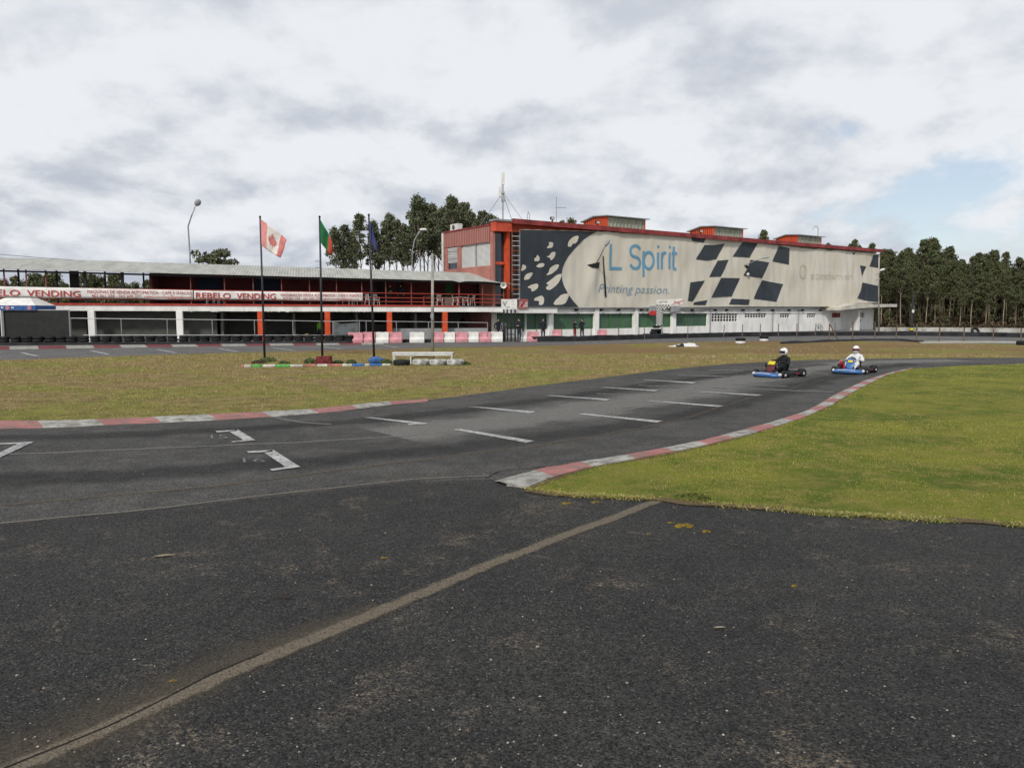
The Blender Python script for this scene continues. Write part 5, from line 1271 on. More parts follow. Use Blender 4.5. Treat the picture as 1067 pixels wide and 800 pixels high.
def block(px0, px1, py, kind, lab):
    a, b = G(px0, py), G(px1, py); pr = bp if kind == 'p' else bw; c = (a+b)/2; L_ = (b-a).length; rz = math.atan2(b.y-a.y, b.x-a.x)
    if kind not in used: used.add(kind); o = pr; o.location = c; o.rotation_euler = (0, 0, rz); o['label'] = lab
    else: o = dup(pr, c, rz, lab)
    o.scale = (L_/1.0, 1, random.uniform(.97, 1.03)); o['group'] = 'water-filled barrier blocks along the far track'
bl = [(362.8, 378.5, 'p', 'faded pink barrier block at the left end of the row, next to the tyre wall'), (378.5, 391.2, 'p', 'second pink barrier block from the left end, right behind the right flagpole'),
      (391.5, 405.5, 'w', 'white barrier block just right of the blue-flag pole, between pink ones'), (405.2, 419.3, 'p', 'pink barrier block left of the lone white one'),
      (427, 442.5, 'w', 'lone white barrier block with gaps on both sides, left of the concrete post'),
      (450.5, 462.6, 'p', 'pink barrier block right behind the concrete post'), (462.6, 474.4, 'w', 'white barrier block, first to the right of the concrete post'), (474.4, 487.6, 'p', 'pink barrier block between the two whites right of the concrete post'),
      (487.2, 499, 'w', 'white barrier block, second to the right of the concrete post'), (499, 511.6, 'p', 'rightmost pink block of the continuous row, before the sign board'), (511, 524, 'w', 'white barrier block ending at the feet of the black-legged sign'),
      (541.5, 549, 'w', 'white barrier block between the sign board and the man with hands on hips'), (549, 561.5, 'p', 'pink barrier block left of the dark figure by the belt end'),
      (575.5, 585, 'p', 'pink barrier block seen low against the wall under the green lattice, left one'), (622.5, 632.5, 'p', 'pink barrier block low against the wall, right of the pair of people')]
for a, b, k, lab in bl:
    py = 357.6-(a-362)*.0085 if a < 530 else 356.0
    if a > 570: py = 352.9
    block(a, b, py, k, lab)
# dark pallets in the two gaps
for a, b, lab in ((419.5, 426.5, 'dark pallet left of the lone white barrier block'), (443, 449.5, 'dark pallet right of the lone white barrier block')):
    p = G((a+b)/2, 356.8); mb = MB()
    for k in range(3): mb.box(-.3, .3, -.3+k*.25, -.2+k*.25, 0, .08)
    for k in range(5): mb.box(-.3+k*.125, -.22+k*.125, -.3, .3, .082, .11)
    for k in range(5): mb.box(-.3+k*.125, -.22+k*.125, -.3, .3, .2, .23)
    for k in range(3): mb.box(-.3, .3, -.3+k*.25, -.2+k*.25, .112, .198)
    o = mb.build('pallet', 'black'); o.location = p; tag(o, lab, 'pallet')

# galvanised pipe fence behind the tyre wall
fence = thing('pipe_fence', 'long galvanised pipe fence behind the left tyre wall and barrier blocks', 'fence', G(73, 357.5))
O = fence.location.copy(); YF = {}
def fpt(px, py):      # fence line runs parallel to the belt, 1.1 m behind it
    b = G(px, 359.9-(px*.0055)); d = b.y+1.1; return at(px, py, d)-O
tops = [(73.5, 331.6), (126, 332.2), (174, 332.6), (221, 333.2), (265, 333.6), (305, 334.2), (347, 335), (374.5, 334.2), (381.5, 334.4), (413, 335), (446.5, 335.4), (477.5, 335.8), (508, 336.2)]
for (a, b), (c, d) in zip(tops, tops[1:]):
    mb = MB(); mb.tube([fpt(a, b), fpt(c, d)], .028, 6); mb.build('top_rail', 'galv', fence)
    mb = MB(); mb.tube([fpt(a, 349.2), fpt(c, 349.2)], .028, 6); mb.build('bottom_rail', 'galv', fence) if c < 350 else None
for a, b in tops:
    p = fpt(a, b); mb = MB(); mb.tube([p, (p.x, p.y, -O.z)], .032, 6); mb.build('post', 'galv', fence)
# rusty stakes along the far barrier
def stake(px, y0, y1, lab, r=.035, m='wood'):
    g = G(px, y1); h = at(px, y0, g.y).z; mb = MB(); mb.tube([(0, 0, 0), (random.uniform(-.03, .03), 0, h)], r, 6); o = mb.build('fence_stake', m); o.location = g
    tag(o, lab, 'stake', 'stakes along the far barrier'); return o
slab_ = 'thin upright stake standing along the long black belt barrier'
for px in (559, 585.6, 616, 644.5, 671.6, 716.5, 754, 773.5, 792, 811, 830, 849.5, 869.5): stake(px, 341-.012*(px-559)*1.2, 355.2-.0145*(px-559), slab_)
for px, y0, y1 in ((888.2, 335, 354.8), (911.5, 335.5, 354.6), (933.6, 340.5, 355), (955, 337, 355.6), (978.6, 341, 356), (1004, 341.5, 356.2), (1034.5, 343, 353.6), (1063.5, 342, 356.6)): stake(px, y0, y1, 'rusty brown stake standing between the far track and the grass', .05)
g = G(873.5, 354.8); d = at(864.5, 337.2, g.y)-g; mb = MB(); mb.tube([(0, 0, 0), tuple(d)], .05, 6); mb.tube([(-.05, .02, 0), (d.x+.0, 0, 0), ], .03, 6); 
mb.tube([(d.x, .01, 0), (d.x, .01, d.z)], .045, 6)
o = mb.build('leaning_frame', 'wood'); o.location = g; tag(o, 'brown post with a leaning brace standing on the rubber edging', 'post')
# low wall and wood's edge
wl = [G(913, 345.2), G(980, 345.4), G(1067, 346.4), G(1250, 349)]
mb = MB(); O = wl[0].copy()
for a, b in zip(wl, wl[1:]): mb.hexa([a-O, b-O, b-O+Vector((0, .2, 0)), a-O+Vector((0, .2, 0))], [a-O+Vector((0, 0, .48)), b-O+Vector((0, 0, .48)), b-O+Vector((0, .2, .48)), a-O+Vector((0, .2, .48))])
o = mb.build('low_wall', mat('whitewashed_wall', (.42, .41, .38), .9, .25, .8)); o.location = O; tag(o, 'low whitewashed wall in front of the eucalyptus wood', 'wall')
g = G(1014, 347.2); o = tyre_obj(g+Vector((0, -.25, .18)), 'old tyre leaning on top of the low whitewashed wall line', tilt=(1.1, 0), R_=.45, w_=.25)

# ------------------------------------------------------------ signs and start post
g = G(530.5, 356.2)
t = thing('sign_board', 'white board with black scribbled logo on four black legs', 'sign', g)
xa, xb = at(522.3, 317, g.y).x-g.x, at(538.8, 317, g.y).x-g.x; za, zb = at(530, 322.4, g.y).z, at(530, 311.8, g.y).z
mb = MB(); mb.box(xa, xb, -.05, .0, za, zb); bd = mb.build('board', 'bwhite', t)
mb = MB()   # scribbled emblem
def sc_(pts, r=.016): mb.tube([(xa+(xb-xa)*x, -.065, za+(zb-za)*y) for x, y in pts], r, 5)
sc_([(.08, .75), (.13, .82)]); sc_([(.13, .62), (.2, .52), (.28, .42), (.25, .3), (.18, .38), (.26, .6), (.34, .82), (.32, .6), (.34, .36), (.44, .5), (.48, .4), (.42, .3), (.52, .32)]); sc_([(.3, .2), (.56, .22)]); sc_([(.1, .7), (.17, .66)]) 
mb.build('emblem', 'black', bd)
vs, fs = text_geo('o - - - -'); mb = MB(); mb.box(xa+(xb-xa)*.62, xa+(xb-xa)*.8, -.056, -.0515, za+(zb-za)*.72, za+(zb-za)*.76); mb.box(xa+(xb-xa)*.66, xa+(xb-xa)*.84, -.056, -.0515, za+(zb-za)*.5, za+(zb-za)*.53); mb.box(xa+(xb-xa)*.64, xa+(xb-xa)*.9, -.056, -.0515, za+(zb-za)*.1, za+(zb-za)*.15)
mb.build('small_print', 'midgrey', bd)
for px in (525, 528.6, 532.6, 536.8):
    x = at(px, 340, g.y).x-g.x; mb = MB(); mb.box(x-.06, x+.06, .002, .09, 0, zb-.05); mb.build('leg', 'black', t)
for h in (.12, .55, 1.0):
    mb = MB(); mb.box(at(528.6, 340, g.y).x-g.x, at(536.8, 340, g.y).x-g.x, .092, .13, h, h+.06); mb.build('crossbar', 'black', t)
g2_ = FM.W(u(545.5, 317, -1.0), -1.0, 0); zz1, zz2 = z(545, 321.6, -1.0), z(545, 311.6, -1.0); x1_, x2_ = u(540.2, 317, -1)-u(545.5, 317, -1), u(550, 317, -1)-u(545.5, 317, -1)
t = thing('advert_panel', 'small white advert panel with red frame right of the scribbled sign', 'sign', g2_+Vector((0, 0, zz1)), FM.a)
mb = MB(); mb.box(x1_, x2_, -.03, .02, 0, zz2-zz1); mb.build('frame', mat('faded_red_frame', (.40, .13, .12), .7, .15, 3), t)
mb = MB(); mb.box(x1_+.08, x2_-.05, -.04, -.031, .12, (zz2-zz1)*.72); mb.build('panel', mat('pinkish_panel', (.55, .42, .42), .7, .15, 3), t)
mb = MB(); mb.hexa([(x1_+.1, -.048, .15), (x1_+.4, -.048, .15), (x1_+.4, -.0405, .15), (x1_+.1, -.0405, .15)], [(x1_+.5, -.048, .62), (x1_+.75, -.048, .62), (x1_+.75, -.0405, .62), (x1_+.5, -.0405, .62)]); mb.build('stripe', 'redp', t)
# horn loudspeaker under the terrace roof
c = at(524.7, 297.5, 65.6); t = thing('horn_speaker', 'white horn loudspeaker on a bracket at the terrace end', 'loudspeaker', c)
mb = MB(); mb.lathe([(.27, -.2), (.20, -.12), (.07, .02), (.05, .15), (.001, .15)], 14, (0, 0, 0), Matrix.Rotation(-PI/2, 4, 'X')); o = mb.build('horn', 'bwhite', t, smooth=True); o.modifiers.new('t', 'SOLIDIFY').thickness = .012
mb = MB(); mb.ell((0, -.08, 0), (.06, .05, .06), 8, 6); mb.build('driver', 'midgrey', t)
mb = MB(); mb.tube([(.0, .14, 0), (.0, .2, -.0), (.0, .2, -1.6)], .05, 6); mb.build('bracket', 'wood', t)
# chequered start post
g = G(689.8, 352.6); Yg = g.y
t = thing('start_post', 'start post with chequered panel and white arrow banner on top', 'sign', g)
zt_ = at(690, 312, Yg).z
mb = MB(); mb.tube([(0, .1, 0), (0, .1, zt_)], .06, 8); mb.build('post', 'galv', t)
mb = MB(); mb.cur = 0
xl, xr = at(684, 320, Yg).x-g.x, at(690, 320, Yg).x-g.x; z0_, z1_ = at(687, 339.2, Yg).z, at(687, 317.6, Yg).z
nx_, nz_ = 4, 14; dx, dz = (xr-xl)/nx_, (z1_-z0_)/nz_
for i in range(10):
    for j in range(nz_):
        if i >= nx_ and j < nz_-2-(i < nx_+2): continue
        mb.cur = (i+j) % 2; mb.add([(xl+i*dx, 0, z0_+j*dz), (xl+(i+1)*dx, 0, z0_+j*dz), (xl+(i+1)*dx, 0, z0_+(j+1)*dz), (xl+i*dx, 0, z0_+(j+1)*dz)], [(0, 1, 2, 3)])
o = mb.build('chequered_panel', ['bwhite', 'black'], t); o.modifiers.new('t', 'SOLIDIFY').thickness = .03
xr2 = at(711, 316, Yg).x-g.x; zB = z1_+.006
mb = MB(); mb.hexa([(xl, -.03, zB), (xr2, -.03, zB+.05), (xr2, .02, zB+.05), (xl, .02, zB)], [(xl, -.03, zB+.42), (xr2, -.03, zB+.55), (xr2, .02, zB+.55), (xl, .02, zB+.42)]); bd = mb.build('banner', 'bwhite', t)
mb = MB(); vs, fs = text_geo('KARTING'); mb.add([(xl+.2+.75*x, -.035, zB+.16+.17*y) for x, y in vs], fs); mb.build('lettering', 'black', bd)
mb = MB()
for (a, b), (c_, d) in (((.62, .15), (.95, .62)), ((.66, .62), (.92, .12)), ((.8, .35), (1.05, .75))):
    p = Vector((xl+(xr2-xl)*a, -.036, zB+.5*b)); q = Vector((xl+(xr2-xl)*c_, -.036, zB+.5*d)); mb.tube([p, q], .028, 5)
mb.build('red_cross', 'redp', bd)
mb = MB(); x_ = at(675.5, 330, Yg).x-g.x; mb.hexa([(x_+.05, -.02, zt_-1.35), (xl-.01, -.02, zt_-1.35), (xl-.01, .02, zt_-1.35), (x_+.05, .02, zt_-1.35)], [(x_+.2, -.02, zt_-.95), (xl-.01, -.02, zt_-1.0), (xl-.01, .02, zt_-1.0), (x_+.2, .02, zt_-.95)]); mb.build('red_pennant', 'redp', t)
# boxes hung on the wall behind the post
for a, b, lab in ((674.5, 685, 'grey box on the hall wall left of the chequered panel'), (697, 705, 'grey box on the hall wall right of the chequered panel')):
    uu0, uu1 = u(a), u(b); o_ = FM.W(uu0, -.6, z(690, 325.2)); mb = MB(); mb.box(0, uu1-uu0, 0, .55, 0, .62); mb.box(.05, uu1-uu0-.05, -.02, 0, .08, .54); o = mb.build('wall_box', 'midgrey', bevel=.02); o.location = o_; o.rotation_euler = (0, 0, FM.a); tag(o, lab, 'box')

# scaffold ladder in the corner bay
b_ = FM.W(u(530.6), -.45, ZB); t = thing('scaffold_ladder', 'rusty scaffold tower with white rungs between red post and tarpaulin', 'scaffold', b_, FM.a)
W_ = u(538.6)-u(530.6); HH = z(534, 240, -.4)-ZB
for x in (0, W_): 
    mb = MB(); mb.tube([(x, 0, 0), (x, 0, HH)], .035, 6); mb.build('upright', 'rust' if x == 0 else 'galv', t)
k = 0; hh = .25
while hh < HH:
    mb = MB(); mb.tube([(0, 0, hh), (W_, 0, hh+.02)], .032, 6); mb.build('rung', 'rust' if k % 4 == 3 else 'whitem', t); hh += .42; k += 1

# ------------------------------------------------------------ canopy tent by the left edge
YT = 53.75
c = at(20, 320, YT); c.z = 0
t = thing('canopy_tent', 'white canopy tent with blue valance and round white emblems, at the left edge', 'tent', c)
xr = at(36.8, 320, YT).x-c.x; xl = xr-3.6; z0_, z1_, z2_ = at(20, 323.2, YT).z, at(20, 318.2, YT).z, at(20, 310.2, YT).z
xr_in = at(24, 312, YT).x-c.x
mb = MB(); e = [(xl, -0, z1_), (xr, 0, z1_), (xr, 2.4, z1_), (xl, 2.4, z1_)]; tp = [(xl+1, .8, z2_), (xr_in, .8, z2_), (xr_in, 1.6, z2_), (xl+1, 1.6, z2_)]
mb.add(e+tp, [(0, 1, 5, 4), (1, 2, 6, 5), (2, 3, 7, 6), (3, 0, 4, 7), (4, 5, 6, 7)]); o = mb.build('roof', 'bwhite', t); o.modifiers.new('t', 'SOLIDIFY').thickness = .01
mb = MB(); mb.box(xl, xr, -.02, -.005, z0_, z1_); mb.box(xr+.001, xr+.015, -.02, 2.4, z0_, z1_); va = mb.build('valance', 'blueb', t)
for px in (7, 30):
    x = at(px, 321, YT-.1).x-c.x; mb = MB(); mb.lathe([(.001, 0), (.15, 0), (.15, .01), (.001, .01)], 14, (x, -.022, (z0_+z1_)/2-.0), Matrix.Rotation(PI/2, 4, 'X')); mb.lathe([(.07, .0), (.1, 0.02), (.07, .02)], 10, (x, -.03, (z0_+z1_)/2), Matrix.Rotation(PI/2, 4, 'X')); mb.build('emblem', 'bpink', va)
for px in (0.8, 2.2, 11.5, 13):
    x = at(px, 321, YT-.1).x-c.x; mb = MB(); mb.box(x-.035, x+.035, -.03, -.021, z0_+.12, z1_-.1); mb.build('letter', 'bwhite', va)
mb = MB(); xx = at(3, 335, YT).x-c.x; mb.tube([(xx, .05, 0), (xx, .05, z0_)], .04, 6); mb.build('leg', 'galv', t)
mb = MB(); xx = xr-.1; mb.tube([(xx, 2.3, 0), (xx, 2.3, z1_-.05)], .04, 6); mb.build('leg', 'galv', t)
# mesh screen beside the tent
a, b = at(3.2, 349.5, 53.9), at(73.3, 349.5, 53.9); g = Vector((a.x, a.y, 0)); W_ = b.x-a.x; H = at(73, 323, 53.9).z
t = thing('mesh_screen', 'dark mesh screen in a galvanised frame right of the canopy tent', 'screen', g)
mb = MB(); mb.box(.03, W_-.03, -.005, .005, .35, H-.03); mb.build('mesh', mat('dark_mesh', (.028, .03, .028), .9, .1, 2), t)
for x in (0, W_): mb = MB(); mb.tube([(x, 0, 0), (x, 0, H)], .045, 6); mb.build('post', 'galv', t)
for h in (.34, H): mb = MB(); mb.tube([(0, 0, h), (W_, 0, h)], .03, 6); mb.build('rail', 'galv', t)

# ------------------------------------------------------------ plastic chairs and tables on the terrace
def chair():
    t = thing('plastic_chair', 'x', 'chair')
    mb = MB(); mb.box(-.22, .22, -.22, .22, .42, .45); mb.build('seat', 'bwhite', t, bevel=.01)
    mb = MB()
    for k in range(5): mb.cbox((-.17+k*.085, .24, .66), (.045, .025, .42), 0, -.15)
    mb.cbox((0, .27, .86), (.42, .03, .08), 0, -.15); mb.build('backrest', 'bwhite', t)
    for x in (-1, 1):
        mb = MB(); mb.tube([(x*.24, .22, .66), (x*.25, -.18, .66), (x*.24, -.2, .45)], .022, 6); mb.build('armrest', 'bwhite', t)
        for y in (-1, 1): mb = MB(); mb.tube([(x*.2, y*.2, .43), (x*.25, y*.25, 0)], .022, 6); mb.build('leg', 'bwhite', t)
    return register(t)
ch = chair(); first = [True]
def put_chair(px, v, rz, lab):
    uu = FP.uz(px, 312, v)[0]; p = FP.W(uu, v, redT(uu)); 
    if first[0]: o = ch; o.location = p; o.rotation_euler = (0, 0, rz); o['label'] = lab; first[0] = False
    else: o = dup(ch, p, rz, lab)
    o['group'] = 'white plastic chairs on the terrace'
put_chair(384.5, 1.0, 2.6, 'white plastic chair just right of the second vending banner'); put_chair(391.5, 1.2, .5, 'white plastic chair directly behind the right flagpole')
put_chair(458, 1.0, .3, 'brightest white plastic chair, right next to the concrete post'); put_chair(474.5, 1.0, 1.8, 'white plastic chair at the left side of the terrace table'); put_chair(485, 1.0, -1.6, 'white plastic chair at the right side of the terrace table'); put_chair(491, 1.3, -1.0, 'white plastic chair furthest right, behind the table chairs')
put_chair(46, .8, 0, 'white plastic chair under the first vending banner, near the tent'); put_chair(219, .9, .6, 'white plastic chair under the R of the second vending banner'); put_chair(228, .9, 2.9, 'white plastic chair under the L of the second vending banner'); put_chair(360, .9, .2, 'white plastic chair under the small print of the second banner'); put_chair(368, .9, 2.8, 'white plastic chair under the right end of the second banner')
uu = FP.uz(480, 312, 1.1)[0]; t = thing('plastic_table', 'round white plastic table between chairs on the terrace', 'table', FP.W(uu, 1.1, redT(uu)))
mb = MB(); mb.lathe([(.001, .70), (.44, .70), (.45, .73), (.001, .73)], 18); mb.build('tabletop', 'bwhite', t)
for k in range(4): a = k*PI/2+.6; mb = MB(); mb.tube([(.28*math.cos(a), .28*math.sin(a), .70), (.36*math.cos(a), .36*math.sin(a), 0)], .025, 6); mb.build('leg', 'bwhite', t)
uu = FP.uz(446, 312, 1.1)[0]; t = thing('bar_table', 'dark square table left of the concrete post on the terrace', 'table', FP.W(uu, 1.1, redT(uu)))
mb = MB(); mb.box(-.4, .4, -.35, .35, .72, .76); mb.build('tabletop', 'postred', t)
for x in (-.35, .35):
    for y in (-.3, .3): mb = MB(); mb.box(x-.025, x+.025, y-.025, y+.025, 0, .719); mb.build('leg', 'postred', t)
uu = FP.uz(467.5, 312, 2.8)[0]; o = MB().box(-.35, .35, -.2, .2, .0, .7).box(-.37, .37, -.22, .22, .703, .74).build('cabinet', 'cream', bevel=.01); o.location = FP.W(uu, 2.8, redT(uu)); tag(o, 'pale cabinet in front of the green terrace door', 'cabinet')

# ------------------------------------------------------------ people
def skin_body(name, verts, edges, radii, zones, parent=None, hands=None, sub=1):
    """verts: dict name -> co; edges: pairs; radii: name -> r or (rx, ry); zones: function(co, nearest joint) -> material slot"""
    ks = list(verts); bm_v = [verts[k] for k in ks]; me = bpy.data.meshes.new(name)
    me.from_pydata(bm_v, [(ks.index(a), ks.index(b)) for a, b in edges], [])
    o = bpy.data.objects.new(name, me); COL.objects.link(o)
    md = o.modifiers.new('skin', 'SKIN'); md.use_smooth_shade = True
    bm = bmesh.new(); bm.from_mesh(me); lay = bm.verts.layers.skin.verify(); bm.verts.ensure_lookup_table()
    for i, k in enumerate(ks):
        r = radii[k]; bm.verts[i][lay].radius = r if isinstance(r, tuple) else (r, r); bm.verts[i][lay].use_root = (k == 'pelvis') or k.endswith('_root')
    bm.to_mesh(me); bm.free()
    s_ = o.modifiers.new('s', 'SUBSURF'); s_.levels = sub; s_.render_levels = sub
    dg = bpy.context.evaluated_depsgraph_get(); dg.update(); m2 = bpy.data.meshes.new_from_object(o.evaluated_get(dg))
    bpy.data.objects.remove(o); bpy.data.meshes.remove(me); m2.name = name
    o = bpy.data.objects.new(name, m2); COL.objects.link(o)
    m2.materials.clear()
    for z_ in zones[0]: m2.materials.append(M[z_])
    P = np.array([verts[k] for k in ks])
    for p in m2.polygons:
        c = np.array(p.center); dd = ((P-c)**2).sum(1); k = ks[int(np.argmin(dd))]
        if k[:2] in ('f0', 'f1', 'f2', 'f3', 'th', 'pa') and dd.min() > .0016: dd[[i for i, q in enumerate(ks) if q[:2] in ('f0', 'f1', 'f2', 'f3', 'th', 'pa')]] = 9; k = ks[int(np.argmin(dd))]
        p.material_index = zones[1](c, k); p.use_smooth = True
    if parent: o.parent = parent
    return o
def add_hand(V, E, Rr, side, wrist, dirv, palm_n, s=1.0):
    d = Vector(dirv).normalized(); n = Vector(palm_n).normalized(); w_ = d.cross(n).normalized()*(1 if side > 0 else -1)
    W = Vector(wrist); S = 'L' if side > 0 else 'R'
    V['palm'+S] = tuple(W+d*.075*s); Rr['palm'+S] = .026*s; E.append(('wrist'+S, 'palm'+S))
    for i, (off, ln) in enumerate(((-.028, .065), (-.010, .078), (.010, .072), (.027, .055))):
        a = 'f%d%s' % (i, S); b = W+d*.06*s+w_*off*s; V[a+'_root'] = tuple(b); Rr[a+'_root'] = .009*s
        V[a+'b'] = tuple(b+d*(.045*s)-n*.004*s); Rr[a+'b'] = .009*s; V[a+'c'] = tuple(b+d*(.04+ln*.45)*s-n*.030*s); Rr[a+'c'] = .007*s
        E += [(a+'_root', a+'b'), (a+'b', a+'c')]
    a = 'th'+S; b = W+d*.025*s-w_*.018*s; V[a+'_root'] = tuple(b); Rr[a+'_root'] = .011*s; V[a+'b'] = tuple(b-w_*.03*s+d*.025*s-n*.01*s); Rr[a+'b'] = .010*s; V[a+'c'] = tuple(b-w_*.035*s+d*.055*s-n*.02*s); Rr[a+'c'] = .008*s
    E += [(a+'_root', a+'b'), (a+'b', a+'c')]
def standing(label, loc, rz, top, legs, arms='down', H=1.74, group=None, hood=False, step=.0, turn=0):
    k = H/1.75
    V = {'pelvis': (0, 0, .93), 'belly': (0, -.01, 1.08), 'chest': (0, .0, 1.27), 'upchest': (0, .01, 1.40), 'neck': (0, .0, 1.50), 'jaw': (0, -.02, 1.575), 'head': (0, -.005, 1.655), 'crown': (0, .005, 1.70)}
    Rr = {'pelvis': (.155, .11), 'belly': (.145, .105), 'chest': (.165, .12), 'upchest': (.15, .10), 'neck': .055, 'jaw': (.06, .07), 'head': (.078, .095), 'crown': (.065, .075)}
    E = [('pelvis', 'belly'), ('belly', 'chest'), ('chest', 'upchest'), ('upchest', 'neck'), ('neck', 'jaw'), ('jaw', 'head'), ('head', 'crown')]
    V['nose'] = (0, -.115, 1.615); Rr['nose'] = .014; E.append(('head', 'nose'))
    for s, S in ((1, 'L'), (-1, 'R')):
        sx = step*s
        V['hip'+S] = (.10*s, 0, .86); V['knee'+S] = (.11*s, -.02+sx*.6, .49); V['ankle'+S] = (.12*s, .02+sx, .09); V['toe'+S] = (.14*s, -.15+sx, .045)
        Rr['hip'+S] = .095; Rr['knee'+S] = .062; Rr['ankle'+S] = .045; Rr['toe'+S] = (.042, .035); E += [('pelvis', 'hip'+S), ('hip'+S, 'knee'+S), ('knee'+S, 'ankle'+S), ('ankle'+S, 'toe'+S)]
        V['sh'+S] = (.185*s, 0, 1.40); Rr['sh'+S] = .068; Rr['el'+S] = .048; Rr['wrist'+S] = .032
        A = arms if isinstance(arms, str) else arms[0 if s > 0 else 1]
        if A == 'down': V['el'+S] = (.26*s, .03, 1.13); V['wrist'+S] = (.27*s, -.04, .89); dv, pn = (0, -.1, -1), (s, 0, 0)
        elif A == 'hips': V['el'+S] = (.36*s, .08, 1.15); V['wrist'+S] = (.22*s, -.04, 1.0); dv, pn = (-s*.8, -.4, -.2), (0, 0, 1)
        elif A == 'pocket': V['el'+S] = (.29*s, .08, 1.14); V['wrist'+S] = (.22*s, -.06, .96); dv, pn = (-s*.3, -.2, -.9), (s, 0, 0)
        elif A == 'fold': V['el'+S] = (.26*s, -.05, 1.14); V['wrist'+S] = (.03*s, -.20, 1.20); dv, pn = (-s, -.1, .1), (0, -1, 0)
        elif A == 'raise': V['el'+S] = (.30*s, -.18, 1.28); V['wrist'+S] = (.36*s, -.36, 1.44); dv, pn = (.2*s, -.6, .7), (0, 0, 1)
        E += [('upchest', 'sh'+S), ('sh'+S, 'el'+S), ('el'+S, 'wrist'+S)]
        add_hand(V, E, Rr, s, V['wrist'+S], dv, pn)
    def zone(c, j):
        if j.startswith('toe') or (j.startswith('ankle') and c[2] < .09): return 3
        if j[:4] in ('knee', 'ankl') or j.startswith('hip') or (j == 'pelvis' and c[2] < .95): return 1
        if j.startswith(('palm', 'th', 'f0', 'f1', 'f2', 'f3')): return 2
        if j in ('jaw', 'nose'): return 2
        if j in ('head', 'crown'): return 4 if (c[1] > -.01 or c[2] > 1.72) else 2
        if j == 'neck' and c[2] > 1.52: return 2
        return 0
    t = thing('person', label, 'person', loc, rz, group)
    o = skin_body('body', V, E, Rr, ([top, legs, 'skin', 'black', 'hair' if not hood else top], zone), t)
    mb = MB()   # hair
    mb.ell((0, .018, 1.675), (.094, .108, .098), 12, 7); h = mb.build('hair', 'hair' if not hood else top, t, smooth=True)
    mb = MB()
    for s in (-1, 1): mb.ell((.034*s, -.088, 1.655), (.012, .008, .007), 6, 4)
    mb.build('eyes', 'black', t)
    t.scale = (k, k, k); return t
def facing(px): return math.atan2(0, 1)
standing('man in dark jacket and jeans behind the sign legs, first from the left', G(518.5, 356.4)+Vector((0, 1.6, 0)), .5, 'navy', 'jeans', 'pocket', 1.78)
standing('man in grey top standing just left of the black sign legs', G(524.8, 356.6)+Vector((0, .9, 0)), -.3, 'greycloth', 'jeans', 'down', 1.72)
standing('man in dark clothes with folded arms right of the black sign legs', G(541, 356.3), -.8, 'navy', 'jeans', 'fold', 1.82)
standing('man in dark jacket and trousers alone where the black belt begins', G(565.8, 355.6), .2, 'navy', 'navy', 'pocket', 1.80, step=.1)
standing('shorter person with red trousers, left of the two by the green windows', G(599.8, 354.2)+Vector((0, 1.0, 0)), .9, 'suitblack', 'eave', 'fold', 1.62)
standing('taller man raising one arm, right of the two by the green windows', G(607.6, 354.2)+Vector((0, 1.0, 0)), -.6, 'navy', 'navy', ('raise', 'pocket'), 1.76)
standing('dark figure standing at the entrance under the pale canopy', FM.W(u(888.3), -1.0, 0), .2, 'suitblack', 'greycloth', 'hips', 1.75)
def terrace_pt(px, v): uu = FP.uz(px, 312, v)[0]; return FP.W(uu, v, redT(uu))
standing('dark figure on the terrace with a pale cloth, left of the concrete post', terrace_pt(406.5, 1.7), .4, 'suitblack', 'navy', 'fold', 1.72)
standing('dark figure on the terrace standing nearer the concrete post', terrace_pt(418, 1.7), -.4, 'navy', 'suitblack', 'down', 1.76)
M['hivis'] = mat('hi_vis_green', (.25, .62, .05), .8, .1, 6)
standing('person in a hi-vis green vest in the garage left of the second red column', FP.W(pu(333.5, 345, 2.2), 2.2, .02), .7, 'hivis', 'jeans', 'down', 1.6)

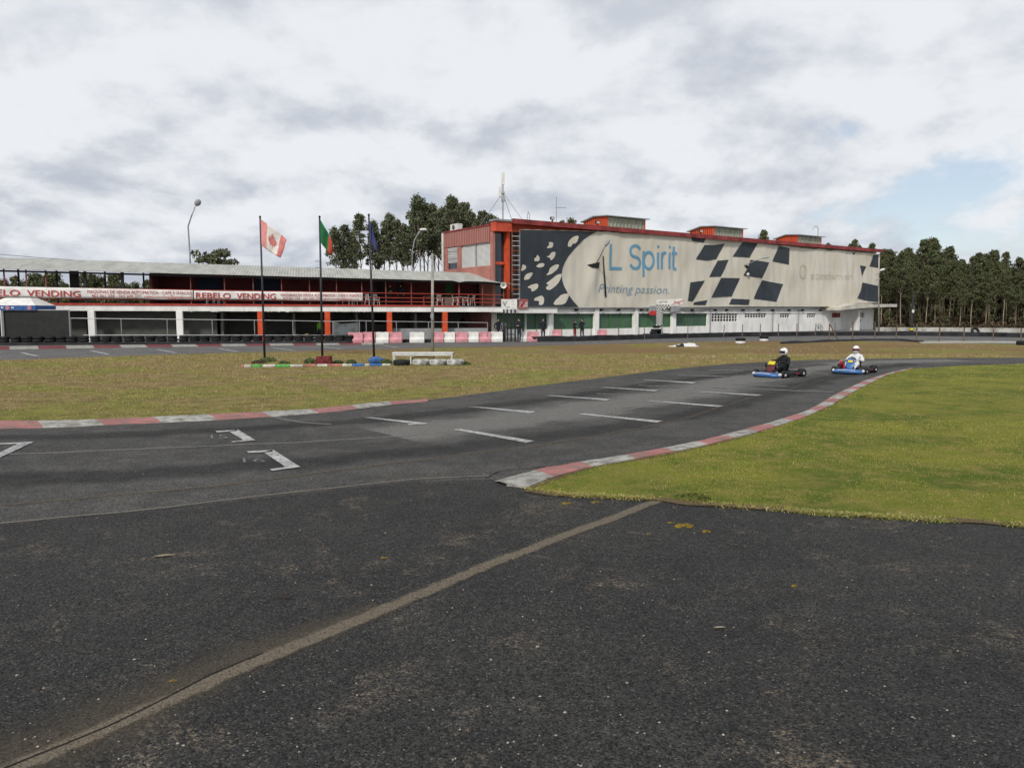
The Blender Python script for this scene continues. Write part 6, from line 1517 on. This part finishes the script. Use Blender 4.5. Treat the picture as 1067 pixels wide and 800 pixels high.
# ------------------------------------------------------------ karts
M['darkpanel'] = mat('dark_red_panel', (.10, .025, .03), .4, .2, 5)
def kart(name, label, loc, rz, panelmat, engine_red, driver=True, side='blue'):
    t = thing(name, label, 'go-kart', loc, rz)
    Bm = lambda: MB()
    mb = MB(); mb.box(-.30, .62, -.32, .32, .045, .06); mb.build('floor_tray', 'midgrey', t)
    mb = MB()
    for s in (-1, 1): mb.tube([(-.80, .30*s, .085), (-.3, .33*s, .085), (.3, .30*s, .085), (.78, .16*s, .085)], .016, 8)
    mb.tube([(-.62, -.33, .085), (-.62, .33, .085)], .016, 8); mb.tube([(.52, -.34, .10), (.52, .34, .10)], .016, 8); mb.build('chassis', 'chrome', t)
    # nose bumper: swept wedge
    mb = MB(); n = 14; pr = [(.0, .05), (.10, .045), (.12, .09), (.06, .155), (-.06, .195), (-.16, .16), (-.14, .09)]
    vs = []
    for i in range(n+1):
        y = -.56+1.12*i/n; k = abs(y)/.56; x0 = .86-.20*k**3; sc__ = 1-.30*k**2
        for a, b in pr: vs.append((x0+a*sc__, y, .05+(b-.05)*sc__))
    q = len(pr); mb.add(vs, [(i*q+j, (i+1)*q+j, (i+1)*q+(j+1) % q, i*q+(j+1) % q) for i in range(n) for j in range(q)]+[tuple(range(q)), tuple(n*q+j for j in range(q))[::-1]])
    nb = mb.build('nose_bumper', side, t, smooth=True)
    mb = MB()
    for s in (-1, 1): mb.ell((.79-.085, .525*s, .12), (.09, .05, .06), 10, 6)
    mb.build('bumper_end', 'bwhite', nb, smooth=True)
    mb = MB(); mb.tube([(.985, -.32, .15), (.99, 0, .16), (.985, .32, .15)], .012, 6); mb.build('stripe', 'bwhite', nb)
    # front panel
    mb = MB(); lo = [(.58, -.17, .16), (.58, .17, .16)]; mid = [(.50, -.16, .36), (.50, .16, .36)]; hi = [(.34, -.12, .56), (.34, .12, .56)]
    mb.add([lo[0], lo[1], mid[1], mid[0], hi[1], hi[0]], [(0, 1, 2, 3), (3, 2, 4, 5)]); fp = mb.build('front_panel', panelmat, t, smooth=True)
    s_ = fp.modifiers.new('t', 'SOLIDIFY'); s_.thickness = .03; b_ = fp.modifiers.new('b', 'BEVEL'); b_.width = .02; b_.segments = 2
    big = panelmat == 'darkpanel'; mb = MB(); mb.cbox((.455, 0, .46) if not big else (.43, 0, .50), (.015, .17, .10) if not big else (.03, .27, .15), 0, 0, -.67); mb.build('number_plate', 'yellow', fp, bevel=.01)
    # side pods
    for s in (-1, 1):
        mb = MB(); n = 8; vs = []; pr = [(-.11, .06), (.10, .06), (.125, .13), (.08, .21), (-.08, .22), (-.12, .14)]
        for i in range(n+1):
            x = -.40+.72*i/n; k = math.sin(PI*(i/n*.8+.12))**.4
            for a, b in pr: vs.append((x, s*(.49+a*k), .06+(b-.06)*k))
        q = 6; fs = [(i*q+j, (i+1)*q+j, (i+1)*q+(j+1) % q, i*q+(j+1) % q) for i in range(n) for j in range(q)]+[tuple(range(q)), tuple(n*q+j for j in range(q))[::-1]]
        mb.add(vs, fs); sp = mb.build('side_pod', 'black', t, smooth=True)
        mb = MB(); mb.box(-.35, -.15, s*.615-.004, s*.615+.004, .10, .17); mb.build('pod_sticker', 'eave', sp)
    for x, y, r, w_, nm in ((.52, .56, .13, .13, 'front_wheel'), (-.52, .59, .15, .23, 'rear_wheel')):
        for s in (-1, 1):
            rot = Matrix.Rotation(PI/2, 4, 'X'); mb = MB()
            mb.lathe([(.065, -w_*.42), (r*.86, -w_*.5), (r, -w_*.34), (r, w_*.34), (r*.86, w_*.5), (.065, w_*.42)], 20, (x, y*s, r), rot); wh = mb.build(nm, 'rubber', t, smooth=True)
            mb = MB(); mb.lathe([(.066, -w_*.40), (.06, -w_*.2), (.02, -w_*.1), (.001, -w_*.1)], 14, (x, y*s, r), rot); mb.lathe([(.066, w_*.40), (.06, w_*.2), (.02, w_*.1), (.001, w_*.1)], 14, (x, y*s, r), rot); mb.build('rim', 'chrome', wh, smooth=True)
    mb = MB(); mb.tube([(-.52, -.62, .14), (-.52, .62, .14)], .020, 8); mb.build('rear_axle', 'chrome', t)
    # seat shell
    mb = MB(); vs = []; prof = [(.10, .12, .14), (.0, .09, .17), (-.22, .09, .19), (-.34, .2, .20), (-.42, .42, .20), (-.46, .58, .14)]
    for x, z_, hw in prof:
        for j in range(7): a = -1+2*j/6; vs.append((x+.05*a*a, hw*a, z_+.10*a*a*(1 if x > -.3 else .2)))
    mb.add(vs, [(i*7+j, (i+1)*7+j, (i+1)*7+j+1, i*7+j+1) for i in range(5) for j in range(6)]); o = mb.build('seat', 'black', t, smooth=True); o.modifiers.new('t', 'SOLIDIFY').thickness = .015
    # steering
    rot = Matrix.Translation((.22, 0, .50)) @ Matrix.Rotation(R(-52), 4, 'Y'); mb = MB(); ring = []
    for i in range(25): a = 2*PI*i/24; ring.append(rot @ Vector((.14*math.cos(a), .14*math.sin(a), 0)))
    mb.tube(ring, .016, 8, False); mb.tube([rot @ Vector((-.13, 0, 0)), rot @ Vector((.13, 0, 0))], .012, 6); mb.tube([rot @ Vector((0, -.13, 0)), rot @ Vector((0, .13, 0))], .012, 6); mb.build('steering_wheel', 'black', t, smooth=True)
    mb = MB(); mb.tube([(.22, 0, .50), (.48, 0, .16)], .012, 6); mb.build('steering_column', 'chrome', t)
    # engine at the driver's right (-y), radiator or tank on the left
    mb = MB(); mb.box(-.30, -.08, -.52, -.30, .08, .30); mb.box(-.27, -.11, -.49, -.33, .303, .36); e = mb.build('engine', 'redp' if engine_red else 'black', t, bevel=.015)
    mb = MB(); 
    for k in range(5): mb.box(-.31, -.07, -.53, -.29, .365+k*.022, .375+k*.022)
    mb.build('cylinder_fins', 'chrome', e)
    mb = MB(); mb.tube([(-.05, -.42, .28), (.10, -.42, .30), (.14, -.42, .46)], .045, 8); mb.build('airbox', 'black' if not engine_red else 'redp', e, smooth=True)
    mb = MB(); mb.tube([(-.25, -.46, .22), (-.45, -.48, .27), (-.75, -.42, .25)], [.03, .06, .03], 8); mb.build('exhaust', 'chrome', e, smooth=True)
    mb = MB(); mb.tube([(-.72, -.58, .10), (-.86, -.45, .14), (-.88, 0, .15), (-.86, .45, .14), (-.72, .58, .10)], .045, 8); mb.build('rear_bumper', 'black', t, smooth=True)
    mb = MB(); mb.ell((.18, 0, .13), (.12, .11, .07), 10, 6); mb.build('fuel_tank', 'bwhite', t, smooth=True)
    return t
def driver(label, loc, rz, suit, trim, head_yaw=0, vis='visor', accent=None):
    V = {'pelvis': (-.24, 0, .22), 'belly': (-.30, 0, .33), 'chest': (-.355, 0, .48), 'upchest': (-.35, 0, .60), 'neck': (-.33, 0, .70), 'head': (-.30, 0, .80), 'crown': (-.30, 0, .87)}
    Rr = {'pelvis': (.15, .12), 'belly': (.13, .15), 'chest': (.13, .17), 'upchest': (.11, .15), 'neck': .06, 'head': (.085, .095), 'crown': .07}
    E = [('pelvis', 'belly'), ('belly', 'chest'), ('chest', 'upchest'), ('upchest', 'neck'), ('neck', 'head'), ('head', 'crown')]
    for s, S in ((1, 'L'), (-1, 'R')):
        V['hip'+S] = (-.12, .11*s, .20); V['knee'+S] = (.18, .21*s, .36); V['ankle'+S] = (.50, .13*s, .15); V['toe'+S] = (.58, .13*s, .24)
        Rr['hip'+S] = .085; Rr['knee'+S] = .065; Rr['ankle'+S] = .045; Rr['toe'+S] = .035
        V['sh'+S] = (-.34, .18*s, .59); V['el'+S] = (-.12, .31*s, .42); V['wrist'+S] = (.09, .19*s, .50); Rr['sh'+S] = .075; Rr['el'+S] = .058; Rr['wrist'+S] = .038
        E += [('pelvis', 'hip'+S), ('hip'+S, 'knee'+S), ('knee'+S, 'ankle'+S), ('ankle'+S, 'toe'+S), ('upchest', 'sh'+S), ('sh'+S, 'el'+S), ('el'+S, 'wrist'+S)]
        add_hand(V, E, Rr, s, V['wrist'+S], (.9, -.45*s, .05), (.2, 0, 1), 1.0)
    def zone(c, j):
        if j.startswith(('palm', 'th', 'f0', 'f1', 'f2', 'f3', 'wrist')): return 1
        if j.startswith('toe'): return 2
        if accent and j == 'chest' and c[1] < .02: return 3
        return 0
    t = thing('person', label, 'person', loc, rz)
    skin_body('body', V, E, Rr, ([suit, trim, 'black', accent or suit], zone), t)
    h = bpy.data.objects.new('helmet', None)
    rot = Matrix.Rotation(head_yaw, 4, 'Z'); c = Vector((-.295, 0, .845))
    mb = MB(); n, m_ = 24, 16; vs = []
    for i in range(m_+1):
        ph = PI*i/m_
        for k in range(n):
            a = 2*PI*k/n; x, y, z_ = math.sin(ph)*math.cos(a), math.sin(ph)*math.sin(a), math.cos(ph)
            rx = .155 if x > 0 else .15; p = Vector((x*rx, y*.125, z_*.145))
            if z_ < -.2 and x > 0: p.x += .035*(-z_)*x; 
            if z_ < -.8: p.z = -.145*.82
            vs.append(c+rot @ p)
    mb.add(vs, [(i*n+k, (i+1)*n+k, (i+1)*n+(k+1) % n, i*n+(k+1) % n) for i in range(m_) for k in range(n)]); hm = mb.build('helmet', 'helmet', t, smooth=True)
    mb = MB(); vs = []; nn_ = 14
    for j, (zz_, ex) in enumerate(((-.055, .012), (-.02, .014), (.02, .014), (.05, .012))):
        for k in range(nn_+1):
            a = -1.25+2.5*k/nn_; r_ = math.sqrt(max(0, 1-(zz_/.145)**2)); p = Vector((math.cos(a)*(.155*r_+ex), math.sin(a)*(.125*r_+ex), zz_)); vs.append(c+rot @ p)
    mb.add(vs, [(j*(nn_+1)+k, j*(nn_+1)+k+1, (j+1)*(nn_+1)+k+1, (j+1)*(nn_+1)+k) for j in range(3) for k in range(nn_)]); o = mb.build('visor', vis, hm, smooth=True); o.modifiers.new('t', 'SOLIDIFY').thickness = .003
    mb = MB()
    if vis == 'visor':
        for a0, a1, b in ((.25, .95, .7), (-.5, -.1, .85)):
            vs = []
            for k in range(7):
                ph = a0+(a1-a0)*k/6
                for dd in (-.03, .03): vs.append(c+rot @ Vector((math.sin(b)*math.cos(ph)*.157, math.sin(b+dd)*math.sin(ph)*.128, math.cos(b+dd*5)*.148)))
            mb.add(vs, [(2*k, 2*k+1, 2*k+3, 2*k+2) for k in range(6)])
        mb.build('graphic', 'black', hm)
    return t
def head_from(px, a_app):
    b = math.atan((px-533.5)/800); th = b+R(a_app); return math.atan2(-math.cos(th), -math.sin(th))
k1 = G(811, 392.2); r1 = head_from(811, 33)
kart('racing_kart', 'blue go-kart with yellow front plate and black driver, the left of the two', k1, r1, 'darkpanel', False)
driver('kart driver in black suit and white helmet leaning over the wheel, left kart', k1+Vector((0, 0, .03)), r1, 'suitblack', 'suitblack', -.35)
k2 = G(889, 388.4); r2 = head_from(889, 14)
kart('racing_kart', 'blue go-kart with red engine, the right of the two', k2, r2, 'blue', True)
driver('kart driver in white suit with blue trim and white helmet, right kart', k2+Vector((0, 0, .03)), r2, 'suitwhite', 'suitwhite', .05, 'redvisor' if 'redvisor' in M else 'visor', 'bluesuit' if 'bluesuit' in M else 'blueb')
# parked karts in the garages
kp = kart('parked_kart', 'kart parked in the dark garage between the white and the first red column', FP.W(pu(246, 346, 2), 2, .02), .6, 'black', False, side='black')
register(kp)
dup(kp, FP.W(pu(292, 346, 2.4), 2.4, .02), 2.5, 'kart parked in the dark garage right of the first red column')
dup(kp, FP.W(pu(316, 346, 1.8), 1.8, .02), -.4, 'kart parked left of the hi-vis person in the garage')
dup(kp, FP.W(pu(436, 346, 2.4), 2.4, .02), .3, 'kart parked in the garage behind the grey parapet')

# ------------------------------------------------------------ bicycle, van panel, crumpled sheet
g = FM.W(u(853.5, 345, -1.2), -1.2, 0); t = thing('bicycle', 'dark bicycle leaning by the white wall left of the entrance canopy', 'bicycle', g, FM.a+.1)
for x in (-.52, .52):
    mb = MB(); mb.tube([(x+.33*math.cos(2*PI*i/20), 0, .34+.33*math.sin(2*PI*i/20)) for i in range(21)], .022, 6, False)
    for k in range(6): mb.tube([(x, 0, .34), (x+.32*math.cos(k*PI/3), 0, .34+.32*math.sin(k*PI/3))], .004, 3)
    mb.build('wheel', 'black', t)
mb = MB()
for a, b in (((-.52, .34), (-.05, .3)), ((-.05, .3), (-.2, .8)), ((-.52, .34), (-.17, .72)), ((-.17, .72), (.38, .76)), ((-.05, .3), (.4, .68)), ((.36, .85), (.52, .34))): mb.tube([(a[0], 0, a[1]), (b[0], 0, b[1])], .02, 6)
mb.build('frame', 'pole', t)
mb = MB(); mb.ell((-.22, 0, .84), (.13, .06, .03), 8, 5); mb.build('saddle', 'black', t); mb = MB(); mb.tube([(.28, -.24, .93), (.36, -.1, .93), (.36, .1, .93), (.28, .24, .93)], .015, 6); mb.build('handlebar', 'black', t)
# grey trailer with a soft cover between the second red column and the fence
a, b = FP.uz(346.5, 352, -1.6), FP.uz(374, 352, -1.6); W_ = b[0]-a[0]; g = FP.W(a[0], -1.6, 0); H0 = FP.uz(350, 334.5, -1.6)[1]
t = thing('covered_trailer', 'grey trailer with slack cover behind the tyre wall end', 'trailer', g, FP.a)
mb = MB(); mb.add([(0, 0, .35), (W_, 0, .35), (W_, 1.4, .35), (0, 1.4, .35), (0.05, .1, H0), (W_*.35, .1, H0-.25), (W_*.35, 1.3, H0-.25), (.05, 1.3, H0), (W_, .1, H0-.15), (W_, 1.3, H0-.15)], [(0, 1, 8, 5), (0, 5, 4), (3, 7, 6), (3, 6, 9, 2), (0, 4, 7, 3), (1, 2, 9, 8), (4, 5, 6, 7), (5, 8, 9, 6), (3, 2, 1, 0)]); mb.build('cover', mat('grey_cover', (.11, .12, .125), .7, .2, 2), t)
mb = MB(); mb.box(0, W_, .05, 1.35, .25, .345); mb.build('bed', 'black', t)
for y in (.0, 1.3): mb = MB(); tyre_mb(mb, .27, .14, .15, (W_*.6, y, .27), Matrix.Rotation(PI/2, 4, 'X')); mb.build('wheel', 'rubber', t, smooth=True)
# crumpled banner on the grass
g = G(712, 361); rs = np.random.RandomState(5); mb = MB(); nx_, ny_ = 26, 9; vs = []
W_ = 2.0
for i in range(nx_+1):
    for j in range(ny_+1):
        x = -W_/2+W_*i/nx_; y = -.3+.6*j/ny_; e = math.sin(PI*j/ny_)*math.sin(PI*min(1, i/nx_*1.0))**.5
        z_ = e*(.05+.30*max(0, (i/nx_-.15))*(1 if i/nx_ < .9 else .6)+.13*abs(noise.noise(Vector((x*3.5, y*5, 2))))+.06*abs(noise.noise(Vector((x*9, y*9, 7)))))
        vs.append((x, y, z_+.004))
mb.v = vs
for i in range(nx_):
    for j in range(ny_):
        mb.f.append([i*(ny_+1)+j, (i+1)*(ny_+1)+j, (i+1)*(ny_+1)+j+1, i*(ny_+1)+j+1]); mb.mi.append(1 if (.22 < i/nx_ < .5 and j < 4) else (2 if i/nx_ > .86 else 0))
M['lilac'] = mat('pale_blue_cloth', (.40, .42, .55), .8, .1, 4)
o = mb.build('crumpled_sheet', ['bwhite', 'black', 'lilac']); o.location = g; tag(o, 'crumpled white and black sheet lying on the brown far grass', 'sheet')
# bits of sooty litter / small stones on the far grass: pale fragments
mb = MB()
for i in range(150):
    px, py = random.choice([(random.uniform(690, 790), random.uniform(370, 374)), (random.uniform(800, 1067), random.uniform(359, 367)), (random.uniform(740, 860), random.uniform(360, 366))]); c = G(px, py, .02); s = random.uniform(.012, .035)
    mb.ell((c.x, c.y, c.z), (s*1.6, s, s*.5), 5, 4)
tag(mb.build('pale_stones', mat('pale_stone', (.50, .46, .34), .9, .2, 9)), 'pale pebbles and blossoms strewn on the far infield', kind='stuff')

# ------------------------------------------------------------ trees
def leaf_cloud(name, centres, leaf, per, m, seed, spread=.5, droop=.3):
    rs = np.random.RandomState(seed); C = np.array([c[:3] for c in centres]); S = np.array([c[3] for c in centres]); n = len(C)*per
    idx = np.repeat(np.arange(len(C)), per); d = rs.normal(0, 1, (n, 3)); d /= np.linalg.norm(d, axis=1)[:, None]; rad = rs.uniform(.15, 1, n)**.6
    p = C[idx]+d*(rad*S[idx])[:, None]*np.array([1, 1, .75])
    a = rs.normal(0, 1, (n, 3)); a[:, 2] -= droop; a /= np.linalg.norm(a, axis=1)[:, None]; b = np.cross(a, rs.normal(0, 1, (n, 3))); b /= np.linalg.norm(b, axis=1)[:, None]
    s = (leaf*rs.uniform(.6, 1.3, n))[:, None]; v = np.stack([p-a*s, p+b*s*.42, p+a*s, p-b*s*.42], 1).reshape(-1, 3)
    tone = np.repeat(rs.uniform(0, 1, len(C)), per)*.6+rs.uniform(0, 1, n)*.4
    return tri_mesh(name, v, 4, m, tone)
def tree_proto(kind, seed):
    rs = random.Random(seed); t = thing(kind, 'x', 'tree')
    if kind == 'eucalyptus_tree': H, c0, rmax, ncl, leaf, per = rs.uniform(14, 17), .64, 1.25, 70, .17, 38
    elif kind == 'wood_tree': H, c0, rmax, ncl, leaf, per = rs.uniform(12, 13.5), rs.uniform(.44, .58), rs.uniform(1.1, 1.9), 100, .18, 40
    elif kind == 'bushy_tree': H, c0, rmax, ncl, leaf, per = 9, .12, 2.1, 60, .22, 50
    else: H, c0, rmax, ncl, leaf, per = 9, .55, 3.2, 40, .28, 40
    tip = []; lean = rs.uniform(-.5, .5); pts = []
    for i in range(9):
        q = i/8; pts.append((lean*q*q+.12*math.sin(q*6+seed), .15*math.sin(q*5+seed*2), H*q*(.96)))
    mb = MB(); r0 = H*.0085; mb.tube(pts, [r0*(1-.85*i/8) for i in range(9)], 7)
    P = lambda q: Vector(pts[int(q*8)]).lerp(Vector(pts[min(8, int(q*8)+1)]), q*8-int(q*8)) if q < 1 else Vector(pts[8])
    cents = []
    for k in range(ncl):
        q = c0+(1.02-c0)*rs.random()**.85; prof = max(.06, math.sin(PI*min(1, ((q-c0)/(1.04-c0))*.82+.18))**.9*(1.15-.35*(q-c0)/(1.04-c0)))
        if kind == 'round_tree': prof = math.sqrt(max(.05, 1-((q-.75)/.3)**2))
        a = rs.random()*2*PI; rr = rmax*prof*rs.uniform(.25, 1)*(1+.25*math.sin(3*a+seed)); c = P(min(q, .99)); x, y = c.x+rr*math.cos(a), c.y+rr*math.sin(a)
        cents.append((x, y, c.z+rs.uniform(-.2, .3), rs.uniform(.28, .62) if kind in ('eucalyptus_tree', 'wood_tree') else rs.uniform(.45, .85)))
        if k % 3 == 0: b_ = P(max(.15, q-.12)); mb.tube([tuple(b_), ((b_.x+x)/2, (b_.y+y)/2, (b_.z+c.z)/2-.05), (x, y, c.z)], [r0*.35, r0*.22, r0*.1], 5)
    # a few bare dead twigs on the lower trunk
    for k in range(7):
        q = rs.uniform(.18, c0+.1); b_ = P(q); a = rs.random()*6.28; mb.tube([tuple(b_), (b_.x+.7*math.cos(a), b_.y+.7*math.sin(a), b_.z+.35)], [r0*.2, r0*.06], 4)
    mb.build('trunk', 'bark', t, smooth=True)
    o = leaf_cloud('crown', cents, leaf, per, 'leafA' if kind in ('eucalyptus_tree', 'round_tree') else 'leafB', seed); o.parent = t
    return register(t), H
PR = {k: [tree_proto(k, s) for s in ss] for k, ss in (('eucalyptus_tree', (3, 8, 14, 21)), ('wood_tree', (5, 9, 17, 26, 33, 41, 52, 60)), ('bushy_tree', (4, 12, 19)), ('round_tree', (6,)))}
usedp = set()
def plant(kind, i, loc, h, label, group, rz=None, wide=1.0):
    pr, H = PR[kind][i % len(PR[kind])]; s = h/H; rz = random.random()*6.28 if rz is None else rz
    if (kind, i % len(PR[kind])) not in usedp:
        usedp.add((kind, i % len(PR[kind]))); o = pr; o.location = loc; o.rotation_euler = (0, 0, rz); o['label'] = label
    else: o = dup(pr, loc, rz, label)
    sx = s*wide; o.scale = (sx, sx, s)
    if group: o['group'] = group
    return o
# tall eucalyptus behind the terrace (surveyed crown tops)
tops = [(349, 240), (356, 236), (366, 245), (376, 226), (388, 233), (394, 246), (400, 231), (406, 226), (413, 232), (419, 240), (424, 236), (430, 228), (436, 206), (441, 212), (446, 219), (452, 216), (457, 222), (461, 230), (465, 218), (469, 207), (474, 212), (480, 213), (486, 226), (492, 224), (498, 231), (505, 222), (511, 226), (516, 230), (362, 258)]
for i, (px, py) in enumerate(tops):
    Y = random.uniform(86, 98); b = at(px, py-5, Y); h = b.z; plant('eucalyptus_tree', i, (b.x, b.y, 0), h, 'tall slim eucalyptus behind the terrace roof, left of the salmon wing', 'eucalyptus row behind the terrace', wide=1.0)
# trees seen under the terrace roof, left
for i in range(26):
    px = -60+i*9.2; Y = random.uniform(96, 118); py = random.uniform(284, 292)
    if px > 62 and px < 84: py = random.uniform(292, 297)
    if 126 < px < 160: py = random.uniform(291, 298)
    b = at(px, py, Y); plant('bushy_tree', i, (b.x, b.y, 0), b.z, 'bushy tree seen through the open terrace at the left', 'trees seen through the open terrace', wide=1.0)
b = at(224.5, 261.5, 92); plant('round_tree', 0, (b.x, b.y, 0), b.z, 'round open-crowned tree peeking over the corrugated roof beside the tall lamp', None, rz=.4, wide=1.0)
# crowns peeking over the hall
for i, (px, py, lab) in enumerate([(596, 226, 'crown peeking over the hall roof just right of the aerial'), (586, 229, 'smaller crown peeking over the hall roof behind the aerial'), (794, 238.5, 'crown peeking over the hall roof between middle and right rooflights'), (864, 252.5, 'low crown just right of the rightmost rooflight'), (890, 249, 'larger crown near the right end of the hall roof'), (897, 254, 'low crown filling in right of the larger one at the roof end'), (909, 252.5, 'slim crown at the very right end of the hall roof')]):
    Y = 118 if px < 620 else 135; b = at(px, py, Y); plant('wood_tree', i, (b.x, b.y, 0), b.z, lab, None, wide=.75)
# the wood at the right
prof = [(905, 262), (918, 258), (930, 257), (940, 262), (947, 256), (955, 262), (965, 247), (970, 246), (976, 258), (984, 262), (988, 254), (994, 268), (1003, 268), (1012, 264), (1020, 261), (1028, 262), (1034, 258), (1040, 262), (1048, 280), (1056, 276), (1064, 266), (1075, 260), (1100, 262), (1160, 262), (1240, 262)]
pxs = [p[0] for p in prof]; pys = [p[1] for p in prof]; cnt = 0
labw = 'eucalyptus with pale slim trunk in the dense wood right of the hall'
for (px, py) in prof[:-3]:
    Y = random.uniform(113, 122); b = at(px, py+1.5, Y); plant('wood_tree', cnt, (b.x, b.y, 0), b.z, labw, 'eucalyptus wood at the right'); cnt += 1
for row in range(7):
    Yr = 104+row*4.5
    x = at(898, 300, Yr).x + random.uniform(0, 1.5)
    while x < at(1150, 300, Yr).x:
        px = 533.5+800*x/Yr; top = float(np.interp(px, pxs, pys)); Y = Yr+random.uniform(-1.6, 1.6)
        zt_ = at(px, top+random.choice((2, 5, 9, 14, 20, 26))+random.uniform(0, 4), Y).z
        plant('wood_tree', cnt, (x, Y, 0), max(6, zt_), labw, 'eucalyptus wood at the right'); cnt += 1
        x += random.uniform(1.6, 2.6)
# bare slim trunks crowding the edge of the wood: young trees with thin crowns
# brush at the foot of the wood
cents = []
rs = random.Random(3)
for i in range(520):
    Y = rs.uniform(101, 134); px = rs.uniform(908, 1150); x = (px-533.5)/800*Y; cents.append((x, Y, rs.uniform(.1, 1.0)*(.6 if Y < 106 else 1.5), rs.uniform(.5, 1.1)))
o = leaf_cloud('undergrowth', cents, .26, 42, 'shrub', 77); tag(o, 'brown undergrowth at the foot of the eucalyptus wood', kind='stuff')
cents = []
for i in range(420):
    Y = rs.uniform(104, 128); px = rs.uniform(908, 1150); x = (px-533.5)/800*Y; cents.append((x, Y, rs.uniform(.5, 5.0), rs.uniform(.35, .8)))
o = leaf_cloud('undergrowth', cents, .18, 40, 'leafB', 81); tag(o, 'green saplings between the trunks of the eucalyptus wood', kind='stuff')
cents = []
for i in range(700):
    Y = rs.uniform(126, 140); px = rs.uniform(905, 1160); x = (px-533.5)/800*Y; cents.append((x, Y, rs.uniform(.5, 9.5), rs.uniform(.8, 1.4)))
o = leaf_cloud('far_wood', cents, .40, 40, 'leafB', 78); tag(o, 'depth of the wood closing off the view between the trunks', kind='stuff')
cents = []
for i in range(260):
    Y = rs.uniform(108, 122); px = rs.uniform(-120, 175); x = (px-533.5)/800*Y; cents.append((x, Y, rs.uniform(.5, 4.4), rs.uniform(.8, 1.3)))
o = leaf_cloud('far_shrubs', cents, .36, 40, 'leafB', 79); tag(o, 'shrub belt beyond the open terrace at the left', kind='stuff')
# distant tree line closing the horizon
rs = random.Random(9); cents = []
for i in range(900):
    a = rs.uniform(-1.0, 1.0); Y = rs.uniform(180, 230); cents.append((Y*math.tan(a)*.9, Y, rs.uniform(0, 5.5), rs.uniform(1.8, 3.0)))
o = leaf_cloud('treeline', cents, .9, 30, 'leafB', 80); tag(o, 'distant tree line behind the buildings', kind='stuff')
